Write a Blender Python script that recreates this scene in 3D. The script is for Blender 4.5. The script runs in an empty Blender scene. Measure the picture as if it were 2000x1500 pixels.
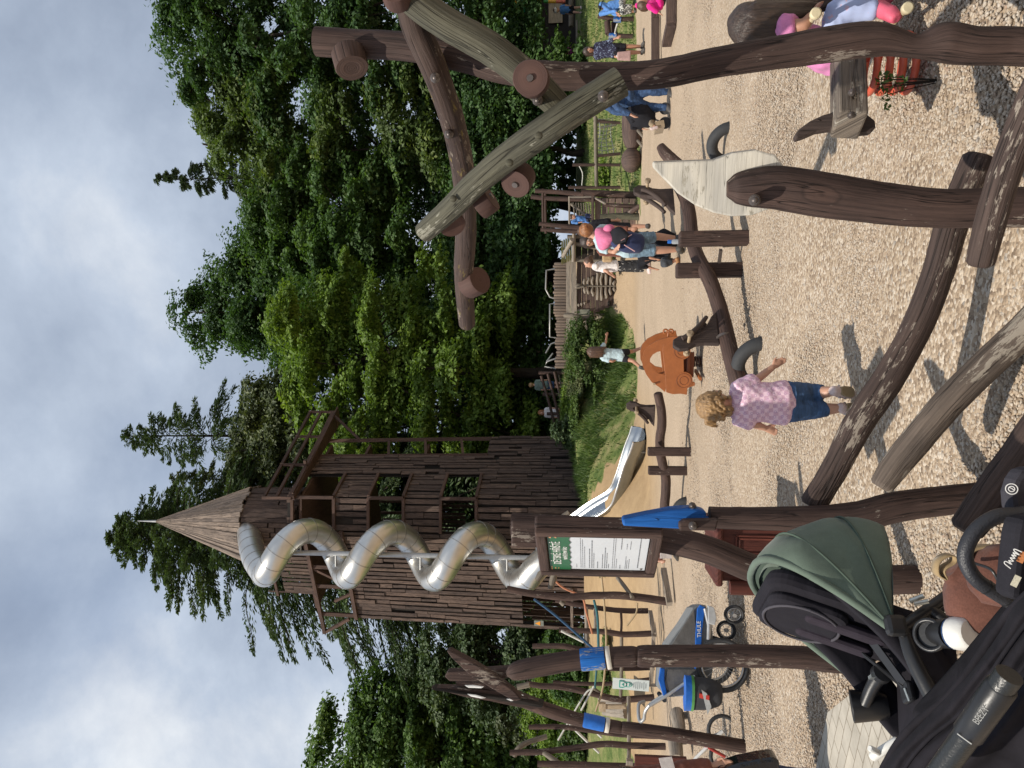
import bpy, math, random
import numpy as np
from mathutils import Vector, Matrix, noise as mn

random.seed(11)
rng = np.random.default_rng(11)
D = bpy.data
SC = bpy.context.scene
COL = SC.collection
R = math.radians
V3 = Vector

# ------------------------------------------------------------------ camera
FPX, CAMH, PIT = 1500.0, 1.5, R(5.71)      # focal length in photo pixels (photo 2000 px wide), eye height, pitch
CP, SP = math.cos(PIT), math.sin(PIT)
cam_d = D.cameras.new("camera"); cam = D.objects.new("camera", cam_d); COL.objects.link(cam)
cam_d.sensor_fit = 'HORIZONTAL'; cam_d.sensor_width = 36; cam_d.lens = 36 * FPX / 2000
cam_d.clip_start = 0.05; cam_d.clip_end = 3000
# the photograph was taken with the phone on its side: the world's up points to the left of the picture
cam.matrix_world = Matrix(((0, 1, 0, 0), (SP, 0, -CP, 0), (-CP, 0, -SP, CAMH), (0, 0, 0, 1)))
SC.camera = cam

# ------------------------------------------------------------------ sun, sky, exposure
SUN_EL, SUN_AZ = 58.0, 227.0               # sun high, behind the camera and to its left (azimuth from +Y, clockwise)
sd = D.lights.new("sun", 'SUN'); sd.energy = 5.0; sd.angle = R(0.6); sd.color = (1.0, 0.93, 0.82)
sun = D.objects.new("sun", sd); COL.objects.link(sun)
to_sun = V3((math.sin(R(SUN_AZ)) * math.cos(R(SUN_EL)), math.cos(R(SUN_AZ)) * math.cos(R(SUN_EL)), math.sin(R(SUN_EL))))
sun.rotation_euler = to_sun.to_track_quat('Z', 'Y').to_euler()
sun.location = to_sun * 60
SC.view_settings.view_transform = 'Standard'; SC.view_settings.look = 'None'
SC.view_settings.exposure = 0.0; SC.view_settings.gamma = 1.0; SC.view_settings.use_curve_mapping = False

W = D.worlds.new("World"); SC.world = W; W.use_nodes = True
def world_nodes():
    nt = W.node_tree; N = nt.nodes; L = nt.links; N.clear()
    out = N.new('ShaderNodeOutputWorld'); bg = N.new('ShaderNodeBackground'); L.new(bg.outputs[0], out.inputs[0])
    sky = N.new('ShaderNodeTexSky'); sky.sky_type = 'NISHITA'; sky.sun_disc = False
    sky.sun_elevation = R(SUN_EL); sky.sun_rotation = R(SUN_AZ)
    tc = N.new('ShaderNodeTexCoord'); sep = N.new('ShaderNodeSeparateXYZ'); L.new(tc.outputs['Generated'], sep.inputs[0])
    zz = N.new('ShaderNodeMath'); zz.operation = 'ADD'; zz.inputs[1].default_value = 0.55; L.new(sep.outputs[2], zz.inputs[0])
    zm = N.new('ShaderNodeMath'); zm.operation = 'MAXIMUM'; zm.inputs[1].default_value = 0.1; L.new(zz.outputs[0], zm.inputs[0])
    dx = N.new('ShaderNodeMath'); dx.operation = 'DIVIDE'; L.new(sep.outputs[0], dx.inputs[0]); L.new(zm.outputs[0], dx.inputs[1])
    dy = N.new('ShaderNodeMath'); dy.operation = 'DIVIDE'; L.new(sep.outputs[1], dy.inputs[0]); L.new(zm.outputs[0], dy.inputs[1])
    cb = N.new('ShaderNodeCombineXYZ'); L.new(dx.outputs[0], cb.inputs[0]); L.new(dy.outputs[0], cb.inputs[1])
    def nz(scale, detail, rough, off, dist=0.0):
        m = N.new('ShaderNodeMapping'); m.inputs['Location'].default_value = off; L.new(cb.outputs[0], m.inputs[0])
        n = N.new('ShaderNodeTexNoise'); n.inputs['Scale'].default_value = scale; n.inputs['Detail'].default_value = detail
        n.inputs['Roughness'].default_value = rough; n.inputs['Distortion'].default_value = dist; L.new(m.outputs[0], n.inputs[0]); return n.outputs[0]
    def ramp(src, stops):
        r = N.new('ShaderNodeValToRGB'); L.new(src, r.inputs[0]); e = r.color_ramp.elements
        while len(e) < len(stops): e.new(0.5)
        for k, (p, c) in zip(e, stops): k.position = p; k.color = (*c, 1)
        return r.outputs[0]
    base = ramp(nz(2.1, 9, 0.58, (3.1, 1.7, 0), 0.25), [(0.32, (0.33, 0.395, 0.51)), (0.44, (0.42, 0.495, 0.62)), (0.55, (0.55, 0.63, 0.755)), (0.70, (0.86, 0.90, 0.95))])
    fine = ramp(nz(6.5, 7, 0.6, (7.7, 0.4, 2), 0.2), [(0.30, (0.88, 0.89, 0.91)), (0.55, (1.0, 1.0, 1.0)), (0.75, (1.12, 1.11, 1.09))])
    mul = N.new('ShaderNodeMixRGB'); mul.blend_type = 'MULTIPLY'; mul.inputs[0].default_value = 1; L.new(base, mul.inputs[1]); L.new(fine, mul.inputs[2])
    sk = N.new('ShaderNodeMixRGB'); sk.blend_type = 'MULTIPLY'; sk.inputs[0].default_value = 1; L.new(sky.outputs[0], sk.inputs[1]); sk.inputs[2].default_value = (0.14, 0.14, 0.14, 1)
    gap = ramp(nz(1.6, 4, 0.5, (0.3, 5.2, 4)), [(0.33, (0.4, 0.4, 0.4)), (0.44, (0, 0, 0))])
    mx = N.new('ShaderNodeMixRGB'); L.new(gap, mx.inputs[0]); L.new(mul.outputs[0], mx.inputs[1]); L.new(sk.outputs[0], mx.inputs[2])
    L.new(mx.outputs[0], bg.inputs[0]); bg.inputs[1].default_value = 1.0
world_nodes()

# ------------------------------------------------------------------ geometry helpers
def ray(x, y):
    dx = (750 - y) / FPX; dv = (x - 1000) / FPX
    return V3((dx, CP + SP * dv, SP - CP * dv))
def P(x, y, Y):                             # the point seen at photo pixel (x, y), Y metres in front of the camera
    r = ray(x, y); t = Y / r.y
    return V3((r.x * t, Y, CAMH + r.z * t))
def PX(px, x, Y):                           # how long px photo pixels are out there
    return px * Y / ray(x, 750).y / FPX
def hz(X, Y):                               # height of the ground
    X = np.asarray(X, float); Y = np.asarray(Y, float)
    kx = [-60, -14, -3.5, -0.5, 1.2, 4.6, 7.5, 11, 60]
    a = np.interp(X, kx, [15, 16, 17, 23.5, 25.3, 25.6, 23, 23, 23])
    b = np.interp(X, kx, [24, 25.3, 25.6, 29.5, 30.8, 31, 40, 46, 50])
    h = np.interp(X, kx, [1.6, 1.62, 1.66, 2.45, 2.45, 2.35, 2.0, 2.2, 2.4])
    t = np.clip((Y - a) / (b - a), 0, 1); t = t * t * (3 - 2 * t)
    return h * t
def G(x, y):                                # the ground point seen at photo pixel (x, y)
    r = ray(x, y); o = V3((0, 0, CAMH)); t = 1.0
    while t < 90:
        p = o + r * t
        if p.z <= float(hz(p.x, p.y)): return p
        t += 0.03
    return p
def ground(X, Y): return V3((X, Y, float(hz(X, Y))))

def crom(pts, n):                           # Catmull-Rom through points (any length tuples)
    A = [np.array(p, float) for p in pts]; out = []
    for i in range(len(A) - 1):
        p0 = A[i - 1] if i else 2 * A[0] - A[1]; p1 = A[i]; p2 = A[i + 1]; p3 = A[i + 2] if i + 2 < len(A) else 2 * A[-1] - A[-2]
        for k in range(n):
            t = k / n
            out.append(0.5 * (2 * p1 + (p2 - p0) * t + (2 * p0 - 5 * p1 + 4 * p2 - p3) * t * t + (3 * p1 - p0 - 3 * p2 + p3) * t ** 3))
    out.append(A[-1]); return out

class MB:
    def __init__(s): s.v = []; s.f = []; s.uv = []; s.sm = []; s.mi = []; s.m = 0
    def add(s, vs, fs, uvs=None, smooth=False):
        o = len(s.v); s.v += [tuple(v) for v in vs]
        for i, f in enumerate(fs):
            s.f.append([o + k for k in f]); s.uv.append(uvs[i] if uvs else [(0, 0)] * len(f)); s.sm.append(smooth); s.mi.append(s.m)
        return s
    def tube(s, pts, rad, n=12, caps=True, res=1, amp=0.0, frq=3.0, smooth=True, flat=None, seed=0.0, squash=1.0, side=None, rnd=0.0):
        """tube through 3-D points; rad one value or one per point; amp roughens it like a hand-peeled log"""
        m = len(pts); rad = list(rad) if hasattr(rad, '__len__') else [rad] * m
        q = [(*p, r) for p, r in zip(pts, rad)]
        if res > 1: q = crom(q, res)
        pp = [V3(tuple(float(c) for c in k[:3])) for k in q]; rr = [float(k[3]) for k in q]; m = len(pp)
        if rnd and caps:
            a0 = (pp[0] - pp[1]).normalized(); a1 = (pp[-1] - pp[-2]).normalized()
            pp = [pp[0] + a0 * rr[0] * rnd] + pp + [pp[-1] + a1 * rr[-1] * rnd]; rr = [rr[0] * 0.75] + rr + [rr[-1] * 0.75]; m += 2
        T = [(pp[min(i + 1, m - 1)] - pp[max(i - 1, 0)]).normalized() for i in range(m)]
        a = V3(side) if side else (V3((0, 0, 1)) if abs(T[0].z) < 0.9 else V3((1, 0, 0)))
        vs = []; L = 0; uvl = []
        for i in range(m):
            a = (a - T[i] * a.dot(T[i]))
            a = a.normalized() if a.length > 1e-6 else T[i].orthogonal().normalized()
            b = T[i].cross(a)
            if i: L += (pp[i] - pp[i - 1]).length
            uvl.append(L)
            for k in range(n):
                th = 2 * math.pi * k / n; r = rr[i]
                d = a * math.cos(th) + b * math.sin(th) * squash
                if amp:
                    c = pp[i] + d * r
                    r *= 1 + amp * (mn.noise(V3((c.x * frq + seed, c.y * frq, c.z * frq))) + 0.45 * mn.noise(V3((c.x * frq * 7 + seed, c.y * frq * 7, c.z * frq * 7))) + 0.5 * mn.noise(V3((c.x * frq * 3.1, c.y * frq * 3.1 + seed, c.z * frq * 3.1))))
                vs.append(pp[i] + d * r)
        fs = []; us = []; r0 = max(rr)
        for i in range(m - 1):
            for k in range(n):
                k2 = (k + 1) % n
                fs.append((i * n + k, i * n + k2, (i + 1) * n + k2, (i + 1) * n + k))
                ua, ub = 6.283 * r0 * k / n, 6.283 * r0 * (k + 1) / n
                us.append([(ua + seed, uvl[i]), (ub + seed, uvl[i]), (ub + seed, uvl[i + 1]), (ua + seed, uvl[i + 1])])
        s.add(vs, fs, us, smooth)
        if caps:
            for i, rev in ((0, True), (m - 1, False)):
                ring = vs[i * n:(i + 1) * n]; c = sum(ring, V3()) / n; rr0 = rr[i]      # sawn end: the grain shows as rings
                inner = [c.lerp(p, 0.5) for p in ring]; fs_ = []; us_ = []
                for k in range(n):
                    k2 = (k + 1) % n; e = 0.012 * k / n; q4 = (k, k2, n + k2, n + k); t3 = (n + k, n + k2, 2 * n)
                    u4 = [(seed + rr0, e), (seed + rr0, e), (seed + rr0 * .5, e), (seed + rr0 * .5, e)]; u3 = [(seed + rr0 * .5, e), (seed + rr0 * .5, e), (seed, e)]
                    fs_ += [q4[::-1] if not rev else q4, t3[::-1] if not rev else t3] if False else [q4 if not rev else q4[::-1], t3 if not rev else t3[::-1]]; us_ += [u4 if not rev else u4[::-1], u3 if not rev else u3[::-1]]
                s.add(ring + inner + [c], fs_, us_, False)
        return s
    def box(s, c, sz, ax=None):
        """box of size sz about c; ax three axes (world ones unless given)"""
        c = V3(c); ax = [V3(a).normalized() for a in ax] if ax else [V3((1, 0, 0)), V3((0, 1, 0)), V3((0, 0, 1))]
        h = [z / 2 for z in sz]; lg = max(range(3), key=lambda k: sz[k]); sd_ = random.uniform(0, 50)
        vs = []
        for i in (-1, 1):
            for j in (-1, 1):
                for k in (-1, 1): vs.append((i * h[0], j * h[1], k * h[2]))
        fs = [(0, 1, 3, 2), (4, 6, 7, 5), (0, 4, 5, 1), (2, 3, 7, 6), (0, 2, 6, 4), (1, 5, 7, 3)]
        oth = [k for k in range(3) if k != lg]
        us = [[(vs[i][oth[0]] + vs[i][oth[1]] + sd_, vs[i][lg] + sd_ * 0.37) for i in f] for f in fs]
        return s.add([c + ax[0] * v[0] + ax[1] * v[1] + ax[2] * v[2] for v in vs], fs, us, False)
    def beam(s, a, b, w, t, up=(0, 0, 1)):
        """square timber from a to b, w wide across, t thick along up"""
        a = V3(a); b = V3(b); d = b - a; L = d.length; d.normalize(); u = V3(up)
        if abs(u.dot(d)) > 0.98: u = V3((0, 1, 0))
        w_ax = d.cross(u).normalized(); u = w_ax.cross(d)
        return s.box((a + b) / 2, (w, L, t), (w_ax, d, u))
    def prism(s, poly, o, ex, ey, th, smooth=False):
        """polygon (2-D list) laid out on axes ex, ey from o and given thickness th along ex x ey (centred)"""
        o = V3(o); ex = V3(ex); ey = V3(ey); n = ex.cross(ey).normalized(); k = len(poly)
        A = [o + ex * p[0] + ey * p[1] + n * (th / 2) for p in poly]; B = [o + ex * p[0] + ey * p[1] - n * (th / 2) for p in poly]
        ux = [(p[0] + 3, p[1]) for p in poly]
        fs = [list(range(k)), list(range(2 * k - 1, k - 1, -1))]; us = [ux, ux[::-1]]
        for i in range(k):
            j = (i + 1) % k; fs.append((j, i, k + i, k + j)); us.append([ux[j], ux[i], (ux[i][0] + th, ux[i][1]), (ux[j][0] + th, ux[j][1])])
        return s.add(A + B, fs, us, smooth)
    def ball(s, c, r, n=14, m=9, ax=None, amp=0.0, frq=3.0):
        c = V3(c); r = r if hasattr(r, '__len__') else (r, r, r); ax = [V3(a) for a in ax] if ax else [V3((1, 0, 0)), V3((0, 1, 0)), V3((0, 0, 1))]
        vs = []
        for i in range(m + 1):
            ph = math.pi * i / m
            for k in range(n):
                th = 2 * math.pi * k / n
                d = (math.sin(ph) * math.cos(th), math.sin(ph) * math.sin(th), math.cos(ph))
                p = ax[0] * d[0] * r[0] + ax[1] * d[1] * r[1] + ax[2] * d[2] * r[2]
                if amp: p *= 1 + amp * mn.noise((c + p) * frq)
                vs.append(c + p)
        fs = []; us = []
        for i in range(m):
            for k in range(n):
                k2 = (k + 1) % n; fs.append((i * n + k, (i + 1) * n + k, (i + 1) * n + k2, i * n + k2))
                us.append([(r[0] * 6.28 * k / n, r[2] * 3.1 * i / m), (r[0] * 6.28 * k / n, r[2] * 3.1 * (i + 1) / m), (r[0] * 6.28 * (k + 1) / n, r[2] * 3.1 * (i + 1) / m), (r[0] * 6.28 * (k + 1) / n, r[2] * 3.1 * i / m)])
        return s.add(vs, fs, us, True)
    def grid(s, rows, smooth=True, closed=False, th=0.0, us=1.0):
        """skin over rows of points; th > 0 gives it a second side (a shell)"""
        n = len(rows[0]); m = len(rows); vs = [V3(p) for r in rows for p in r]; fs = []; uv = []
        for i in range(m - 1):
            for k in range(n if closed else n - 1):
                k2 = (k + 1) % n; fs.append((i * n + k, i * n + k2, (i + 1) * n + k2, (i + 1) * n + k))
                uv.append([(k / n * us, i / m), ((k + 1) / n * us, i / m), ((k + 1) / n * us, (i + 1) / m), (k / n * us, (i + 1) / m)])
        return s.add(vs, fs, uv, smooth)
    def build(s, name, mats, parent=None, origin=None, bevel=0.0, mods=()):
        me = D.meshes.new(name)
        root = parent
        while root is not None and root.parent is not None: root = root.parent
        off = np.array(root.location if root is not None else (origin if origin is not None else (0, 0, 0)))
        me.from_pydata((np.array(s.v) - off).tolist(), [], s.f); 
        for m in (mats if isinstance(mats, (list, tuple)) else [mats]): me.materials.append(m)
        me.polygons.foreach_set('use_smooth', s.sm); me.polygons.foreach_set('material_index', s.mi)
        ul = me.uv_layers.new(name='UVMap'); ul.data.foreach_set('uv', np.array([c for f in s.uv for u in f for c in u], dtype=np.float32))
        o = D.objects.new(name, me); COL.objects.link(o)
        if parent is not None: o.parent = parent
        elif origin is not None: o.location = origin
        if bevel:
            b = o.modifiers.new('bevel', 'BEVEL'); b.width = bevel; b.segments = 2; b.limit_method = 'ANGLE'; b.angle_limit = R(40)
        for k, a in mods:
            md = o.modifiers.new(k.lower(), k)
            for kk, vv in a.items(): setattr(md, kk, vv)
        return o

def tag(o, label=None, cat=None, group=None, kind=None):
    if label: o['label'] = label
    if cat: o['category'] = cat
    if group: o['group'] = group
    if kind: o['kind'] = kind
    return o
def thing(name, label, cat, loc, group=None):
    o = D.objects.new(name, None); COL.objects.link(o); o.location = V3(loc); o.empty_display_size = 0.2
    return tag(o, label, cat, group)
def lettering(name, text, o, ex, ey, size, mat, parent, lift=0.002, width=None, align='CENTER'):
    """real letters as a thin mesh: o centre of the line, ex reading direction, ey up"""
    cu = D.curves.new(name, 'FONT'); cu.body = text; cu.size = 1; cu.align_x = align; cu.align_y = 'CENTER'; cu.extrude = 0.001
    ob = D.objects.new(name, cu); COL.objects.link(ob)
    bpy.context.view_layer.update()
    me = D.meshes.new_from_object(ob.evaluated_get(bpy.context.evaluated_depsgraph_get()))
    D.objects.remove(ob); 
    ex = V3(ex).normalized(); ey = V3(ey).normalized(); n = ex.cross(ey)
    co = np.array([v.co for v in me.vertices])
    sx = size if width is None else width / max(1e-6, (co[:, 0].max() - co[:, 0].min()))
    root = parent
    while root.parent is not None: root = root.parent
    o = V3(o) - root.location + n * lift
    for v in me.vertices: v.co = o + ex * v.co.x * sx + ey * v.co.y * size + n * v.co.z * 0.5
    me.materials.clear(); me.materials.append(mat)
    w = D.objects.new(name, me); COL.objects.link(w); w.parent = parent
    return w

# ------------------------------------------------------------------ materials
MATS = {}
def _new(name):
    m = D.materials.new(name); m.use_nodes = True; nt = m.node_tree
    return m, nt, nt.nodes, nt.links, nt.nodes['Principled BSDF']
def _ramp(N, L, src, stops):
    r = N.new('ShaderNodeValToRGB'); L.new(src, r.inputs[0]); e = r.color_ramp.elements
    while len(e) < len(stops): e.new(0.5)
    for k, (p, c) in zip(e, stops): k.position = p; k.color = (*c, 1) if len(c) == 3 else c
    return r.outputs[0]
def _noise(N, L, vec, scale, detail=4, rough=0.55, dist=0.0):
    n = N.new('ShaderNodeTexNoise'); n.inputs['Scale'].default_value = scale; n.inputs['Detail'].default_value = detail
    n.inputs['Roughness'].default_value = rough; n.inputs['Distortion'].default_value = dist
    if vec is not None: L.new(vec, n.inputs['Vector'])
    return n
def _mix(N, L, fac, a, b, mode='MIX'):
    m = N.new('ShaderNodeMixRGB'); m.blend_type = mode
    for i, v in ((0, fac), (1, a), (2, b)):
        if hasattr(v, 'is_linked'): L.new(v, m.inputs[i])
        elif i == 0: m.inputs[0].default_value = v
        else: m.inputs[i].default_value = (*v, 1)
    return m.outputs[0]
def _bump(N, L, h, strength, dist, bs):
    b = N.new('ShaderNodeBump'); b.inputs['Strength'].default_value = strength; b.inputs['Distance'].default_value = dist
    L.new(h, b.inputs['Height']); L.new(b.outputs[0], bs.inputs['Normal'])
def sc(c, k): return tuple(min(1.0, x * k) for x in c)

def paint(name, col, rough=0.5, metal=0.0, var=0.18, scale=9.0, bump=0.12, bscale=60.0, spec=0.5, sheen=0.0):
    """a plain surface with uneven tone and a little surface relief"""
    if name in MATS: return MATS[name]
    m, nt, N, L, b = _new(name)
    tc = N.new('ShaderNodeTexCoord'); n = _noise(N, L, tc.outputs['Object'], scale, 5, 0.6)
    L.new(_ramp(N, L, n.outputs[0], [(0.3, sc(col, 1 - var)), (0.7, sc(col, 1 + var))]), b.inputs['Base Color'])
    b.inputs['Roughness'].default_value = rough; b.inputs['Metallic'].default_value = metal; b.inputs['Specular IOR Level'].default_value = spec
    if sheen: b.inputs['Sheen Weight'].default_value = sheen
    if bump:
        n2 = _noise(N, L, tc.outputs['Object'], bscale, 3, 0.6); _bump(N, L, n2.outputs[0], bump, 0.01, b)
    MATS[name] = m; return m
def fabric(name, col, var=0.15, weave=500.0, rough=0.9, fold=0.25):
    if name in MATS: return MATS[name]
    m, nt, N, L, b = _new(name); tc = N.new('ShaderNodeTexCoord'); ob = tc.outputs['Object']
    n = _noise(N, L, ob, 14, 4, 0.6); w = _noise(N, L, ob, weave, 2, 0.5); f = _noise(N, L, ob, 11, 2, 0.4, 0.8)
    c = _ramp(N, L, n.outputs[0], [(0.3, sc(col, 1 - var)), (0.7, sc(col, 1 + var))])
    c2 = _mix(N, L, 1.0, c, _ramp(N, L, w.outputs[0], [(0.35, (0.86,) * 3), (0.65, (1.1,) * 3)]), 'MULTIPLY')
    L.new(c2, b.inputs['Base Color']); b.inputs['Roughness'].default_value = rough; b.inputs['Sheen Weight'].default_value = 0.12 if max(col) > 0.06 else 0.0
    b.inputs['Specular IOR Level'].default_value = 0.2
    ad = N.new('ShaderNodeMath'); ad.operation = 'MULTIPLY_ADD'; ad.inputs[1].default_value = 0.04
    L.new(w.outputs[0], ad.inputs[0]); L.new(f.outputs[0], ad.inputs[2]); _bump(N, L, ad.outputs[0], fold, 0.03, b)
    MATS[name] = m; return m
def wood(name, col, col2=None, worn=None, wear=0.0, rough=0.62, crack=1.0, grain=1.0, bump=0.35, moss=None, knots=False):
    """timber: grain and drying cracks run along the UV's v axis (metres); worn = bare wood showing where the stain has flaked"""
    if name in MATS: return MATS[name]
    m, nt, N, L, b = _new(name); col2 = col2 or sc(col, 0.6)
    uv = N.new('ShaderNodeTexCoord').outputs['UV']
    mp = N.new('ShaderNodeMapping'); mp.inputs['Scale'].default_value = (95 * grain, 3.2 * grain, 1); L.new(uv, mp.inputs[0])
    g = _noise(N, L, mp.outputs[0], 1.0, 5, 0.65, 0.3)
    mp2 = N.new('ShaderNodeMapping'); mp2.inputs['Scale'].default_value = (9, 2.4, 1); L.new(uv, mp2.inputs[0])
    l = _noise(N, L, mp2.outputs[0], 1.0, 4, 0.6, 0.4)
    mp3 = N.new('ShaderNodeMapping'); mp3.inputs['Scale'].default_value = (26, 0.9, 1); L.new(uv, mp3.inputs[0])
    k = _noise(N, L, mp3.outputs[0], 1.0, 3, 0.5, 0.6)
    c = _ramp(N, L, g.outputs[0], [(0.28, col2), (0.62, col), (0.85, sc(col, 1.3))])
    c = _mix(N, L, 1.0, c, _ramp(N, L, l.outputs[0], [(0.3, (0.72, 0.72, 0.74)), (0.7, (1.25, 1.22, 1.18))]), 'MULTIPLY')
    geo = N.new('ShaderNodeNewGeometry'); c = _mix(N, L, 1.0, c, _ramp(N, L, geo.outputs['Random Per Island'], [(0.0, (0.72, 0.73, 0.75)), (1.0, (1.22, 1.2, 1.16))]), 'MULTIPLY')
    if knots:
        mk = N.new('ShaderNodeMapping'); mk.inputs['Scale'].default_value = (2.6, 1.5, 1); L.new(uv, mk.inputs[0]); vk = N.new('ShaderNodeTexVoronoi'); vk.voronoi_dimensions = '2D'; vk.inputs['Scale'].default_value = 1.0; kd = N.new('ShaderNodeVectorMath'); kd.operation = 'MULTIPLY_ADD'; kd.inputs[1].default_value = (0.09,) * 3; L.new(_noise(N, L, mp2.outputs[0], 2.0, 3).outputs['Color'], kd.inputs[0]); L.new(mk.outputs[0], kd.inputs[2]); L.new(kd.outputs[0], vk.inputs['Vector'])
        c = _mix(N, L, 1.0, c, _ramp(N, L, vk.outputs['Distance'], [(0.0, (0.7,) * 3), (0.025, (1.25, 1.2, 1.15)), (0.07, (1.15, 1.12, 1.1)), (0.085, (0.68,) * 3), (0.10, (1, 1, 1))]), 'MULTIPLY')
    # a drying crack: a thin dark line where the stretched noise crosses its middle
    d = N.new('ShaderNodeMath'); d.operation = 'SUBTRACT'; d.inputs[1].default_value = 0.5; L.new(k.outputs[0], d.inputs[0])
    ab = N.new('ShaderNodeMath'); ab.operation = 'ABSOLUTE'; L.new(d.outputs[0], ab.inputs[0])
    cr = _ramp(N, L, ab.outputs[0], [(0.0, (1, 1, 1)), (0.012 * crack, (0, 0, 0))])
    if crack: c = _mix(N, L, cr, c, sc(col2, 0.35))
    if worn:
        mp4 = N.new('ShaderNodeMapping'); mp4.inputs['Scale'].default_value = (62, 15, 1); L.new(uv, mp4.inputs[0])
        w1 = _noise(N, L, mp4.outputs[0], 1.0, 7, 0.72); 
        big = _noise(N, L, mp2.outputs[0], 0.8, 2, 0.5)
        wm = N.new('ShaderNodeMath'); wm.operation = 'MULTIPLY'; L.new(w1.outputs[0], wm.inputs[0]); L.new(big.outputs[0], wm.inputs[1])
        t = 0.36 - 0.14 * wear
        c = _mix(N, L, _ramp(N, L, wm.outputs[0], [(t, (0, 0, 0)), (t + 0.025, (1, 1, 1))]), c, worn)
    if moss:
        ms = _noise(N, L, mp2.outputs[0], 2.2, 6, 0.7)
        c = _mix(N, L, _ramp(N, L, ms.outputs[0], [(0.6, (0, 0, 0)), (0.68, (0.85,) * 3)]), c, moss)
    L.new(c, b.inputs['Base Color']); b.inputs['Roughness'].default_value = min(1.0, rough + 0.1); b.inputs['Specular IOR Level'].default_value = 0.25
    hh = N.new('ShaderNodeMath'); hh.operation = 'MULTIPLY_ADD'; hh.inputs[1].default_value = -0.8; L.new(cr, hh.inputs[0]); L.new(g.outputs[0], hh.inputs[2])
    h2 = N.new('ShaderNodeMath'); h2.operation = 'MULTIPLY_ADD'; h2.inputs[1].default_value = 1.6; L.new(l.outputs[0], h2.inputs[0]); L.new(hh.outputs[0], h2.inputs[2])
    _bump(N, L, h2.outputs[0], bump * 1.3, 0.014, b)
    MATS[name] = m; return m
def leafmat(name, col, var=0.35, trans=0.35, scale=0.45):
    if name in MATS: return MATS[name]
    m, nt, N, L, b = _new(name)
    geo = N.new('ShaderNodeNewGeometry'); tc = N.new('ShaderNodeTexCoord')
    n = _noise(N, L, tc.outputs['Object'], scale, 3, 0.5)
    col = sc(col, 1.12); c = _ramp(N, L, n.outputs[0], [(0.3, sc(col, 1 - var)), (0.55, col), (0.75, (col[0] * 1.45, col[1] * 1.22, col[2]))])
    c = _mix(N, L, 1.0, c, _ramp(N, L, geo.outputs['Random Per Island'], [(0.0, (0.7, 0.72, 0.7)), (0.7, (1.05, 1.05, 1.0)), (1.0, (1.4, 1.3, 1.1))]), 'MULTIPLY')
    L.new(c, b.inputs['Base Color']); b.inputs['Roughness'].default_value = 0.55; b.inputs['Specular IOR Level'].default_value = 0.3
    tr = N.new('ShaderNodeBsdfTranslucent'); L.new(_mix(N, L, 1.0, c, (1.25, 1.35, 0.55), 'MULTIPLY'), tr.inputs[0])
    mx = N.new('ShaderNodeMixShader'); mx.inputs[0].default_value = trans; L.new(b.outputs[0], mx.inputs[1]); L.new(tr.outputs[0], mx.inputs[2])
    L.new(mx.outputs[0], N['Material Output'].inputs[0])
    MATS[name] = m; return m
# ================================================================== SETTING: ground, paved path, gravel
def inpoly(X, Y, poly):
    r = np.zeros(X.shape, bool); n = len(poly)
    for i in range(n):
        x1, y1 = poly[i]; x2, y2 = poly[(i + 1) % n]
        c = ((y1 > Y) != (y2 > Y)) & (X < (x2 - x1) * (Y - y1) / ((y2 - y1) or 1e-9) + x1); r ^= c
    return r
def fnoise(X, Y, s, seed=0):
    v = np.zeros(X.shape)
    for o in range(3):
        k = s * 2.1 ** o
        v += 0.5 ** o * np.sin(X * k * 1.3 + 1.7 * seed + 2 * np.sin(Y * k * 0.7 + seed)) * np.cos(Y * k * 1.1 + 0.6 * seed + 1.5 * np.sin(X * k * 0.9))
    return v
bank_lo = [G(x, y) for x, y in ((1143, 1025), (1150, 985), (1166, 950), (1200, 900), (1231, 860), (1243, 790), (1246, 720), (1240, 655), (1214, 612))]
bank = [(p.x, p.y) for p in bank_lo] + [(3.4, 31), (-1, 45), (-7, 45), (-6.5, 31)]
mead_lo = [G(x, y) for x, y in ((1254, 372), (1252, 300), (1250, 230), (1246, 140), (1243, 60), (1241, 0), (1241, -240))]
mead = [(p.x, p.y) for p in mead_lo] + [(60, 75), (3, 75)]
left_gr = [(p.x, p.y) for p in (G(1212, 1285), G(1228, 1340), G(1236, 1420), G(1238, 1520), G(1238, 1800))] + [(-60, 60), (-9.6, 60), (-9.2, 26)]
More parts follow.
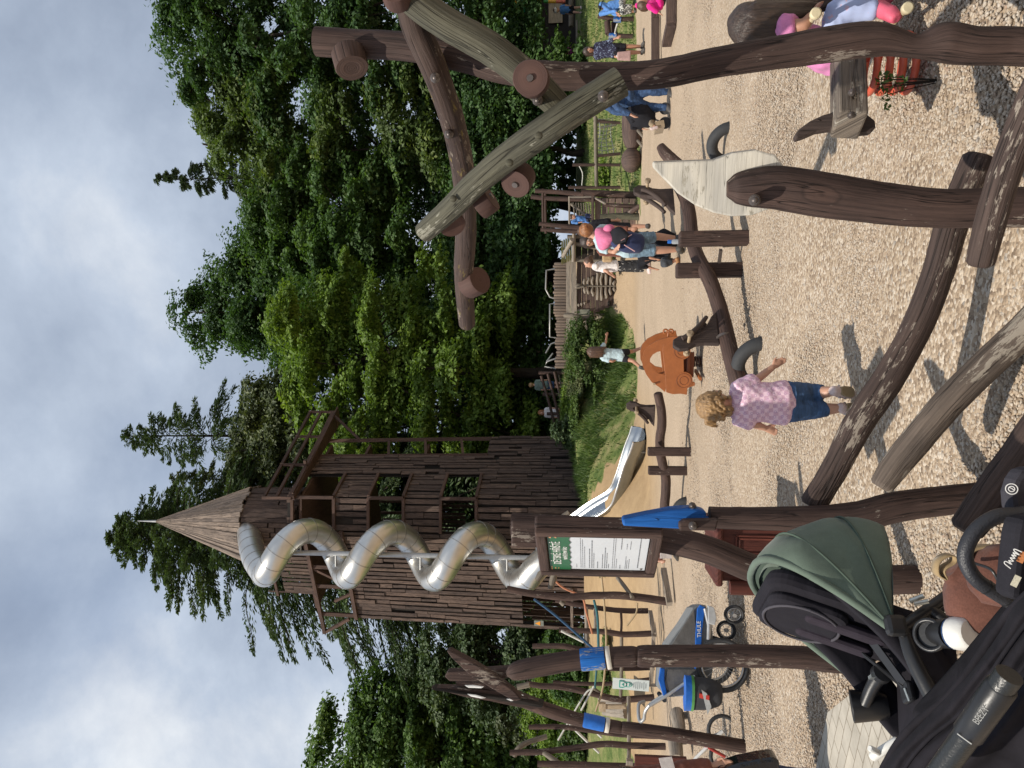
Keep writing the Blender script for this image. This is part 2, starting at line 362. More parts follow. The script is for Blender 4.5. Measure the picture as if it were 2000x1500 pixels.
def terrain():
    xs = np.concatenate([[-700, -300, -140, -80], np.arange(-46, 46.01, 0.3), [80, 140, 300, 700]])
    ys = np.concatenate([[-300, -60, -14], np.arange(-6, 62.01, 0.3), [80, 120, 240, 500, 1500]])
    X, Y = np.meshgrid(xs, ys); Z = hz(X, Y) + 0.012 * fnoise(X, Y, 1.1, 2) * (Y > 1)
    wob = 0.35 * fnoise(X, Y, 1.9, 5)
    gr = (inpoly(X + wob, Y + 0.6 * wob, bank) | inpoly(X + wob, Y + wob, mead) | inpoly(X + wob, Y + wob, left_gr) | (Y > 55)).astype(float)
    Z += gr * 0.05 * (0.6 + 0.4 * fnoise(X, Y, 3.3, 1))
    sand = np.clip((Y - 15.0) / 4.5, 0, 1) * np.clip((0.5 - X) / 2.5, 0.0, 1) + 0.45 * np.clip((Y - 22) / 4, 0, 1) * (X > -1) * (X < 6)
    far = np.clip((Y - 5) / 11, 0, 1)
    ny, nx = X.shape
    v = np.stack([X.ravel(), Y.ravel(), Z.ravel()], 1)
    i = np.arange(ny * nx).reshape(ny, nx)
    f = np.stack([i[:-1, :-1].ravel(), i[:-1, 1:].ravel(), i[1:, 1:].ravel(), i[1:, :-1].ravel()], 1)
    me = D.meshes.new('ground'); me.from_pydata(v.tolist(), [], f.tolist())
    a = me.color_attributes.new('zone', 'FLOAT_COLOR', 'POINT')
    a.data.foreach_set('color', np.stack([gr.ravel(), sand.ravel(), far.ravel(), np.ones(v.shape[0])], 1).astype(np.float32).ravel())
    me.polygons.foreach_set('use_smooth', [True] * len(f))
    m, nt, N, L, b = _new('ground_gravel_sand_grass')
    at = N.new('ShaderNodeAttribute'); at.attribute_name = 'zone'; sp = N.new('ShaderNodeSeparateColor'); L.new(at.outputs['Color'], sp.inputs[0])
    ob = N.new('ShaderNodeTexCoord').outputs['Object']
    vo = N.new('ShaderNodeTexVoronoi'); vo.inputs['Scale'].default_value = 62; L.new(ob, vo.inputs['Vector'])
    hs = N.new('ShaderNodeSeparateColor'); L.new(vo.outputs['Color'], hs.inputs[0])
    peb = _ramp(N, L, hs.outputs[0], [(0.0, (0.19, 0.14, 0.10)), (0.35, (0.33, 0.25, 0.175)), (0.7, (0.42, 0.335, 0.245)), (0.95, (0.54, 0.47, 0.385)), (1.0, (0.24, 0.215, 0.19))])
    big = _noise(N, L, ob, 0.5, 5, 0.6)
    fine = _noise(N, L, ob, 30, 4, 0.75)
    farc = _ramp(N, L, fine.outputs[0], [(0.36, (0.29, 0.22, 0.155)), (0.64, (0.52, 0.41, 0.30))])
    c = _mix(N, L, sp.outputs[2], peb, farc)
    c = _mix(N, L, 1.0, c, _ramp(N, L, big.outputs[0], [(0.3, (0.88, 0.87, 0.85)), (0.7, (1.08, 1.07, 1.06))]), 'MULTIPLY')
    snd = _ramp(N, L, _noise(N, L, ob, 2.2, 7, 0.7).outputs[0], [(0.3, (0.29, 0.19, 0.095)), (0.7, (0.43, 0.295, 0.155))])
    sm = N.new('ShaderNodeMath'); sm.operation = 'MULTIPLY'; sm.inputs[1].default_value = 0.85; L.new(sp.outputs[1], sm.inputs[0])
    c = _mix(N, L, sm.outputs[0], c, snd)
    g1 = _noise(N, L, ob, 1.3, 6, 0.7); g2 = _noise(N, L, ob, 26, 4, 0.7)
    gc = _ramp(N, L, g1.outputs[0], [(0.33, (0.06, 0.10, 0.025)), (0.47, (0.13, 0.165, 0.048)), (0.62, (0.26, 0.235, 0.105))])
    gc = _mix(N, L, 1.0, gc, _ramp(N, L, g2.outputs[0], [(0.3, (0.55,) * 3), (0.7, (1.35,) * 3)]), 'MULTIPLY')
    ge = N.new('ShaderNodeMath'); ge.operation = 'MULTIPLY_ADD'; ge.inputs[1].default_value = 0.5; ge.inputs[2].default_value = -0.25; L.new(g2.outputs[0], ge.inputs[0])
    ga = N.new('ShaderNodeMath'); ga.operation = 'ADD'; L.new(ge.outputs[0], ga.inputs[0]); L.new(sp.outputs[0], ga.inputs[1])
    c = _mix(N, L, _ramp(N, L, ga.outputs[0], [(0.42, (0, 0, 0)), (0.58, (1, 1, 1))]), c, gc)
    # a few green weeds pushing through the gravel
    wd = _noise(N, L, ob, 0.9, 7, 0.8); wn = N.new('ShaderNodeMath'); wn.operation = 'MULTIPLY'; L.new(wd.outputs[0], wn.inputs[0]); L.new(g2.outputs[0], wn.inputs[1])
    c = _mix(N, L, _ramp(N, L, wn.outputs[0], [(0.405, (0, 0, 0)), (0.44, (0.6,) * 3)]), c, (0.12, 0.15, 0.05))
    L.new(c, b.inputs['Base Color']); b.inputs['Roughness'].default_value = 0.9; b.inputs['Specular IOR Level'].default_value = 0.2
    hb = N.new('ShaderNodeMath'); hb.operation = 'MULTIPLY_ADD'; hb.inputs[1].default_value = -1.0; L.new(vo.outputs['Distance'], hb.inputs[0]); L.new(g2.outputs[0], hb.inputs[2])
    _bump(N, L, hb.outputs[0], 0.6, 0.014, b)
    me.materials.append(m)
    o = D.objects.new('ground', me); COL.objects.link(o); tag(o, 'pale gravel playground with a sand slope and grass banks', kind='structure')
terrain()

def ico():
    t = (1 + 5 ** 0.5) / 2
    v = np.array([(-1, t, 0), (1, t, 0), (-1, -t, 0), (1, -t, 0), (0, -1, t), (0, 1, t), (0, -1, -t), (0, 1, -t), (t, 0, -1), (t, 0, 1), (-t, 0, -1), (-t, 0, 1)], float)
    v /= np.linalg.norm(v[0])
    f = np.array([(0, 11, 5), (0, 5, 1), (0, 1, 7), (0, 7, 10), (0, 10, 11), (1, 5, 9), (5, 11, 4), (11, 10, 2), (10, 7, 6), (7, 1, 8), (3, 9, 4), (3, 4, 2), (3, 2, 6), (3, 6, 8), (3, 8, 9), (4, 9, 5), (2, 4, 11), (6, 2, 10), (8, 6, 7), (9, 8, 1)])
    return v, f
def fastmesh(name, v, f, mat, smooth=True):
    me = D.meshes.new(name); nf, k = f.shape
    me.vertices.add(len(v)); me.vertices.foreach_set('co', v.astype(np.float32).ravel())
    me.loops.add(nf * k); me.loops.foreach_set('vertex_index', f.astype(np.int32).ravel())
    me.polygons.add(nf); me.polygons.foreach_set('loop_start', np.arange(0, nf * k, k, dtype=np.int32))
    me.polygons.foreach_set('use_smooth', np.full(nf, smooth)); me.materials.append(mat); me.update(calc_edges=True)
    return me
paver_poly = [G(1628, 1392), G(1590, 1560), G(1700, 1800), G(2000, 1700), G(2000, 1300), G(1760, 1290)]
def pebbles():
    iv, jf = ico(); n = 170000
    Y = 1.9 + 11.5 * rng.random(n) ** 1.15; X = (rng.random(n) * 2 - 1) * (0.52 * Y + 0.5)
    keep = ~inpoly(X, Y, [(p.x, p.y) for p in paver_poly]) & (rng.random(n) > np.clip((Y - 6.5) / 6.5, 0, 1) ** 1.3); X = X[keep]; Y = Y[keep]; n = len(X)
    r = np.clip(rng.lognormal(math.log(0.0064), 0.26, n), 0.004, 0.012)
    S = np.stack([r * rng.uniform(0.9, 1.5, n), r * rng.uniform(0.75, 1.1, n), r * rng.uniform(0.55, 0.85, n)], 1)
    a = rng.random(n) * 6.283; t = rng.normal(0, 0.35, n)
    v = iv[None] * S[:, None] * (1 + rng.normal(0, 0.13, (n, 12, 1)))
    x, y, z = v[..., 0], v[..., 1], v[..., 2]
    x, z = x * np.cos(t)[:, None] - z * np.sin(t)[:, None], x * np.sin(t)[:, None] + z * np.cos(t)[:, None]
    x, y = x * np.cos(a)[:, None] - y * np.sin(a)[:, None], x * np.sin(a)[:, None] + y * np.cos(a)[:, None]
    V = np.stack([x + X[:, None], y + Y[:, None], z + (0.002 + S[:, 2] * 0.08)[:, None]], 2).reshape(-1, 3)
    Fc = (jf[None] + 12 * np.arange(n)[:, None, None]).reshape(-1, 3)
    m, nt, N, L, b = _new('pebbles'); geo = N.new('ShaderNodeNewGeometry'); ob = N.new('ShaderNodeTexCoord').outputs['Object']
    c = _ramp(N, L, geo.outputs['Random Per Island'], [(0.0, (0.25, 0.19, 0.14)), (0.25, (0.35, 0.27, 0.195)), (0.5, (0.42, 0.335, 0.248)), (0.72, (0.37, 0.315, 0.25)), (0.9, (0.50, 0.43, 0.35)), (0.97, (0.27, 0.235, 0.20)), (1.0, (0.36, 0.24, 0.16))])
    c = _mix(N, L, 1.0, c, _ramp(N, L, _noise(N, L, ob, 90, 3, 0.7).outputs[0], [(0.3, (0.82,) * 3), (0.7, (1.15,) * 3)]), 'MULTIPLY')
    L.new(c, b.inputs['Base Color']); b.inputs['Roughness'].default_value = 0.75
    o = D.objects.new('gravel', fastmesh('gravel', V, Fc, m)); COL.objects.link(o); tag(o, 'loose beige and grey pebbles of the playground', kind='stuff')
pebbles()

def pavers():
    mb = MB(); zc = 0.03; mb.prism([(p.x, p.y) for p in paver_poly], (0, 0, zc - 0.03), (1, 0, 0), (0, 1, 0), 0.06)
    m, nt, N, L, b = _new('concrete_pavers'); ob = N.new('ShaderNodeTexCoord').outputs['Object']
    mp = N.new('ShaderNodeMapping'); mp.inputs['Rotation'].default_value = (0, 0, 0.45); L.new(ob, mp.inputs[0])
    br = N.new('ShaderNodeTexBrick'); br.inputs['Scale'].default_value = 5.0; br.inputs['Mortar Size'].default_value = 0.02; br.inputs['Row Height'].default_value = 0.5; br.inputs['Brick Width'].default_value = 1.0
    br.inputs['Color1'].default_value = (0.44, 0.40, 0.335, 1); br.inputs['Color2'].default_value = (0.36, 0.33, 0.28, 1); br.inputs['Mortar'].default_value = (0.2, 0.17, 0.13, 1)
    wob = _noise(N, L, mp.outputs[0], 3, 3); ad = N.new('ShaderNodeVectorMath'); ad.operation = 'MULTIPLY_ADD'; ad.inputs[1].default_value = (0.03,) * 3; L.new(wob.outputs['Color'], ad.inputs[0]); L.new(mp.outputs[0], ad.inputs[2]); L.new(ad.outputs[0], br.inputs['Vector'])
    c = _mix(N, L, 1.0, br.outputs[0], _ramp(N, L, _noise(N, L, ob, 6, 6, 0.7).outputs[0], [(0.3, (0.8, 0.79, 0.77)), (0.7, (1.15,) * 3)]), 'MULTIPLY')
    L.new(c, b.inputs['Base Color']); b.inputs['Roughness'].default_value = 0.85
    _bump(N, L, br.outputs['Fac'], -0.4, 0.01, b)
    o = mb.build('paved_path', m); tag(o, 'corner of a path of pale concrete pavers', kind='structure')
pavers()

# ================================================================== TREES
def quads(C, N_, U, w, l):
    """leaf rhombs: centres C, normals N_, long axes U (all n x 3), half sizes"""
    S_ = np.cross(N_, U); S_ /= np.linalg.norm(S_, axis=1, keepdims=True) + 1e-9
    w = np.asarray(w).reshape(-1, 1); l = np.asarray(l).reshape(-1, 1)
    v = np.stack([C - U * l, C + S_ * w + N_ * w * 0.25, C + U * l, C - S_ * w + N_ * w * 0.25], 1).reshape(-1, 3)
    f = np.arange(len(v)).reshape(-1, 4); return v, f
def unit(a): return a / (np.linalg.norm(a, axis=1, keepdims=True) + 1e-9)
def foliage(centres, radii, per, leaf, flat=0.6, up=0.6, spread=0.33):
    """leaf clumps: every clump is a rough flattened shell of leaves, densest on its upper and outer side"""
    C = np.repeat(centres, per, 0); rr = np.repeat(radii, per); n = len(C)
    d = unit(rng.normal(size=(n, 3))); d[:, 2] = np.where(d[:, 2] < -0.25, -d[:, 2] * 0.8, d[:, 2])
    lump = 1 + spread * np.sin(d[:, 0] * 5 + C[:, 0] * 3) * np.cos(d[:, 1] * 5 + C[:, 1] * 2) + spread * 0.7 * np.sin(d[:, 2] * 7 + C[:, 2] * 4)
    k = (0.45 + 0.55 * rng.random(n) ** 0.5) * lump
    p = C + d * (rr * k)[:, None] * np.array([1, 1, flat])
    nn = unit(d * 0.7 + np.array([0, 0, up]) + rng.normal(0, 0.45, (n, 3)))
    u = unit(np.cross(nn, unit(rng.normal(size=(n, 3)))))
    s = leaf * rng.uniform(0.6, 1.35, n)
    return quads(p, nn, u, s * 0.62, s)
def trunkmesh(name, base, top, r0, r1, limbs, mat, parent, bend=0.3, n=9):
    mb = MB(); base = V3(base); top = V3(top); k = 7
    pts = [base.lerp(top, i / k) + V3((bend * mn.noise(V3((i * 0.7, base.x, 1))), bend * mn.noise(V3((i * 0.7, base.x, 9))), 0)) * (1 if i else 0) for i in range(k + 1)]
    rs = [r0 * (1.35 if i == 0 else 1) + (r1 - r0) * i / k for i in range(k + 1)]
    mb.tube(pts, rs, n, res=2, amp=0.08, frq=2)
    for t, e, r in limbs:
        i = min(k - 1, int(t * k)); s = pts[i].lerp(pts[i + 1], t * k - i); e = V3(e)
        mid = s.lerp(e, 0.5) + V3((0, 0, (e - s).length * 0.1)); mb.tube([s, mid, e], [r, r * 0.65, r * 0.2], 6, res=3)
    return mb.build(name, mat, parent)
bark = wood('dark_bark', (0.045, 0.036, 0.028), (0.018, 0.014, 0.011), crack=2.0, bump=0.8, grain=0.25, rough=0.9)
def deciduous(label, cx, cy, lobes, leafm, leaf=0.17, nclump=120, per=300, clump=1.25, trunk_r=0.3, name='deciduous_tree', group=None, flat=0.62, ground_z=None):
    """lobes: list of (pixel x, pixel y, Y, rx, ry, rz in metres) ellipsoids that make the crown's outline"""
    gz = float(hz(cx, cy)) if ground_z is None else ground_z
    t = thing(name, label, 'tree', (cx, cy, gz), group)
    vol = np.array([a[3] * a[4] * a[5] for a in lobes]) ** 0.75; vol /= vol.sum()
    cs = []; limbs = []
    for (px, py, Y, rx, ry, rz), w in zip(lobes, vol):
        c = P(px, py, Y); n = max(5, int(nclump * w))
        d = unit(rng.normal(size=(n, 3))); d[:, 1] = np.where(rng.random(n) < 0.72, -np.abs(d[:, 1]), d[:, 1]); rad = 0.5 + 0.5 * rng.random(n) ** 0.6
        q = np.array(c)[None] + d * rad[:, None] * np.array([rx, ry, rz]); cs.append(q)
        for j in rng.choice(n, min(4, n), replace=False): limbs.append((rng.uniform(0.35, 0.95), q[j], trunk_r * rng.uniform(0.2, 0.45)))
    per = int(per * 1.75); leaf *= 0.72
    cs = np.concatenate(cs); rr = clump * rng.uniform(0.55, 1.3, len(cs))
    v, f = foliage(cs, rr, per, leaf, flat)
    top = cs[:, 2].max() - 1.5
    trunkmesh('trunk', (cx, cy, gz - 0.2), (np.mean([P(a[0], a[1], a[2]).x for a in lobes]), cy, top), trunk_r, trunk_r * 0.15, limbs, bark, t)
    me = fastmesh('crown', v - np.array(t.location), f, leafm, False); o = D.objects.new('crown', me); COL.objects.link(o); o.parent = t
    return t
def conifer(label, tip, cy, half, leafm, open_=0.5, nb=90, droop=0.35, name='conifer_tree', leaf=0.13, low=2.0, dens=1.0, asym=0.0, shape=0.85):
    """tip = pixel of the top; half = half width (m) at the bottom of the crown"""
    tp = P(tip[0], tip[1], cy); gz = float(hz(tp.x, cy)); t = thing(name, label, 'tree', (tp.x, cy, gz))
    H = tp.z - gz - low; limbs = []; C = []; Nn = []; U = []; Wd = []; Ln = []
    for i in range(nb):
        h = (i + rng.random()) / nb; z = tp.z - H * h; az = rng.random() * 6.283
        ln = half * (h ** shape) * rng.uniform(0.6, 1.12) * (1 + asym * math.cos(az)) + 0.25
        dr = droop * ln * rng.uniform(0.5, 1.2) * (0.3 + h)
        e = V3((tp.x + math.cos(az) * ln, cy + math.sin(az) * ln, z - dr + 0.12 * ln * (1 - h)))
        s0 = V3((tp.x, cy, z)); limbs.append((s0, e, 0.012 + 0.02 * h + 0.004 * ln))
        k = int((10 + ln * 26) * dens)
        tt = rng.random(k) ** 0.7 * (1 - 0.12 * open_) + 0.12 * open_
        side = V3((-math.sin(az), math.cos(az), 0)); sg = rng.choice([-1, 1], k); off = rng.random(k) ** 0.8 * (0.14 + 0.34 * ln * (1 - tt)) * rng.uniform(0.6, 1.2)
        base = np.array(s0)[None] + np.outer(tt, np.array(e - s0)); base[:, 2] += 0.14 * ln * np.sin(tt * 3.14) - off * 0.35
        c = base + np.outer(sg * off, np.array(side)); c += rng.normal(0, 0.05, c.shape)
        u = unit(np.outer(sg, np.array(side)) * 0.7 + np.array((e - s0).normalized())[None] * 0.9 + np.array([0, 0, -0.45]) * rng.random((k, 1)) + rng.normal(0, 0.25, (k, 3)))
        nn = unit(np.array([0, 0, 1]) + rng.normal(0, 0.6, (k, 3))); nn = unit(nn - u * (nn * u).sum(1, keepdims=True))
        C.append(c); U.append(u); Nn.append(nn); s = leaf * rng.uniform(0.6, 1.3, k); Wd.append(s * 0.42); Ln.append(s * 1.55)
    k = 30; zt = np.linspace(0, 0.9, k); C.append(np.stack([np.full(k, tp.x), np.full(k, cy), tp.z - zt], 1) + rng.normal(0, 0.04, (k, 3))); U.append(unit(np.array([0, 0, 1.0]) + rng.normal(0, 0.5, (k, 3)))); Nn.append(unit(rng.normal(size=(k, 3)))); Wd.append(np.full(k, leaf * 0.3)); Ln.append(np.full(k, leaf))
    v, f = quads(np.concatenate(C), np.concatenate(Nn), np.concatenate(U), np.concatenate(Wd), np.concatenate(Ln))
    mb = MB(); mb.tube([(tp.x, cy, gz - 0.2), (tp.x + 0.1, cy, gz + H * 0.5), (tp.x, cy, tp.z - 0.4)], [0.12 + 0.012 * H, 0.07 + 0.007 * H, 0.02], 8, res=5)
    for s0, e, r in limbs: mb.tube([s0, s0.lerp(e, 0.5) + V3((0, 0, 0.13 * (e - s0).length)), s0.lerp(e, 0.93)], [r, r * 0.7, r * 0.3], 4, caps=False, res=3)
    mb.build('trunk', bark, t)
    me = fastmesh('crown', v - np.array(t.location), f, leafm, False); o = D.objects.new('crown', me); COL.objects.link(o); o.parent = t
    return t
def shrub(label, px, py, Y, r, leafm, n=24, per=150, leaf=0.07, clump=0.3, name='shrub', group=None, cat='shrub', base_z=None, sr=1.0):
    c = P(px, py, Y); gz = float(hz(c.x, Y)) if base_z is None else base_z
    t = thing(name, label, cat, (c.x, Y, gz), group)
    d = unit(rng.normal(size=(n, 3))); d[:, 1] = np.where(rng.random(n) < 0.6, -np.abs(d[:, 1]), d[:, 1])
    q = np.array(c)[None] + d * (0.35 + 0.65 * rng.random(n) ** 0.6)[:, None] * np.array(r); q[:, 2] = np.maximum(q[:, 2], gz + clump * 0.3)
    v, f = foliage(q, clump * rng.uniform(0.6, 1.3, n), per, leaf, 0.75)
    mb = MB()
    for j in range(min(n, 9)): mb.tube([(c.x, Y, gz - 0.05), V3((c.x, Y, gz)).lerp(V3(q[j]), 0.6) + V3((0, 0, 0.1)), V3(q[j])], [0.025 * sr, 0.018 * sr, 0.006 * sr], 5, res=3)
    mb.build('stems', bark, t)
    o = D.objects.new('foliage', fastmesh('foliage', v - np.array(t.location), f, leafm, False)); COL.objects.link(o); o.parent = t
    return t

LM_dark = leafmat('leaf_dark_green', (0.052, 0.104, 0.036))
LM_mid = leafmat('leaf_mid_green', (0.062, 0.120, 0.034))
LM_olive = leafmat('leaf_olive_green', (0.082, 0.125, 0.038))
LM_lime = leafmat('leaf_yellow_green', (0.118, 0.190, 0.036), var=0.28)
LM_blue = leafmat('needles_blue_green', (0.062, 0.094, 0.060), trans=0.2)
LM_nd = leafmat('needles_dark', (0.062, 0.098, 0.044), trans=0.2)
LM_ol = leafmat('needles_olive', (0.078, 0.10, 0.045), trans=0.2)
LM_bush = leafmat('leaf_bush', (0.075, 0.125, 0.035), var=0.3, scale=1.2)
LM_bright = leafmat('leaf_bright', (0.14, 0.22, 0.035), var=0.3, scale=1.2)

# the wood behind the playground, right to left
deciduous('tall dark tree rising highest at the right edge of the wood', 15.5, 43, [(470, 30, 43, 4.6, 4, 4.5), (640, 0, 43, 5, 4, 5), (620, 110, 42, 4.5, 4, 5), (420, 90, 43, 3.2, 3, 3), (790, 60, 41, 5, 4, 4.5), (930, 40, 40, 5, 3.5, 4)], LM_dark, nclump=230, per=270, trunk_r=0.45)
deciduous('broad olive green tree directly right of the lone blue spruce tip', 10.5, 45, [(510, 250, 46, 3.6, 4, 3.0), (600, 230, 45, 5, 4, 4.0), (640, 350, 45, 4.2, 4, 4.6), (560, 370, 46, 3.0, 3, 2.2), (740, 280, 43, 5.5, 4, 5), (455, 180, 47, 3, 3, 2.6), (880, 250, 42, 5, 4, 4.5)], LM_olive, nclump=230, per=270, trunk_r=0.42)
conifer('lone blue green spruce whose tip stands over the broadleaf wood', (303, 352), 56, 5.6, LM_blue, open_=0.45, nb=120, droop=0.2, name='spruce_tree', leaf=0.13, low=10, dens=3.0)
deciduous('mid green tree with a ragged top left of the blue spruce', 6.0, 44, [(580, 460, 45, 3.2, 3.4, 2.8), (660, 420, 44, 4.2, 4, 4), (700, 520, 43, 4, 4, 4), (830, 430, 42, 4.6, 4, 4.5)], LM_mid, nclump=170, per=270, trunk_r=0.36)
deciduous('dark oak crown with a small knob on top left of the centre', 3.4, 47, [(420, 615, 48, 2.0, 2, 1.9), (490, 590, 48, 3.2, 3, 2.6), (570, 640, 47, 4.4, 4, 3.6), (650, 580, 46, 4.2, 4, 4), (520, 520, 47, 2.2, 2.5, 2.2)], LM_dark, nclump=150, per=270, trunk_r=0.4, name='oak_tree')
deciduous('bright yellow green maple standing in front of the wood beside the tower', 0.6, 35, [(580, 660, 35, 2.0, 2.4, 1.4), (640, 780, 35, 2.4, 2.6, 1.7), (670, 600, 36, 2.6, 2.6, 1.8), (720, 850, 34, 2.0, 2.2, 1.8), (760, 690, 35, 3.0, 3, 1.8), (830, 800, 34, 2.6, 2.6, 1.8), (860, 610, 35.5, 2.6, 2.6, 1.8), (930, 760, 34, 3.0, 2.8, 1.8), (990, 850, 34, 2.4, 2.4, 1.8), (960, 640, 35.5, 2.4, 2.4, 1.6)], LM_lime, nclump=165, per=330, clump=1.05, leaf=0.14, trunk_r=0.28, name='maple_tree', flat=0.5)
conifer('tall thin larch with open branches right of the tower spire', (240, 851), 50, 7.4, LM_nd, open_=0.6, nb=190, droop=0.28, name='larch_tree', leaf=0.11, low=9, dens=1.6, shape=0.7)
deciduous('olive tree with fine twigs between the larch and the maple', -0.6, 43, [(560, 800, 44, 2.6, 2.6, 2.4), (620, 860, 43, 3.0, 3, 3), (520, 900, 45, 2.4, 2.4, 2.2), (700, 900, 42, 3, 3, 3), (480, 960, 46, 2.0, 2.2, 2.0)], LM_ol, nclump=120, per=200, clump=1.2, trunk_r=0.25)
conifer('big dark spruce behind the wooden tower with sweeping lower boughs', (212, 1046), 42, 10.6, LM_nd, open_=0.2, nb=430, droop=0.34, name='spruce_tree', leaf=0.105, low=5, dens=2.1, asym=0.0, shape=0.72)
conifer('short thin conifer in the gap between larch and tower spire', (335, 935), 48, 4.6, LM_ol, open_=0.4, nb=150, droop=0.25, leaf=0.11, low=8, dens=1.6)
conifer('second spruce leaning close behind the tower roof', (268, 1010), 46, 5.5, LM_blue, open_=0.3, nb=220, droop=0.25, name='spruce_tree', leaf=0.11, low=6, dens=1.9)
deciduous('dense dark tree filling the left corner of the wood', -18.5, 37, [(685, 1490, 37, 3.0, 3, 2.0), (765, 1405, 37, 2.4, 3, 1.8), (800, 1460, 37, 3.4, 3, 2.4), (840, 1345, 38, 1.8, 2.4, 1.6), (880, 1410, 37, 3.6, 3, 2.4), (940, 1470, 37, 4, 3, 2.5), (960, 1380, 38, 2.6, 2.6, 2.4), (1040, 1430, 38, 4, 3, 1.8)], leafmat('leaf_left_tree', (0.085, 0.150, 0.042)), nclump=220, per=300, clump=1.1, leaf=0.15, trunk_r=0.4)
deciduous('low dark evergreen between the tower foot and the forked posts', -11.5, 34, [(900, 1270, 34, 1.8, 2, 1.8), (980, 1300, 34, 2.2, 2, 2.2), (1050, 1270, 34, 2, 2, 1.6), (1080, 1320, 34, 2.0, 2, 1.2), (860, 1310, 35, 1.5, 2, 1.5)], LM_nd, nclump=80, per=300, clump=0.9, leaf=0.12, trunk_r=0.16)
# lower storey: dark understorey trees under the big crowns
for k, (lab, px, py, Y, w, mt) in enumerate((
    ('dark undergrowth tree right of the playhouse', 985, 300, 39, 4.2, LM_dark), ('shaded undergrowth tree behind the playhouse posts', 1010, 440, 38, 3.4, LM_dark),
    ('shaded leafy tree behind the stake wall', 990, 560, 38, 3.6, LM_dark), ('shaded leafy tree behind the rail fence', 1010, 700, 38, 3.6, LM_mid),
    ('shaded leafy tree close to the right side of the tower', 1020, 830, 37, 3.2, LM_mid), ('dark leafy tree above the hut roof at the right edge', 960, 130, 41, 4.5, LM_dark),
    ('dark leafy tree behind the net and rope posts', 1050, 210, 39, 3.2, LM_mid), ('shaded tree behind the tower slide', 900, 1010, 40, 4.5, LM_dark),
    ('dark tree low in the wood behind the maple', 860, 690, 41, 4.5, LM_dark), ('dark tree low in the wood behind the long beam', 850, 520, 42, 4.5, LM_dark),)):
    c = P(px, py, Y)
    deciduous(lab, c.x, Y, [(px, py, Y, w, 1.8, 2.6), (px - 55, py + 40, Y + 1, w * 0.6, 1.6, 1.8), (px + 40, py - 50, Y, w * 0.6, 1.6, 1.6)], mt, nclump=60, per=240, clump=1.1, leaf=0.15, trunk_r=0.18, name='understorey_tree')

def farwood():
    n = 420; X = rng.uniform(-46, 46, n); Y = 54 + rng.normal(0, 2.2, n); Zc = 2 + 8.5 * rng.random(n) ** 0.9
    v, f = foliage(np.stack([X, Y, Zc], 1), rng.uniform(1.3, 2.6, n), 260, 0.26, 0.7)
    o = D.objects.new('far_wood', fastmesh('far_wood', v, f, LM_dark, False)); COL.objects.link(o); tag(o, 'dark mass of far wood behind the single trees', 'wood', kind='stuff')
farwood()
# ================================================================== WOODEN TOWER
W_tower = wood('weathered_brown_planks', (0.138, 0.099, 0.082), (0.055, 0.04, 0.034), crack=1.5, grain=0.5, bump=0.5, rough=0.8)
W_roof = wood('pale_weathered_planks', (0.27, 0.22, 0.185), (0.12, 0.098, 0.084), crack=2.0, grain=0.5, bump=0.6, rough=0.85)
W_dark = wood('dark_wood_and_tower_shade', (0.03, 0.024, 0.02), (0.015, 0.012, 0.01), grain=0.5)  # dark wood; behind the tower planks it stands for the shade inside
W_beam = wood('brown_beam', (0.10, 0.060, 0.046), (0.05, 0.032, 0.026), grain=0.6, bump=0.3)
STEEL = paint('brushed_steel', (0.60, 0.585, 0.55), 0.34, 0.92, var=0.10, scale=1.6, bump=0.05, bscale=7)
STEEL_D = paint('dull_steel_post', (0.40, 0.40, 0.39), 0.45, 0.6, var=0.1)
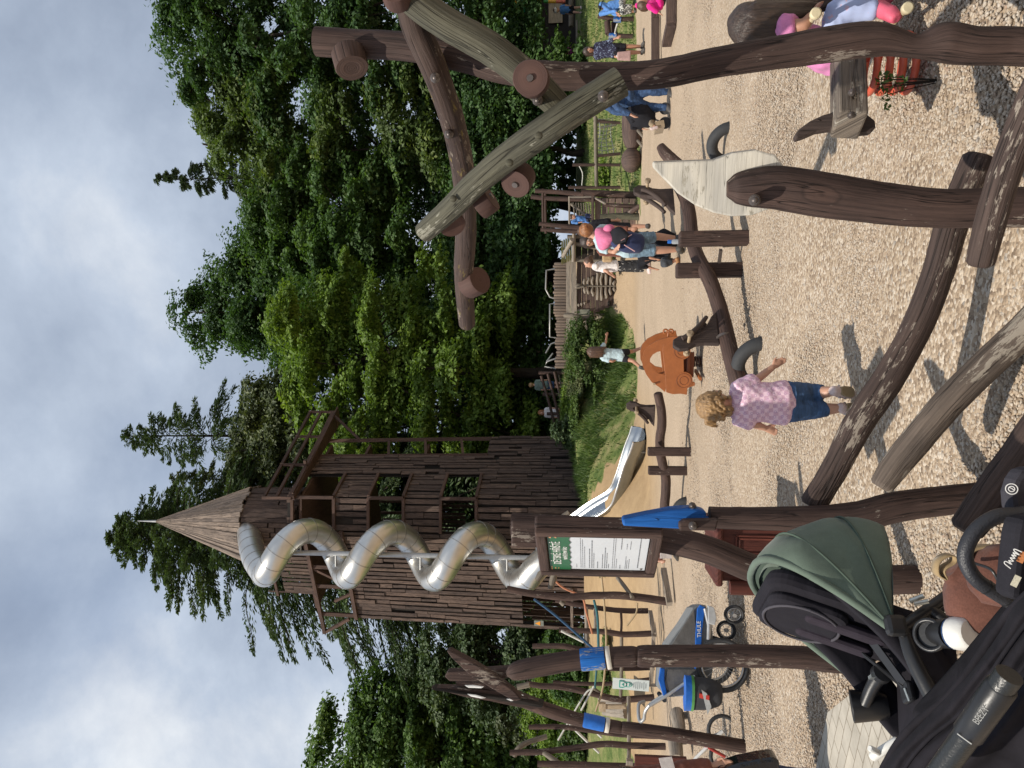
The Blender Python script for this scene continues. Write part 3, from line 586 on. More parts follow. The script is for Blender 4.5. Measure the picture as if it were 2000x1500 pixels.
def tower():
    YT = 26.0
    A1 = P(1142, 1048, YT); A2 = P(1142, 976, YT); zb = float(hz(A1.x, YT)) - 0.05
    dl = V3((-math.cos(R(27)), math.sin(R(27)), 0)); db = V3((math.cos(R(64)), math.sin(R(64)), 0))
    LD, LB = 4.25, 4.3
    Z = lambda V: P(V, 1010, YT).z
    t = thing('wooden_tower', 'tall wooden plank tower with a pointed spire and a spiral tube slide', 'tower', (A1.x, YT, zb))
    zt = Z(664); cen = (A1 + A2) / 2 + V3((-0.6, 2.6, 0))
    def tap(p, z):                          # the walls lean in a little towards the top
        k = 1 - 0.055 * (z - zb) / (zt - zb); q = V3((p.x, p.y, 0)); c = V3((cen.x, cen.y, 0)); q = c + (q - c) * k; return V3((q.x, q.y, z))
    def face(name, p0, p1, z0, z1, holes=(), w=0.2, gap=0.058, miss=0.12, mat=W_tower, back=True):
        p0 = V3((p0.x, p0.y, 0)); p1 = V3((p1.x, p1.y, 0)); d = (p1 - p0); L = d.length; d.normalize(); nrm = V3((d.y, -d.x, 0))
        if nrm.dot(V3((cen.x, cen.y, 0)) - p0) > 0: nrm = -nrm
        mb = MB(); bk = MB(); n = max(2, int(round(L / w))); w = L / n
        for i in range(n):
            s = (i + 0.5) * w; segs = [(z0, z1)]
            for a, b, h0, h1 in holes:
                if a - 0.3 * w < s < b + 0.3 * w:
                    ns = []
                    for q0, q1 in segs:
                        if h0 > q0 + 0.05: ns.append((q0, min(q1, h0)))
                        if h1 < q1 - 0.05: ns.append((max(q0, h1), q1))
                        if h1 <= q0 or h0 >= q1: ns.append((q0, q1))
                    segs = [x for x in dict.fromkeys(ns) if x[1] - x[0] > 0.05]
            for q0, q1 in segs:
                c0 = p0 + d * s
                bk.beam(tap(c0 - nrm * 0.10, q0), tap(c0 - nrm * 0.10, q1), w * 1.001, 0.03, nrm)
                z = q0
                while z < q1 - 0.02:
                    ln = random.choice((0.55, 0.9, 1.3, 1.8, 2.4)) * random.uniform(0.8, 1.2); e = min(q1, z + ln)
                    if q1 - e < 0.3: e = q1
                    if random.random() > miss or e - z > 1.2:
                        off = nrm * random.uniform(-0.02, 0.05); ww = w - gap * random.uniform(0.5, 1.8)
                        jig = d * random.uniform(-0.01, 0.01)
                        mb.beam(tap(c0 + off + jig, z + 0.004), tap(c0 + off - jig, e - 0.02), ww, 0.04, nrm)
                    z = e
        o = mb.build(name, mat, t)
        if back: bk.build('shade_backing', W_dark, o)  # near-black sheet behind the planks: shade inside the tower, put in as colour
        return o
    wins = [(Z(930), Z(860)), (Z(787), Z(718)), (Z(650), Z(568))]
    cl = A1 + dl * LD; cr = A2 + db * LB
    face('plank_wall', cl, A1, zb, zt, [(0.35, 1.75, zb - 1, Z(1013))], miss=0.05)
    LC = (A2 - A1).length
    face('plank_wall', A1, A2, zb, Z(556), [(0.10, LC - 0.04, a, b) for a, b in wins], w=0.23)
    face('plank_wall', A2, cr, zb, Z(556), [(0.06, 1.5, a, b) for a, b in wins] + [(2.9, 9, Z(930), Z(500))])
    bkp = cl + db * 4.6
    face('plank_wall', cl, bkp, zb, zt, back=False); face('plank_wall', bkp, cr, zb, zt, [(0.6, 1.9, wins[0][0], wins[0][1]), (0.6, 1.9, wins[1][0], wins[1][1]), (2.4, 9, Z(930), Z(600))], back=False)
    # storey floors seen through the openings
    for V in (932, 790, 660, 575):
        z = Z(V); MB().prism([(p.x - cen.x, p.y - cen.y) for p in (tap(A1, z), tap(A2, z), tap(cr, z), tap(bkp, z), tap(cl, z))], (cen.x, cen.y, z - 0.08), (0.93, 0, 0), (0, 0.93, 0), 0.1).build('storey_floor', W_beam, t)
    # frames round the corner windows
    for a, b in wins:
        mb = MB()
        for z in (a, b):
            mb.beam(tap(A1, z) + V3((0, -0.05, 0)), tap(A2, z) + V3((0, -0.05, 0)), 0.1, 0.1); mb.beam(tap(A2, z) + V3((0.05, -0.04, 0)), tap(A2 + db * 1.5, z) + V3((0.06, -0.02, 0)), 0.1, 0.1)
        mb.beam(tap(A2, a) + V3((0, -0.06, 0)), tap(A2, b) + V3((0, -0.06, 0)), 0.11, 0.11)
        mb.build('window_frame', W_beam, t)
    # open stair bay at the far right corner
    mb = MB(); q = A2 + db * (LB - 0.1)
    mb.beam(tap(q, Z(932)), tap(q, Z(560)), 0.14, 0.14, (1, 0, 0)); q2 = A2 + db * 2.95; mb.beam(tap(q2, Z(932)), tap(q2, Z(560)), 0.12, 0.12, (1, 0, 0))
    for V in (880, 800, 720): mb.beam(tap(q2, Z(V)), tap(q, Z(V - 14)), 0.08, 0.1)
    mb.build('corner_post', W_beam, t)
    # open gallery above the lit wall: posts, braces, rails
    z0, z1 = zt, Z(590)
    for s in (0.12, 1.75, 2.7, LD - 0.1):
        MB().beam(tap(cl - dl * s * 1, z0) if False else tap(A1 + dl * s, z0), tap(A1 + dl * s, z1 + 0.1), 0.13, 0.13, (1, 0, 0)).build('gallery_post', W_beam, t)
    mb = MB(); out = V3((-dl.y, dl.x, 0)); out = out if out.y < 0 else -out
    for z in (z0, z1): mb.beam(tap(A1 + out * 0.06, z), tap(cl + out * 0.06, z), 0.14, 0.13)
    mb.beam(tap(A1 + dl * 2.7, z0), tap(A1 + dl * 1.8, z1), 0.09, 0.09); mb.beam(tap(A1 + dl * 3.9 + db * 1.2, z0), tap(A1 + dl * 2.6 + db * 1.2, z1), 0.09, 0.09)
    mb.beam(tap(A1, z1 + 0.02), tap(cl + dl * 0.95, z1 + 0.02), 0.12, 0.13); mb.beam(tap(cl + dl * 0.9, z1), tap(cl + dl * 0.1, z0 + 0.3), 0.1, 0.1)
    mb.beam(tap(cl + db * 1.5 + dl * 0.6, z1), tap(cl + db * 1.5, z0 + 0.4), 0.1, 0.1)
    mb.build('gallery_beam', W_beam, t)
    face('gallery_parapet', A1 + dl * 1.05, A1 + dl * 3.1, z1 + 0.06, Z(524), mat=W_tower, w=0.19, gap=0.05, back=False)
    mb = MB(); mb.beam(tap(A1 + dl * 1.9, Z(508)), tap(A1 + dl * 3.3, Z(508)), 0.08, 0.09); mb.beam(tap(A1 + dl * 3.1, Z(590)), tap(A1 + dl * 3.1, Z(490)), 0.05, 0.05, (1, 0, 0)); mb.build('handrail', W_beam, t)
    # balcony running back along the right wall
    ob = V3((math.sin(R(64)), -math.cos(R(64)), 0)); mb = MB(); zf = Z(572)
    a0 = tap(A2 - db * 0.3 + ob * 0.15, zf); a1 = tap(A2 + db * 5.4 + ob * 0.75, zf)
    mb.beam(a0, a1, 0.14, 0.2); mb.beam(tap(A2 + db * 1.5, zf), tap(A2 + db * 1.5 + ob * 0.7, zf), 0.1, 0.1); mb.beam(tap(A2 + db * 5.3, zf), a1, 0.12, 0.16)
    for k in (0.0, 0.35, 0.68, 1.0):
        b0 = a0.lerp(a1, k); mb.beam(b0, b0 + V3((0, 0, 1.05)), 0.1, 0.1, (1, 0, 0))
    for h in (0.55, 1.0): mb.beam(a0 + V3((0, 0, h)), a1 + V3((0, 0, h)), 0.09, 0.1)
    b1 = a1 - db * 0.2; mb.beam(b1, tap(A2 + db * 4.2, zf - 1.3), 0.1, 0.1)
    mb.build('balcony_railing', W_beam, t)
    MB().prism([(0, 0), (5.6, 0), (5.6, 0.75), (0, 0.3)], tap(A2 - db * 0.2, zf - 0.03), db, ob, 0.06).build('balcony_floor', W_beam, t)
    # hut under the spire: eight plank sides
    ap = P(303, 1018, 27.6); hc = V3((ap.x, 27.6, 0)); r = PX(71, 463, 27.6); ze = P(464, 1018, 26.2).z; zh0 = Z(572)
    ang = [R(-90 - 19 + 45 * k) for k in range(9)]
    def oct_(k, rr, z): return V3((hc.x + rr * math.cos(ang[k]), hc.y + rr * math.sin(ang[k]), z))
    mb = MB(); bk = MB()
    for k in range(8):
        p, q = oct_(k, r, 0), oct_(k + 1, r, 0); n = 6
        for i in range(n):
            c = p.lerp(q, (i + 0.5) / n); nr = (c - hc); nr.z = 0; nr.normalize(); ww = (q - p).length / n
            top = ze - random.uniform(0, 0.12); bot = zh0 + random.uniform(0, 0.15)
            mid = random.choice((None, random.uniform(0.3, 0.7)))
            for u0, u1 in ([(0, 1)] if mid is None else [(0, mid - 0.02), (mid + 0.01, 1)]):
                mb.beam(c + V3((0, 0, bot + (top - bot) * u0)) + nr * random.uniform(0, 0.03), c + V3((0, 0, bot + (top - bot) * u1)) + nr * 0.01, ww * 0.9, 0.04, nr)
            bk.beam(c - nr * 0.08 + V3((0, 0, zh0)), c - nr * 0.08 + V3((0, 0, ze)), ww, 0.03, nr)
    o = mb.build('hut_wall', W_tower, t); bk.build('shade_backing', W_dark, o)  # dark backing paints the shade seen between the hut planks
    mb = MB(); rr = r * 1.07
    for k in range(8):
        p, q = oct_(k, rr, ze), oct_(k + 1, rr, ze); n = 6
        for i in range(n):
            a = p.lerp(q, i / n); b = p.lerp(q, (i + 0.93) / n); up_ = (a - hc); up_.z = 0.5; up_.normalize(); o = up_ * random.uniform(0.0, 0.05)
            dz = V3((0, 0, random.uniform(-0.14, 0.05))); top = ap + o * 0.2
            ta = top + (a - hc - V3((0, 0, ze))) * 0.015; tb = top + (b - hc - V3((0, 0, ze))) * 0.015
            vs = [a + o + dz, b + o + dz, tb, ta]; lo = [v - up_ * 0.05 for v in vs]; L = (top - a).length; w_ = (b - a).length; s_ = random.uniform(0, 40)
            mb.add(vs + lo, [(0, 1, 2, 3), (7, 6, 5, 4), (0, 4, 5, 1), (1, 5, 6, 2), (3, 2, 6, 7), (0, 3, 7, 4)], [[(s_, 0), (s_ + w_, 0), (s_ + w_ * .6, L), (s_ + w_ * .4, L)]] * 6)
    rf = mb.build('spire_roof', W_roof, t)
    MB().tube([ap - V3((0, 0, 0.1)), ap + V3((0, 0, 0.7))], [0.05, 0.015], 6).build('lightning_rod', STEEL_D, rf)
    # small yellow warning plate on the corner board
    c = tap(cl - dl * 0.3, Z(1046)) + out * 0.07; MB().prism([(-0.13, -0.17), (0.13, -0.17), (0.13, 0.17), (-0.13, 0.17)], c, -dl, (0, 0, 1), 0.01).build('warning_plate', paint('plate_grey', (0.2, 0.21, 0.18), 0.5), t)
    MB().prism([(-0.10, -0.08), (0.10, -0.08), (0, 0.11)], c + out * 0.012 + V3((0, 0, 0.03)), -dl, (0, 0, 1), 0.006).build('warning_triangle', paint('warn_orange', (0.75, 0.30, 0.03), 0.5), t)
    # lower door rail
    MB().beam(tap(cl - dl * 0.2, zb + 0.5) + out * 0.08, tap(cl - dl * 2.0, zb + 0.5) + out * 0.08, 0.06, 0.09).build('door_rail', W_roof, t)

    # ---------------- tube slide
    YS = 24.6; s = thing('tube_slide', 'shiny steel tube slide spiralling down the lit side of the tower', 'slide', (P(1142, 1082, YS).x, YS, zb))
    ax = P(700, 1082, YS).x; rh = PX(43, 760, YS); rt = PX(25, 760, YS)
    zz = [P(V, 1140, YS).z for V in (516, 676, 844, 1012)]
    pts = [P(485, 1020, 27.0), P(488, 1052, 26.2), P(497, 1090, 25.3)]
    n = 28
    for k in range(int(3.28 * n)):
        u = k / n; i = min(2, int(u)); z = zz[i] + (zz[i + 1] - zz[i]) * (u - i) if u < 3 else zz[3] + (zz[3] - zz[2]) * (u - 3)
        a = math.pi + 2 * math.pi * u; pts.append(V3((ax + rh * math.cos(a), YS + rh * math.sin(a), z)))
    e = pts[-1]; pts += [e + V3((0.55, -0.45, -0.5)), P(1072, 1062, 23.0), P(1100, 1045, 22.7)]
    m = MB(); q = crom([tuple(p) for p in pts[:4]], 5)[:-1] + [np.array(p) for p in pts[3:]]
    pp = []; rr_ = []; acc = 0; prev = None
    for i, p in enumerate(q):
        if prev is not None: acc += float(np.linalg.norm(p - prev))
        prev = p; pp.append(V3(p)); rr_.append(rt)
    m.tube(pp, rr_, 22, caps=False); m.build('tube', STEEL, s)
    sm = MB(); L = 0; last = -1
    for i in range(1, len(pp)):
        L += (pp[i] - pp[i - 1]).length
        if int(L / 0.46) != last:
            last = int(L / 0.46); d = (pp[i] - pp[i - 1]).normalized(); sm.tube([pp[i] - d * 0.014, pp[i] + d * 0.014], rt * 1.016, 22, smooth=True)
    sm.build('seam_ring', paint('seam_steel', (0.36, 0.345, 0.32), 0.4, 0.85), s)
    pb = MB(); pb.tube([V3((ax, YS, zb - 0.1)), V3((ax, YS, zz[0] - 0.2))], 0.085, 12)
    for i in range(3):
        z = (zz[i] + zz[i + 1]) / 2; 
        for sgn, dz in ((1, 0.15), (-1, -1.05)): pb.tube([V3((ax, YS, z + dz)), V3((ax + sgn * rh * 0.9, YS, z + dz))], 0.03, 6)
    pb.build('support_post', STEEL_D, s)
    # open trough at the bottom
    path = crom([tuple(P(*a)) for a in ((1075, 1062, 23.0), (1110, 1040, 22.7), (1160, 1005, 22.2), (1208, 976, 21.7), (1224, 945, 21.3), (1240, 895, 20.9), (1252, 866, 20.6), (1258, 848, 20.4))], 6)
    prof = [(-0.33, 0.30), (-0.30, 0.30), (-0.29, 0.1), (-0.2, 0.0), (0, -0.03), (0.2, 0.0), (0.29, 0.1), (0.30, 0.30), (0.33, 0.30), (0.33, 0.26), (0.22, -0.03), (0, -0.06), (-0.22, -0.03), (-0.33, 0.26)]
    rows = []; eL = []; eR = []
    for i, p in enumerate(path):
        p = V3(p); d = V3(path[min(i + 1, len(path) - 1)]) - V3(path[max(i - 1, 0)]); d.z = 0; d.normalize(); sd_ = V3((d.y, -d.x, 0))
        rows.append([p + sd_ * a + V3((0, 0, b)) for a, b in prof]); eL.append(p - sd_ * 0.32 + V3((0, 0, 0.3))); eR.append(p + sd_ * 0.32 + V3((0, 0, 0.3)))
    tr = MB().grid(rows, True, closed=True).build('trough', paint('trough_steel', (0.34, 0.37, 0.40), 0.22, 0.97, var=0.08, scale=2, bump=0.04, bscale=5), s)
    MB().tube(eL, 0.025, 8).tube(eR, 0.025, 8).build('rim', paint('rim_steel', (0.72, 0.71, 0.68), 0.3, 0.8), tr)
    for k in (16, 24, 32):
        p = V3(path[min(k, len(path) - 1)]); MB().tube([V3((p.x, p.y, float(hz(p.x, p.y)) - 0.1)), p], 0.03, 7).build('trough_leg', STEEL_D, s)
tower()

# ================================================================== BACKGROUND STRUCTURES
W_post = wood('stained_post', (0.090, 0.057, 0.047), (0.042, 0.027, 0.023), worn=(0.24, 0.20, 0.165), wear=0.05, crack=1.3, knots=True)
W_postl = wood('pale_flaking_log', (0.165, 0.130, 0.105), (0.09, 0.07, 0.056), worn=(0.30, 0.26, 0.21), wear=0.6, crack=1.4, knots=True)
W_postw = wood('stained_flaking_log', (0.088, 0.060, 0.050), (0.045, 0.031, 0.026), worn=(0.25, 0.21, 0.17), wear=0.32, crack=1.4, knots=True)
W_grey = wood('grey_green_log', (0.125, 0.120, 0.085), (0.062, 0.058, 0.04), worn=(0.25, 0.24, 0.19), wear=0.15, crack=1.6, bump=0.45, knots=True)
W_moss = wood('lichen_log', (0.092, 0.061, 0.049), (0.046, 0.031, 0.026), worn=(0.22, 0.18, 0.14), wear=0.25, crack=1.2, moss=(0.25, 0.19, 0.045))
W_pale = wood('pale_grey_planks', (0.33, 0.285, 0.235), (0.2, 0.17, 0.135), crack=1.0, grain=0.6)
W_light = wood('light_raw_timber', (0.46, 0.37, 0.26), (0.32, 0.25, 0.17), crack=0.6)
W_panel = wood('brown_stained_boards', (0.115, 0.080, 0.068), (0.06, 0.042, 0.037), grain=0.5)
W_red = wood('red_brown_paint', (0.115, 0.035, 0.025), (0.07, 0.022, 0.017), crack=0.8, grain=0.6, rough=0.45)
W_branch = wood('grey_branch', (0.22, 0.19, 0.15), (0.12, 0.1, 0.08), crack=0.8)
def log(mb, px, n=16, amp=0.05, res=4, seed=None, frq=5.0, rnd=0.0):
    """px: (photo x, photo y, Y, width in photo pixels) along a log"""
    pts = [P(a[0], a[1], a[2]) for a in px]; rad = [PX(a[3], a[0], a[2]) / 2 for a in px]
    if px[0][2] < 6: n = 36; res = int(res * 2.2)
    return mb.tube(pts, rad, n, res=res, amp=amp, frq=frq, seed=random.uniform(0, 30) if seed is None else seed, rnd=rnd)

def stakes():
    t = thing('stake_wall', 'row of short pointed wooden stakes along the top of the sand bank', 'palisade', ground(2.6, 29.2))
    n = 37; mb = MB()
    for i in range(n):
        y = 515 + (716 - 515) * i / (n - 1) + random.uniform(-1, 1); a = P(1110, y, 29.2); b = P(1082 + random.uniform(-2, 2.5) + (3 if i > 18 else 0), y, 29.2)
        mb.tube([a, b - V3((0, 0, 0.05)), b], [PX(3.1, 1100, 29.2), PX(3.1, 1100, 29.2), PX(2.0, 1100, 29.2)], 8, smooth=True)
    mb.build('stakes', wood('brown_grey_stakes', (0.235, 0.18, 0.14), (0.14, 0.105, 0.08), crack=1.0), t)
    t = thing('metal_handrail', 'bent grey metal handrails standing above the stake wall', 'handrail', ground(2.6, 30.2)); mb = MB()
    for ps in (((1085, 525), (1067, 528), (1066, 565), (1074, 580), (1086, 584)), ((1090, 592), (1074, 594), (1074, 658), (1090, 660)), ((1086, 668), (1076, 672), (1066, 690)), ((1086, 700), (1068, 706), (1064, 716), (1086, 720)), ((1068, 706), (1080, 690))):
        mb.tube([P(a, b, 30.2) for a, b in ps], 0.035, 7)
    mb.build('rails', paint('rail_grey', (0.26, 0.255, 0.245), 0.4, 0.4), t)
stakes()
def ribwall():
    Y = 27.3; t = thing('climbing_wall', 'brown board wall with a fish skeleton of carved wooden ribs on it', 'climbing wall', P(1205, 560, Y))
    mb = MB()
    for i in range(9):                       # boards lie level, a slanted left end
        v0 = 1127 + i * 9.0; yl = 612 - max(0, (i - 3.5)) * 4.2
        a = P(v0 + 4.3, yl, Y); b = P(v0 + 4.3, 498, Y); mb.beam(a, b, 0.05, PX(8.6, 1160, Y), (0, 0, 1))
    mb.build('boards', W_panel, t)
    MB().beam(P(1124, 614, Y - 0.05), P(1121, 470, Y - 0.05), 0.14, 0.10).build('top_beam', W_pale, t)
    mb = MB(); mb.tube([P(1128, 557, Y - 0.1), P(1160, 559, Y - 0.1), P(1200, 559, Y - 0.1), P(1209, 563, Y - 0.12), P(1214, 568, Y - 0.15)], [0.03, 0.035, 0.03, 0.02, 0.012], 7, res=3); mb.build('spine', W_branch, t)
    for i, (v, l, r) in enumerate(((1142, 13, 14), (1149, 15, 16), (1158, 19, 18), (1167, 27, 26), (1175, 28, 26), (1184, 24, 24), (1192, 17, 18), (1200, 10, 10))):
        for sg, ln in ((1, l), (-1, r)):
            c = 559; m = MB(); m.tube([P(v, c + sg * 2, Y - 0.1), P(v + random.uniform(-2, 1), c + sg * ln * 0.5, Y - 0.14), P(v + random.uniform(0, 2), c + sg * ln * 0.85, Y - 0.12), P(v - 1, c + sg * ln, Y - 0.1)], [0.03, 0.05, 0.055, 0.035], 7, res=3, amp=0.15)
            m.build('rib', W_pale, t)
    m = MB(); m.ball(P(1130, 559, Y - 0.12), (0.1, 0.07, 0.14)); m.tube([P(1126, 562, Y - 0.2), P(1140, 560, Y - 0.2)], 0.04, 7); m.build('skull', W_branch, t)
    for v, y in ((1130, 596), (1136, 594), (1142, 592)): MB().ball(P(v, y, Y - 0.08), (0.06, 0.05, 0.045), 8, 6, amp=0.3).build('climbing_hold', W_pale, t)
    MB().ball(P(1190, 592, Y - 0.08), (0.1, 0.05, 0.07), 8, 6).build('climbing_hold', W_dark, t)
    m = MB(); a = P(1139, 610, Y - 0.05); m.box(a, (0.2, 0.04, 0.46)); m.build('grey_hatch', wood('hatch_grey_green', (0.24, 0.25, 0.2), None, grain=0.6), t)
    # pale side wall running back behind the bush
    t2 = thing('plank_retaining_wall', 'pale weathered plank wall left of the fish skeleton wall', 'wall', P(1200, 650, 28))
    mb = MB()
    for i in range(10):
        v = 1110 + i * 9; a = P(v, 500 if i < 2 else 613, 27.7); b = P(v, 676, 28.8); mb.beam(a, b, 0.05, PX(8.5, 1150, 28), (0, 0, 1))
    mb.build('planks', W_pale, t2)
    m = MB(); m.tube([P(1102, 616, 27.4), P(1118, 617, 27.3), P(1140, 622, 27.2), P(1165, 615, 27.15)], [0.09, 0.1, 0.09, 0.04], 8, res=4, amp=0.1)
    tag(m.build('curved_branch', W_branch, None, origin=P(1165, 615, 27.15)), 'curved dark branch set upright at the corner of the skeleton wall', 'branch')
ribwall()
def playhouse():
    Y = 23.8; t = thing('play_platform', 'wooden play platform on posts with a plank front and rails', 'play platform', P(1250, 410, Y))
    def post(name, pts, mat=W_post, res=3): log(m := MB(), pts, 10, 0.06, res); return m.build(name, mat, t)
    post('post', [(1045, 373, Y, 9), (1090, 375, Y, 9), (1140, 380, Y, 10)]); post('post', [(1135, 376, Y, 13), (1190, 379, Y, 14), (1252, 382, Y, 15)])
    post('post', [(1037, 384, Y + 1.5, 9), (1080, 388, Y + 1.5, 9), (1245, 392, Y + 1.5, 9)]); post('post', [(1053, 437, Y, 8), (1100, 442, Y, 9), (1160, 446, Y, 9), (1250, 449, Y, 10)])
    post('post', [(1056, 448, Y + 1.5, 8), (1120, 452, Y + 1.5, 9), (1240, 456, Y + 1.5, 9)])
    for a, b in (((1060, 369, Y), (1061, 446, Y)), ((1065, 378, Y + 1.5), (1066, 456, Y + 1.5))): MB().tube([P(*a), P(*b)], PX(2.6, 1060, Y), 8).build('cross_bar', W_post, t)
    MB().tube([P(1112, 384, Y), P(1112, 441, Y)], 0.03, 7).tube([P(1112, 385, Y), P(1158, 384, Y)], 0.035, 7).tube([P(1158, 384, Y), P(1182, 398, Y - 0.9)], 0.03, 7).build('guard_rail', W_pale, t)
    m = MB()
    for i in range(3): m.beam(P(1157 + i * 0.5, 386, Y + i * 0.5), P(1157 + i * 0.5, 446, Y + i * 0.5), 0.48, 0.07)
    m.build('floor', W_panel, t)
    m = MB()
    for i in range(6):
        v = 1163 + i * 13.5; yl = 446; m.beam(P(v + 5, 388, Y - 0.05), P(v + 5, yl, Y - 0.05), 0.05, PX(11.6, 1200, Y))
    m.build('plank_front', wood('warm_grey_boards', (0.21, 0.15, 0.125), (0.13, 0.095, 0.08), grain=0.6), t)
    post('post', [(1180, 400, Y - 0.4, 8), (1251, 404, Y - 0.4, 9)]); log(m := MB(), [(1172, 424, Y - 0.6, 11), (1215, 422, Y - 0.6, 13), (1255, 424, Y - 0.6, 15)], 10); m.build('post', W_grey, t)
    log(m := MB(), [(1258, 396, Y - 1.2, 6), (1232, 414, Y - 0.6, 12), (1215, 424, Y - 0.6, 10)], 9); m.build('brace', W_post, t)
    m = MB()
    for i in range(7): m.tube([P(1120 + i * 5, 396 + i * 0.2, Y + 1.2), P(1122 + i * 5, 420, Y + 1.1)], 0.022, 6)
    m.build('rope_rungs', W_branch, t)
    MB().tube([P(1115, 398, Y + 0.5), P(1160, 432, Y + 0.3)], 0.05, 7).build('stair_rail', W_branch, t)
    # timber shelter frame left of the platform
    t2 = thing('timber_shelter', 'low timber shelter with a mossy sloping roof beside the platform', 'shelter', P(1210, 480, 25.5))
    for v0, y0, v1, y1, w in ((1108, 462, 1210, 464, 7), (1122, 476, 1200, 490, 8), (1118, 508, 1205, 510, 7)): log(m := MB(), [(v0, y0, 25.5, w), (v1, y1, 25.5, w)], 8); m.build('post', W_branch, t2)
    MB().tube([P(1121, 455, 25.4), P(1120, 512, 25.4)], 0.06, 8).build('beam', W_pale, t2)
    m = MB()
    for i in range(6): m.beam(P(1118 - i * 4, 462 + i * 2, 25.6 + i * 0.35), P(1118 - i * 4, 505 + i * 2, 25.6 + i * 0.35), 0.4, 0.05)
    m.build('roof', wood('mossy_roof', (0.15, 0.14, 0.055), (0.09, 0.09, 0.035), moss=(0.2, 0.2, 0.05)), t2)
    MB().tube([P(1118, 468, 25.0), P(1100, 500, 26.2)], 0.07, 8).build('roof_pole', W_pale, t2)
    m = MB()
    for i in range(6): m.beam(P(1130 + i * 12, 458, 26.4), P(1130 + i * 12, 508, 26.4), 0.04, PX(11, 1150, 26))
    m.build('back_boards', W_dark, t2)
playhouse()
def railfence():
    t = thing('rail_fence', 'dark round rail fence on the bank between bush and tower', 'fence', ground(0.2, 29.6)); Y = 29.6
    for a, b in (((1057, 734), (1090, 862)), ((1070, 730), (1101, 866)), ((1083, 726), (1110, 862))): MB().tube([P(*a, Y), P((a[0] + b[0]) / 2 + 2, (a[1] + b[1]) / 2, Y), P(*b, Y + 0.5)], 0.055, 8, res=4, amp=0.06).build('rail', W_post, t)
    MB().tube([P(1090, 726, Y + 0.2), P(1107, 800, Y + 0.2), P(1120, 864, Y + 0.6)], 0.03, 7).build('rail', W_pale, t)
    for v, y in ((1052, 728), (1060, 770), (1068, 808), (1082, 862)): MB().tube([P(v, y, Y + 0.1), P(1128, y + 1, Y + 0.1)], 0.065, 8).build('post', W_post, t)
railfence()
def critter():
    Y = 22.3; c = P(1235, 245, Y); t = thing('wooden_caterpillar', 'big brown wooden ant figure with barrel body and ball head at the grass edge', 'play figure', ground(c.x, Y))
    pts = [P(1235, y, Y) for y in (292, 283, 268, 248, 228, 208, 196)]; MB().tube(pts, [PX(k, 1235, Y) / 2 for k in (16, 30, 38, 41, 40, 32, 16)], 18, res=3, amp=0.02).build('body', W_panel, t)
    MB().ball(P(1233, 313, Y), (PX(24, 1235, Y), PX(20, 1235, Y), PX(20, 1235, Y)), 18, 12, amp=0.04).build('head', W_panel, t)
    m = MB()
    for y in (275, 255, 235): m.tube([P(1246, y, Y - 0.3), P(1251, y + 6, Y - 0.5), P(1260, y + 16, Y - 0.5)], 0.045, 7, res=4)
    m.build('branch_leg', W_branch, t)
critter()
def netfence():
    Y = 27; t = thing('rope_net', 'rope climbing net slung under a long horizontal pole on the meadow', 'climbing net', ground(P(1200, 265, Y).x, Y))
    MB().tube([P(1163, 228, Y), P(1165, 365, Y)], 0.07, 8, amp=0.05).build('top_pole', W_branch, t)
    for y0, y1, v in ((366, 366, 1110), (322, 322, 1118), (236, 240, 1160), (305, 300, 1165)): MB().tube([P(v, y0, Y), P(1212, y1, Y)], 0.055, 8, amp=0.06).build('post', W_post, t)
    m = MB()
    for i in range(10):
        y = 232 + i * 7.6; m.tube([P(1165, y, Y), P(1182, y + 1.5, Y + 0.1), P(1198 + 4 * math.sin(i), y - 2, Y + 0.4)], 0.018, 5, res=3)
    for k in range(4): m.tube([P(1169 + k * 9 + 3 * math.sin(i * 0.7 + k), 232 + i * 10, Y + k * 0.1) for i in range(8)], 0.018, 5, res=2)
    m.build('net', paint('rope_white', (0.5, 0.49, 0.44), 0.9), t)
    m = MB(); m.tube([P(1131, 323, Y), P(1138, 340, Y), P(1136, 366, Y)], 0.02, 5, res=5); m.build('slack_rope', paint('rope_white', (0.5, 0.49, 0.44), 0.9), t)
    tag(MB().tube([P(1172, 250, 29), P(1200, 244, 29), P(1230, 242, 29)], 0.05, 6).build('fence_post', W_branch, None, origin=ground(P(1230, 242, 29).x, 29)), 'grey stick standing behind the rope net', 'post')
netfence()
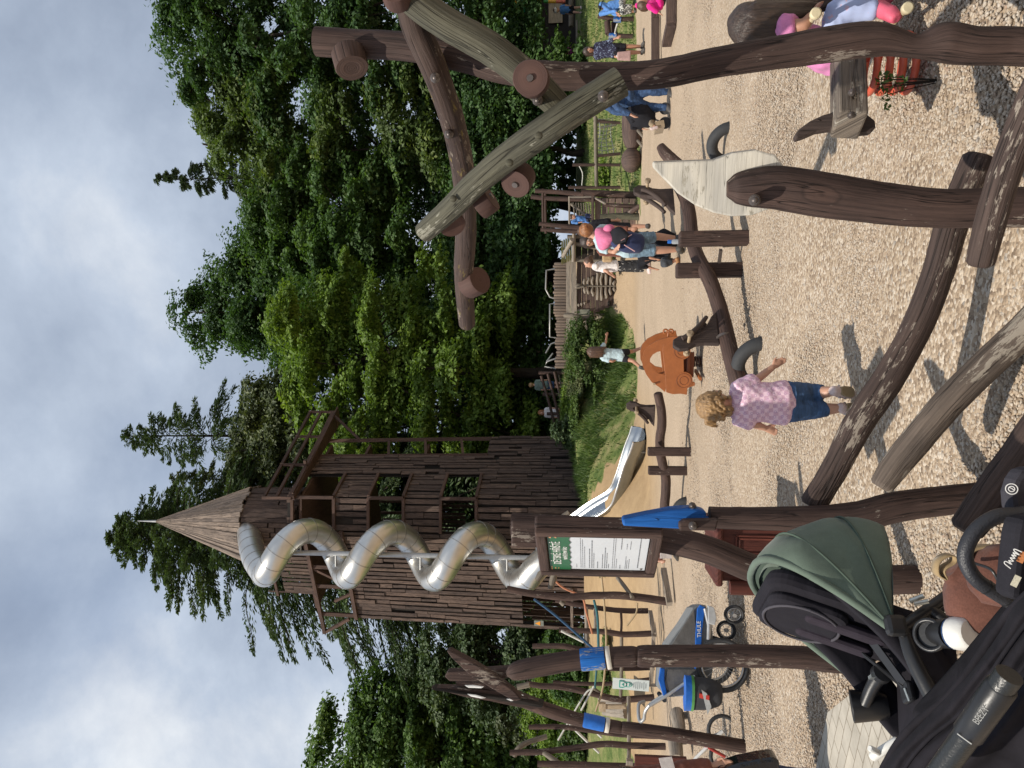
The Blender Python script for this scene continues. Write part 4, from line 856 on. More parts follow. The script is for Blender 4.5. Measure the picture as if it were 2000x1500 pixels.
def righthouse():
    Y = 50; c = P(1115, 20, Y); z0 = float(hz(c.x, Y)); t = thing('dark_hut', 'dark timber hut under the trees at the right edge', 'hut', (c.x, Y, z0))
    zt = P(1043, 0, Y).z; x0 = P(1080, 122, Y).x; x1 = P(1080, -230, Y).x
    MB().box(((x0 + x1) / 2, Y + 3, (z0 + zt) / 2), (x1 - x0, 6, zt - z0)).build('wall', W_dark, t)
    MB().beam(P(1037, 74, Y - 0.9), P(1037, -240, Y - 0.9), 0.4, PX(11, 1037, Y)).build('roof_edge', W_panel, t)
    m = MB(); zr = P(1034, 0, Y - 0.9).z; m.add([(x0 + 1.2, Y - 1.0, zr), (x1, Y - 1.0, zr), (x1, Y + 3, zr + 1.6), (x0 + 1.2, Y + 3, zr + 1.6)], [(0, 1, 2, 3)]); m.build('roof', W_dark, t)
    a = P(1085, 45, Y - 0.1); b = P(1085, -20, Y - 0.1); MB().beam(a, b, 0.05, PX(27, 1085, Y)).build('tan_panel', W_light, t)
    a = P(1094, 120, Y - 0.1); b = P(1094, 78, Y - 0.1); MB().beam(a, b, 0.08, PX(25, 1090, Y)).build('door', paint('blue_black_door', (0.02, 0.03, 0.045), 0.5), t)
    # logs and rails on the grass before the hut
    for lab, a, b, w, mt in (('thick weathered log lying before the dark hut', (1116, 52, 44), (1116, -60, 44), 11, W_branch), ('thin pale rail along the grass before the hut', (1127, 122, 43), (1127, 40, 43), 5, W_pale)):
        log(m := MB(), [(*a, w), (*b, w)], 9); tag(m.build('log', mt, None, origin=P(*a)), lab, 'log')
righthouse()
def sandbox():
    for lab, pts, Y0 in (('long brown plank kerb further back at the right edge', [(1280, 119, 16.3), (1280, 36, 16.3), (1280, -60, 16.6)], 0), ('brown plank kerb with a bent end, nearest at the right edge', [(1302, 86, 14.2), (1311, 46, 13.4), (1311, -80, 13.4)], 0)):
        m = MB()
        for a, b in zip(pts[:-1], pts[1:]): m.beam(P(*a), P(*b), 0.12, PX(17, 1290, 15))
        tag(m.build('plank_kerb', W_panel, None, origin=P(*pts[0]), bevel=0.01), lab, 'kerb')
sandbox()
# shrubs and plants of the bank
shrub('large green bush on the bank behind the running girl', 1150, 688, 27.2, (1.25, 0.9, 0.82), LM_bush, 60, 300, 0.042, 0.34)
shrub('loose grey green bush left of the large bush on the bank', 1148, 752, 27.6, (1.1, 0.8, 0.6), LM_ol, 44, 280, 0.04, 0.32)
shrub('leafy bush below the rail fence beside the juniper', 1168, 812, 26.8, (0.8, 0.6, 0.5), LM_bush, 30, 240, 0.042, 0.3)
shrub('bush with open stems right of the running girl', 1160, 648, 27.2, (0.45, 0.4, 0.5), LM_bush, 14, 130, 0.05, 0.25)
shrub('bright green plants below the rail fence', 1135, 800, 28.3, (0.9, 0.4, 0.25), LM_bright, 16, 150, 0.05, 0.22, cat='plants')
shrub('dark juniper bush leaning on the right foot of the tower', 1118, 846, 27.0, (0.55, 0.5, 0.75), LM_nd, 22, 220, 0.055, 0.3)
shrub('tall tuft of grass at the toe of the bank', 1195, 775, 26.5, (0.55, 0.3, 0.18), LM_bush, 10, 120, 0.05, 0.18, cat='grass tuft')
shrub('low bush at the right foot of the skeleton wall', 1200, 520, 26.8, (0.3, 0.2, 0.15), LM_bush, 8, 90, 0.05, 0.14)
shrub('yellow green shrub on the meadow right of the platform', 1185, 352, 30, (0.9, 0.5, 0.45), LM_bright, 16, 140, 0.06, 0.28)
shrub('bright lime hedge behind the rope posts at the left edge', 1085, 1395, 27, (1.9, 0.8, 1.15), LM_bright, 64, 260, 0.05, 0.4, name='hedge', cat='hedge')
shrub('bright bush between the two totems', 1120, 1345, 26, (0.8, 0.6, 0.8), LM_bright, 26, 240, 0.05, 0.32)
shrub('darker green hedge low at the left edge', 1140, 1430, 24.5, (1.7, 0.7, 0.75), LM_bush, 44, 190, 0.06, 0.36, name='hedge', cat='hedge')
shrub('small young spruce before the bright hedge', 1010, 1425, 27.5, (0.55, 0.4, 0.8), LM_ol, 18, 120, 0.07, 0.26)
shrub('dark green shrub behind the peeling totem', 1120, 1312, 24, (0.9, 0.6, 0.75), LM_mid, 30, 260, 0.05, 0.32)
shrub('grey green shrub in the shade at the tower foot', 1150, 1262, 25.2, (0.7, 0.5, 0.5), LM_ol, 22, 240, 0.05, 0.28)
shrub('low weeds on the sand slope below the tower door', 1190, 1290, 21.5, (1.0, 0.5, 0.16), LM_bush, 22, 90, 0.045, 0.16, cat='weeds')
shrub('low weeds on the sand slope behind the notice board', 1178, 1085, 21.8, (0.9, 0.4, 0.1), LM_bush, 12, 60, 0.04, 0.13, cat='weeds')
shrub('green bush just left of the tower door', 1095, 1262, 29, (0.9, 0.5, 0.7), LM_mid, 22, 170, 0.06, 0.34)
def grass():
    n = 26000; X = rng.uniform(-5, 26, n); Y = rng.uniform(22, 40, n)
    k = inpoly(X, Y, bank) | inpoly(X, Y, mead); X = X[k]; Y = Y[k]; n = len(X); Zg = hz(X, Y) + 0.03
    h = rng.uniform(0.05, 0.16, n); a = rng.random(n) * 6.28; ln = rng.normal(0, 0.05, (n, 2)); w = 0.02
    v = np.stack([np.stack([X - w * np.cos(a), Y - w * np.sin(a), Zg], 1), np.stack([X + w * np.cos(a), Y + w * np.sin(a), Zg], 1), np.stack([X + ln[:, 0], Y + ln[:, 1], Zg + h], 1)], 1).reshape(-1, 3)
    n2 = 16000; X2 = rng.uniform(-5, 3.4, n2); Y2 = rng.uniform(24, 29, n2); k2 = inpoly(X2, Y2, bank) & (np.sin(X2 * 2.3 + 1) * np.cos(Y2 * 1.9 + X2) > -0.15); X2 = X2[k2]; Y2 = Y2[k2]; n2 = len(X2); Z2 = hz(X2, Y2) + 0.02; h2 = rng.uniform(0.12, 0.34, n2); a2 = rng.random(n2) * 6.28; l2 = rng.normal(0, 0.12, (n2, 2))
    v2 = np.stack([np.stack([X2 - w * np.cos(a2), Y2 - w * np.sin(a2), Z2], 1), np.stack([X2 + w * np.cos(a2), Y2 + w * np.sin(a2), Z2], 1), np.stack([X2 + l2[:, 0], Y2 + l2[:, 1], Z2 + h2], 1)], 1).reshape(-1, 3)
    v = np.concatenate([v, v2]); n += n2
    o = D.objects.new('grass', fastmesh('grass', v, np.arange(3 * n).reshape(-1, 3), LM_bush, False)); COL.objects.link(o); tag(o, 'rough green grass of the bank and the meadow', 'grass', kind='stuff')
grass()
# white house wall glimpsed between the hedge and the dark tree
def whitehouse():
    Y = 40; a = P(1050, 1500, Y); t = thing('white_house', 'white house wall glimpsed behind the hedge at the left edge', 'house', ground(a.x, Y))
    b = P(1003, 1450, Y); c = P(1060, 1560, Y); MB().box(((b.x + c.x) / 2, Y + 2, (b.z + c.z) / 2 - 0.6), (abs(b.x - c.x), 4, abs(b.z - c.z) + 1.4)).build('wall', paint('white_render', (0.62, 0.62, 0.6), 0.8), t)
    MB().box(((b.x + c.x) / 2, Y + 1.9, b.z + 0.75), (abs(b.x - c.x) + 0.5, 4.8, 0.3)).build('roof', W_dark, t)
    m = MB()
    for i in range(6): m.box((b.x - 0.25 * i, Y - 0.05, b.z - 0.7), (0.04, 0.04, 0.7))
    m.build('railing', W_dark, t)
whitehouse()
# ================================================================== NEAR PLAY STRUCTURES
BOLT = paint('dark_bolt', (0.12, 0.10, 0.09), 0.4, 0.5)
BLUE = paint('blue_paint', (0.012, 0.125, 0.48), 0.45, var=0.15, scale=25)
BLUEW = wood('worn_blue_paint', (0.015, 0.15, 0.52), (0.012, 0.10, 0.38), worn=(0.33, 0.33, 0.31), wear=0.75, crack=0.8, rough=0.5)
BLUEB = wood('blue_beak_paint', (0.015, 0.13, 0.46), (0.012, 0.10, 0.36), worn=(0.22, 0.24, 0.22), wear=0.12, crack=0.5, rough=0.5)
WHITEW = wood('worn_white_paint', (0.66, 0.63, 0.55), (0.56, 0.53, 0.455), worn=(0.34, 0.31, 0.25), wear=0.15, crack=0.5, rough=0.75, bump=0.12)
WHITEB = paint('white_band', (0.62, 0.58, 0.5), 0.7)
def disc(name, c, nrm, r, th, mat, parent, bolt=True):
    n = V3(nrm).normalized(); m = MB(); m.tube([c - n * th / 2, c - n * th * 0.42, c + n * th * 0.42, c + n * th / 2], [r * 0.95, r, r, r * 0.95], 26, amp=0.04, frq=6, seed=random.uniform(0, 9))
    o = m.build(name, mat, parent)
    if bolt: MB().tube([c + n * th * 0.5, c + n * (th * 0.5 + 0.006)], [0.012, 0.010], 10).build('bolt', BOLT, o)
    return o
def bolt(x, y, Y, parent, r=0.014, toward=None):
    r *= 0.72
    c = P(x, y, Y); n = (V3((0, 0, CAMH)) - c).normalized() if toward is None else V3(toward)
    MB().tube([c - n * 0.06, c + n * 0.004, c + n * 0.012], [r * 1.7, r * 1.7, r * 1.2], 10).ball(c + n * 0.012, (r, r, r), 10, 6).build('bolt', BOLT, parent)
W_disc = wood('disc_red_brown', (0.088, 0.050, 0.042), (0.06, 0.034, 0.029), crack=0, grain=0.25, bump=0.2)
def climbing_frame():
    t = thing('log_climbing_frame', 'tall crooked log frame with round wooden discs at the right foreground', 'climbing frame', ground(P(1990, 95, 2.6).x, 2.6))
    A = [(2180, 110, 2.55, 70), (2000, 92, 2.6, 70), (1900, 90, 2.6, 72), (1840, 83, 2.6, 74), (1785, 90, 2.6, 45), (1700, 77, 2.6, 66), (1550, 98, 2.6, 64), (1400, 122, 2.6, 56), (1280, 145, 2.6, 54), (1150, 150, 2.62, 53), (1050, 146, 2.62, 54), (980, 136, 2.64, 52), (910, 113, 2.66, 56), (800, 92, 2.68, 54), (700, 86, 2.7, 53), (618, 81, 2.7, 54)]
    log(m := MB(), A, 22, 0.045, 5); m.build('post', W_post, t)
    log(m := MB(), [(770, -75, 2.40, 62), (800, 10, 2.45, 58), (815, 60, 2.5, 56), (850, 140, 2.6, 52), (885, 240, 2.85, 48), (905, 340, 3.2, 44), (910, 440, 3.6, 41), (906, 540, 4.0, 38), (912, 632, 4.4, 32)], 20, 0.05, 6); m.build('cross_beam', W_moss, t)
    log(m := MB(), [(1212, 160, 2.40, 62), (1150, 198, 2.40, 60), (1080, 244, 2.42, 58), (1000, 300, 2.5, 56), (930, 358, 2.6, 50), (880, 408, 2.7, 46), (828, 454, 2.8, 40)], 20, 0.04, 5); m.build('grey_log', W_grey, t)
    log(m := MB(), [(700, -110, 2.38, 66), (800, -8, 2.38, 62), (870, 45, 2.40, 62), (960, 96, 2.42, 62), (1040, 158, 2.46, 58), (1095, 212, 2.52, 50)], 20, 0.04, 5); m.build('grey_log', W_grey, t)
    disc('disc', P(1038, 155, 2.35), (-0.25, -1, 0.05), PX(35, 1038, 2.35), 0.06, W_disc, t)
    disc('disc', P(1012, 350, 2.60), (-0.75, -0.75, 0.25), PX(30, 1012, 2.6), 0.07, W_disc, t)
    disc('disc', P(946, 393, 2.72), (0.5, -0.25, -0.85), PX(30, 946, 2.7), 0.06, W_disc, t)
    disc('disc', P(880, 432, 2.80), (-0.6, -0.45, -0.3), PX(26, 880, 2.8), 0.06, W_disc, t, False)
    disc('disc', P(926, 552, 4.0), (0.2, -0.6, -0.7), PX(27, 926, 4.0), 0.1, W_disc, t, False)
    disc('disc', P(684, 118, 2.66), (-0.85, -0.3, -0.28), PX(33, 684, 2.66), 0.075, W_post, t, False)
    disc('disc', P(775, -12, 2.33), (0.1, -1, 0), PX(30, 775, 2.33), 0.06, W_disc, t)
    for x, y, Y in ((850, 152, 2.50), (877, 262, 2.82), (1178, 188, 2.30), (1050, 196, 2.42)): bolt(x, y, Y, t)
    for x, y, Y in ((1052, 265, 2.32), (995, 318, 2.41), (885, 388, 2.60)): MB().ball(P(x, y, Y), (0.013, 0.006, 0.013), 10, 6).build('wooden_plug', W_grey, t)
climbing_frame()
def white_post():
    t = thing('horse_head_post', 'brown post carrying a worn white painted plank like an animal head', 'play post', ground(P(2000, 405, 2.62).x, 2.62)); Y = 2.6
    log(m := MB(), [(2150, 408, 2.6, 78), (1990, 405, 2.6, 77), (1840, 407, Y, 75), (1730, 398, Y, 79), (1620, 383, Y, 86), (1520, 367, Y, 84), (1470, 367, Y, 74), (1440, 368, Y, 60), (1426, 369, Y, 40)], 22, 0.03, 6, rnd=0.3); m.build('post', W_post, t)
    px = [(1274, 332), (1274, 322), (1390, 318), (1425, 306), (1470, 301), (1508, 310), (1527, 330), (1524, 350), (1520, 380), (1500, 402), (1470, 412), (1430, 414), (1395, 408), (1360, 396), (1322, 374)]
    o = P(1425, 360, 2.63); ex = V3((0.94, -0.34, 0)); k = 1 / 0.90; poly = []
    for x, y in px: q = P(x, y, 2.63) - o; poly.append((q.x * k, q.z))
    m = MB(); m.prism([(b, a) for a, b in poly], o, (0, 0, 1), ex, 0.05); m.build('head_plank', WHITEW, t, bevel=0.006)
    bolt(1474, 391, 2.51, t, 0.016)
white_post()
def rails():
    def one(lab, px, mat, amp=0.045, rnd=0.25):
        log(m := MB(), px, 20, amp, 5, rnd=rnd); tag(m.build('log_rail', mat, None, origin=P(*px[0][:3])), lab, 'log')
    one('short flaking log end in front of the white headed post, lowest right', [(1914, 512, 2.25, 52), (1935, 430, 2.2, 56), (1965, 330, 2.15, 60), (2000, 240, 2.1, 62), (2060, 100, 2.0, 66)], W_postw)
    one('long flaking log sloping from the blue beaked post to the white headed post', [(1588, 985, 3.05, 50), (1625, 925, 3.05, 50), (1675, 830, 3.02, 56), (1735, 740, 3.0, 58), (1790, 640, 2.98, 57), (1830, 540, 2.95, 58), (1858, 440, 2.92, 60), (1890, 360, 2.9, 60), (1912, 310, 2.88, 62)], W_postw)
    one('flaking log running down from the blue beaked post to the bottom edge', [(1722, 948, 2.86, 44), (1760, 896, 2.85, 56), (1850, 790, 2.82, 58), (1930, 710, 2.8, 60), (2010, 635, 2.78, 62), (2080, 560, 2.75, 62)], W_postl)
    one('thick dark log at the bottom edge behind the black handlebar', [(1888, 1032, 2.3, 62), (1930, 975, 2.3, 70), (1975, 915, 2.3, 72), (2050, 810, 2.3, 74)], W_postw)
rails()
def beak_post():
    t = thing('blue_beak_post', 'crooked brown post with a blue painted wooden beak on top', 'play post', ground(P(1950, 965, 3.0).x, 3.0))
    log(m := MB(), [(2060, 960, 3.0, 58), (1960, 966, 3.0, 56), (1850, 977, 3.0, 58), (1750, 990, 3.0, 60), (1680, 1008, 3.0, 58), (1600, 1013, 3.0, 52), (1500, 1013, 3.0, 46), (1430, 1012, 3.0, 44), (1385, 1010, 3.0, 42)], 20, 0.04, 5); m.build('post', W_post, t)
    o = P(1330, 1022, 2.96); L = lambda pts: [((P(x, y, 2.96) - o).x, (P(x, y, 2.96) - o).z) for x, y in pts]
    MB().prism([(a, b) for a, b in L([(1395, 1034), (1326, 1034), (1326, 1020), (1336, 1014), (1400, 1013)])], P(1330, 1022, 2.90), (1, 0, 0), (0, 0, 1), 0.05).build('fork_prong', W_post, t, bevel=0.006)
    MB().prism(L([(1216, 1025), (1215, 1012), (1262, 1002), (1312, 993), (1352, 990), (1378, 997), (1378, 1010), (1390, 1014), (1370, 1030), (1327, 1031)]), o + V3((0, 0.02, 0)), (1, 0, 0), (0, 0, 1), 0.09).build('blue_beak', BLUEB, t, bevel=0.008)
    bolt(1353, 1027, 2.86, t, 0.013); bolt(1352, 988, 2.95, t, 0.012)
beak_post()
def sign():
    t = thing('notice_board', 'crooked post with a thick brown notice board headed in green', 'sign', ground(P(1788, 1131, 3.7).x, 3.7))
    log(m := MB(), [(1900, 1128, 3.72, 54), (1785, 1131, 3.7, 56), (1600, 1137, 3.7, 56), (1485, 1115, 3.7, 54), (1385, 1075, 3.7, 54), (1310, 1056, 3.72, 54), (1200, 1040, 3.74, 50), (1100, 1030, 3.76, 48), (1000, 1024, 3.78, 44)], 20, 0.035, 5); m.build('post', W_post, t)
    MB().box(P(1040, 1040, 3.74), (0.13, 0.1, 0.2)).build('post_cap', W_post, t, bevel=0.01)
    TL, TR, BL, BR = P(1050, 1114, 3.80), P(1050, 1030, 3.36), P(1272, 1124, 3.84), P(1302, 1049, 3.36)
    ex = (TR - TL); ex.z = 0; Wd = ex.length; ex.normalize(); ez = V3((0, 0, 1)); nr = ex.cross(ez) 
    zt, zb2 = (TL.z + TR.z) / 2, (BL.z + BR.z) / 2; o = V3(((TL.x + TR.x) / 2, (TL.y + TR.y) / 2, (zt + zb2) / 2)); H = zt - zb2
    if nr.dot(V3((0, 0, CAMH)) - o) < 0: nr = -nr
    nr = ex.cross(ez); MB().box(o - nr * 0.03, (Wd, 0.06, H), (ex, -nr, ez)).build('board', W_post, t, bevel=0.012)
    fr = MB(); fw = 0.048
    for s in (-1, 1):
        fr.box(o + ex * s * (Wd / 2 - fw / 2) + nr * 0.012, (fw, 0.03, H - 0.004), (ex, -nr, ez)); fr.box(o + ez * s * (H / 2 - fw / 2) + nr * 0.010, (Wd - 2 * fw - 0.004, 0.028, fw), (ex, -nr, ez))
    fr.build('frame', W_post, t, bevel=0.008)
    w, h = Wd - 2 * fw - 0.01, H - 2 * fw - 0.01
    pn = MB().box(o + nr * 0.004, (w, 0.006, h), (ex, -nr, ez)).build('notice_panel', paint('panel_white', (0.60, 0.63, 0.66), 0.35, var=0.03), t)
    hg = h * 0.215; rag = [(-w / 2, h / 2), (-w / 2, h / 2 - hg)] + [(-w / 2 + w * k / 14, h / 2 - hg + 0.004 * (-1) ** k + random.uniform(-.002, .002)) for k in range(1, 14)] + [(w / 2, h / 2 - hg), (w / 2, h / 2)]
    GREEN = paint('header_green', (0.018, 0.115, 0.045), 0.4, var=0.05); WH = paint('letter_white', (0.75, 0.75, 0.72), 0.5, var=0.02); DK = paint('print_dark', (0.12, 0.13, 0.145), 0.6, var=0.02)
    MB().prism(rag[::-1], o + nr * 0.009, ex, ez, 0.003).build('header', GREEN, pn)
    lettering('header_lettering', 'DĚTSKÉ HŘIŠTĚ', o + ez * (h / 2 - hg * 0.40), ex, ez, 0.052, WH, pn, 0.012, width=w * 0.64)
    lettering('header_lettering', 'NÁVŠTĚVNÍ ŘÁD', o + ez * (h / 2 - hg * 0.80), ex, ez, 0.026, WH, pn, 0.012, width=w * 0.36)
    mo = MB()
    for k in range(8): mo.box(o + ex * random.choice((-1, 1)) * w * random.uniform(0.42, 0.48) + ez * (h / 2 - random.uniform(0.005, hg * 0.45)) + nr * 0.0115, (0.012, 0.002, 0.006), (ex, -nr, ez))
    mo.box(o + ex * w * 0.44 + ez * (h / 2 - 0.012) + nr * 0.0115, (0.016, 0.002, 0.01), (ex, -nr, ez)); mo.build('header_ornament', paint('ornament', (0.6, 0.3, 0.15), 0.5), pn)
    mb = MB(); 
    def line(yf, l, r, th=0.0028):
        x = l
        while x < r:
            ln = min(random.uniform(0.014, 0.05), r - x); mb.box(o + ex * (-w / 2 + w * x + w * ln / 2 * 0) + ex * (w * ln / 2) + ez * (h / 2 - h * yf) + nr * 0.0078, (w * ln, 0.0012, th * 0.72), (ex, -nr, ez)); x += ln + 0.014
    for yf, l, r, th in ((.28, .06, .16, .002), (.325, .05, .9, .0022), (.345, .05, .88, .0022), (.365, .05, .68, .0022), (.415, .05, .62, .004), (.44, .05, .85, .0045), (.46, .05, .5, .003), (.50, .05, .24, .004), (.55, .05, .46, .0035), (.575, .05, .66, .004), (.595, .05, .5, .0035), (.615, .05, .18, .0035), (.655, .05, .93, .0022), (.675, .05, .92, .0022), (.695, .05, .34, .0022), (.735, .05, .16, .004), (.735, .62, .93, .004), (.79, .05, .42, .0025), (.805, .05, .3, .0025), (.79, .62, .78, .0025), (.825, .05, .34, .0025), (.825, .62, .84, .0025), (.92, .08, .93, .005)): line(yf, l, r, th)
    mb.build('fine_print', DK, pn)
    sc_ = MB()
    for sx in (-1, 1): sc_.ball(o + ex * sx * w * 0.45 - ez * h * 0.46 + nr * 0.008, (0.006, 0.006, 0.006), 8, 5)
    sc_.build('screw', BOLT, pn)
sign()
def totems():
    def band(mb, p0, p1, r0, r1): mb.tube([p0, p0.lerp(p1, 0.08), p0.lerp(p1, 0.92), p1], [r0 * 1.03, r0 * 1.07, r1 * 1.07, r1 * 1.03], 20)
    t = thing('carved_totem_post', 'round topped totem post with a peeling blue band and two plank ears', 'totem post', ground(P(1632, 1291, 4.65).x, 4.65)); Y = 4.65
    log(m := MB(), [(1760, 1296, Y, 46), (1632, 1291, Y, 45), (1560, 1284, Y, 44), (1450, 1281, Y, 43), (1300, 1281, Y, 42), (1252, 1282, Y, 41), (1243, 1282, Y, 34), (1236, 1282, Y, 39), (1190, 1284, Y, 39), (1130, 1289, Y, 39), (1075, 1297, Y, 40), (1020, 1308, Y, 38), (1000, 1313, Y, 30), (992, 1315, Y, 14)], 20, 0.035, 5, rnd=0.3); m.build('post', W_post, t)
    m = MB(); band(m, P(1181, 1285, Y), P(1134, 1289, Y), PX(20, 1160, Y), PX(20, 1160, Y)); m.build('blue_band', BLUEW, t)
    m = MB(); band(m, P(1193, 1284, Y), P(1184, 1285, Y), PX(20.5, 1190, Y), PX(20.5, 1190, Y)); m.build('white_band', WHITEB, t)
    def plank(name, pts, Yp, th, mat):
        o = P(pts[0][0], pts[0][1], Yp); MB().prism([((P(x, y, Yp) - o).x, (P(x, y, Yp) - o).z) for x, y in pts], o, (1, 0, 0), (0, 0, 1), th).build(name, mat, t, bevel=0.008)
    plank('plank_ear', [(874, 1268), (880, 1266), (925, 1290), (960, 1312), (1005, 1345), (1020, 1362), (1005, 1366), (960, 1340), (920, 1316), (884, 1282)], Y + 0.02, 0.07, W_post)
    plank('plank_ear', [(870, 1318), (876, 1308), (960, 1304), (1010, 1300), (1012, 1318), (960, 1326), (880, 1327)], Y + 0.1, 0.07, W_post)
    Y = 7.6; t = thing('bird_head_totem', 'slender totem with a long pointed bird head, white eyes and blue band', 'totem post', ground(P(1443, 1456, Y).x, Y))
    log(m := MB(), [(1520, 1466, Y, 26), (1443, 1456, Y, 26), (1300, 1432, Y, 25), (1222, 1422, Y, 24), (1214, 1421, Y, 20), (1206, 1420, Y, 24), (1140, 1408, Y, 25), (1080, 1390, Y, 27), (1030, 1372, Y, 25), (990, 1358, Y, 20), (960, 1350, Y, 12)], 18, 0.03, 4); m.build('post', W_post, t)
    m = MB(); band(m, P(1180, 1415, Y), P(1139, 1406, Y), PX(13, 1160, Y), PX(13, 1160, Y)); m.build('blue_band', BLUE, t)
    m = MB(); band(m, P(1190, 1417, Y), P(1182, 1415.5, Y), PX(13.3, 1190, Y), PX(13.3, 1190, Y)); m.build('white_band', WHITEB, t)
    plank('bird_head', [(843, 1341), (860, 1339), (900, 1340), (960, 1345), (1010, 1352), (1060, 1370), (1066, 1378), (1040, 1382), (1005, 1376), (960, 1366), (910, 1358), (870, 1347)], Y - 0.02, 0.10, W_post)
    plank('head_crest', [(846, 1341), (900, 1348), (960, 1354), (1010, 1360), (1062, 1372), (1058, 1376), (1000, 1366), (930, 1354)], Y - 0.05, 0.16, W_dark)
    plank('head_crest', [(890, 1330), (940, 1332), (985, 1342), (1020, 1352), (1010, 1358), (950, 1344), (895, 1338)], Y - 0.04, 0.06, W_post)
    for pts in ([(907, 1338), (925, 1338), (946, 1341), (940, 1344), (915, 1343)], [(912, 1355), (930, 1357), (950, 1363), (940, 1364), (920, 1360)], [(996, 1350), (1010, 1352), (1024, 1358), (1012, 1359)], [(988, 1365), (1002, 1364), (1011, 1368), (998, 1369)]):
        plank('white_eye', pts, Y - 0.14, 0.02, paint('eye_white', (0.75, 0.75, 0.72), 0.5))
totems()

# ------------------------------------------------------------------ rope course of crooked posts at the left
def ropecourse():
    t = thing('rope_course', 'balancing course of crooked brown posts, rails and coloured ropes below the tower', 'rope course', G(1300, 1300))
    Yp = {}
    def post(pts, w, Y, mat=W_post, amp=0.08):
        log(m := MB(), [(x, y, Y, w * k) for (x, y), k in zip(pts, np.linspace(0.85, 1.0, len(pts)))], 10, amp, 4, frq=7); return m.build('post', mat, t)
    post([(990, 1150), (1030, 1158), (1100, 1166), (1160, 1163), (1210, 1163), (1260, 1168), (1308, 1176)], 16, 13.8)
    post([(1085, 1172), (1130, 1182), (1180, 1189), (1220, 1193), (1266, 1193)], 11, 16.4); post([(1092, 1231), (1140, 1232), (1180, 1234), (1220, 1239), (1277, 1237)], 12, 15.6)
    post([(1040, 1262), (1100, 1262), (1150, 1270), (1285, 1268)], 12, 15.8); post([(1130, 1300), (1200, 1306), (1278, 1304)], 10, 16.0)
    post([(1028, 1335), (1060, 1340), (1100, 1342), (1160, 1355), (1210, 1366), (1278, 1362)], 13, 15.6); post([(1080, 1333), (1180, 1336), (1272, 1327)], 9, 16.4)
    post([(1033, 1420), (1100, 1420), (1190, 1432), (1230, 1436), (1290, 1438)], 11, 14.6); post([(996, 1470), (1060, 1468), (1120, 1461), (1180, 1453), (1230, 1456), (1300, 1458)], 13, 14)
    post([(1050, 1492), (1120, 1494), (1240, 1498), (1310, 1499)], 15, 13.5)
    def rail(a, b, w, Ya, Yb, mat): log(m := MB(), [(*a, Ya, w), ((a[0] + b[0]) / 2 + 1, (a[1] + b[1]) / 2, (Ya + Yb) / 2, w), (*b, Yb, w)], 9, 0.06, 3); m.build('rail', mat, t)
    rail((1145, 1186), (1146, 1270), 8, 16.2, 15.8, W_pale); rail((1163, 1190), (1163, 1232), 8, 16.3, 15.8, W_pale)
    rail((1213, 1196), (1213, 1238), 5, 16.2, 15.6, W_post); rail((1214, 1240), (1212, 1365), 7, 15.6, 15.6, W_branch); rail((1228, 1362), (1228, 1500), 8, 15.2, 13.6, W_pale)
    rail((1180, 1360), (1160, 1345), 6, 15.6, 15.6, W_branch); rail((1206, 1128), (1236, 1168), 8, 14.2, 13.7, W_branch)
    def kerb(a, b, Ya, Yb, h=8): MB().beam(P(*a, Ya), P(*b, Yb), 0.1, PX(h, 1270, 15)).build('kerb_board', W_pale, t)
    kerb((1270, 1196), (1278, 1240), 16.2, 15.4); kerb((1277, 1240), (1272, 1330), 15.4, 15.8, 7); kerb((1308, 1180), (1296, 1112), 13.6, 14.2, 10)
    cols = dict(orange=(0.42, 0.17, 0.09), teal=(0.03, 0.11, 0.125), blue=(0.025, 0.07, 0.14), beige=(0.36, 0.27, 0.16), white=(0.42, 0.41, 0.37))
    def rope(col, pts, r=0.02, Y=15.0): MB().tube([P(*p, Y) for p in pts], r, 6, res=4).build('rope', paint('rope_' + col, cols[col], 0.9), t)
    rope('orange', [(1078, 1128), (1100, 1148), (1136, 1166), (1145, 1196), (1157, 1238)]); rope('teal', [(1160, 1172), (1167, 1205), (1169, 1270)], 0.025); rope('blue', [(1043, 1170), (1090, 1206), (1160, 1268)], 0.025)
    rope('beige', [(1174, 1118), (1179, 1165), (1182, 1210), (1184, 1262), (1178, 1340), (1163, 1390)], 0.02); rope('beige', [(1245, 1178), (1242, 1198), (1225, 1222)], 0.016)
    rope('white', [(1096, 1232), (1140, 1254)], 0.025); rope('white', [(1160, 1340), (1135, 1388)], 0.02); rope('white', [(1156, 1345), (1140, 1360), (1090, 1446)], 0.018); rope('teal', [(1165, 1310), (1162, 1344)], 0.02)
    for pts in ([(1105, 1402), (1122, 1424), (1170, 1470)], [(1130, 1396), (1175, 1440)]): rope('white', pts, 0.03, 17)
    for pts in ([(1048, 1133), (1056, 1122), (1063, 1112)], [(1075, 1150), (1080, 1130), (1083, 1120)], [(1095, 1174), (1102, 1180)], [(1010, 1342), (1034, 1336)], [(1096, 1012), (1112, 1002)]):
        MB().tube([P(*p, 13.9) for p in pts], [0.05, 0.06, 0.045][:len(pts)], 8, amp=0.3, frq=8).build('branch_stub', W_branch, t)
    m = MB(); m.tube([P(1068, 1438, 14.4), P(1030, 1450, 14.3), P(1012, 1462, 14.2), P(1004, 1476, 14.2)], 0.05, 7, res=4).tube([P(1060, 1468, 14), P(1090, 1490, 13.8)], 0.05, 7); m.build('crooked_branch', W_branch, t)
    # red brown board on the left and low benches of grey half logs
    t2 = thing('red_board', 'red brown painted board standing at the far left edge', 'board', P(1345, 1490, 8.4)); MB().box(P(1290, 1500, 8.4), (0.26, 0.05, PX(100, 1290, 8.4))).build('board', W_red, t2, bevel=0.006)
    MB().beam(P(1230, 1484, 12), P(1228, 1512, 12), 0.1, 0.1).build('side_post', W_pale, t2)
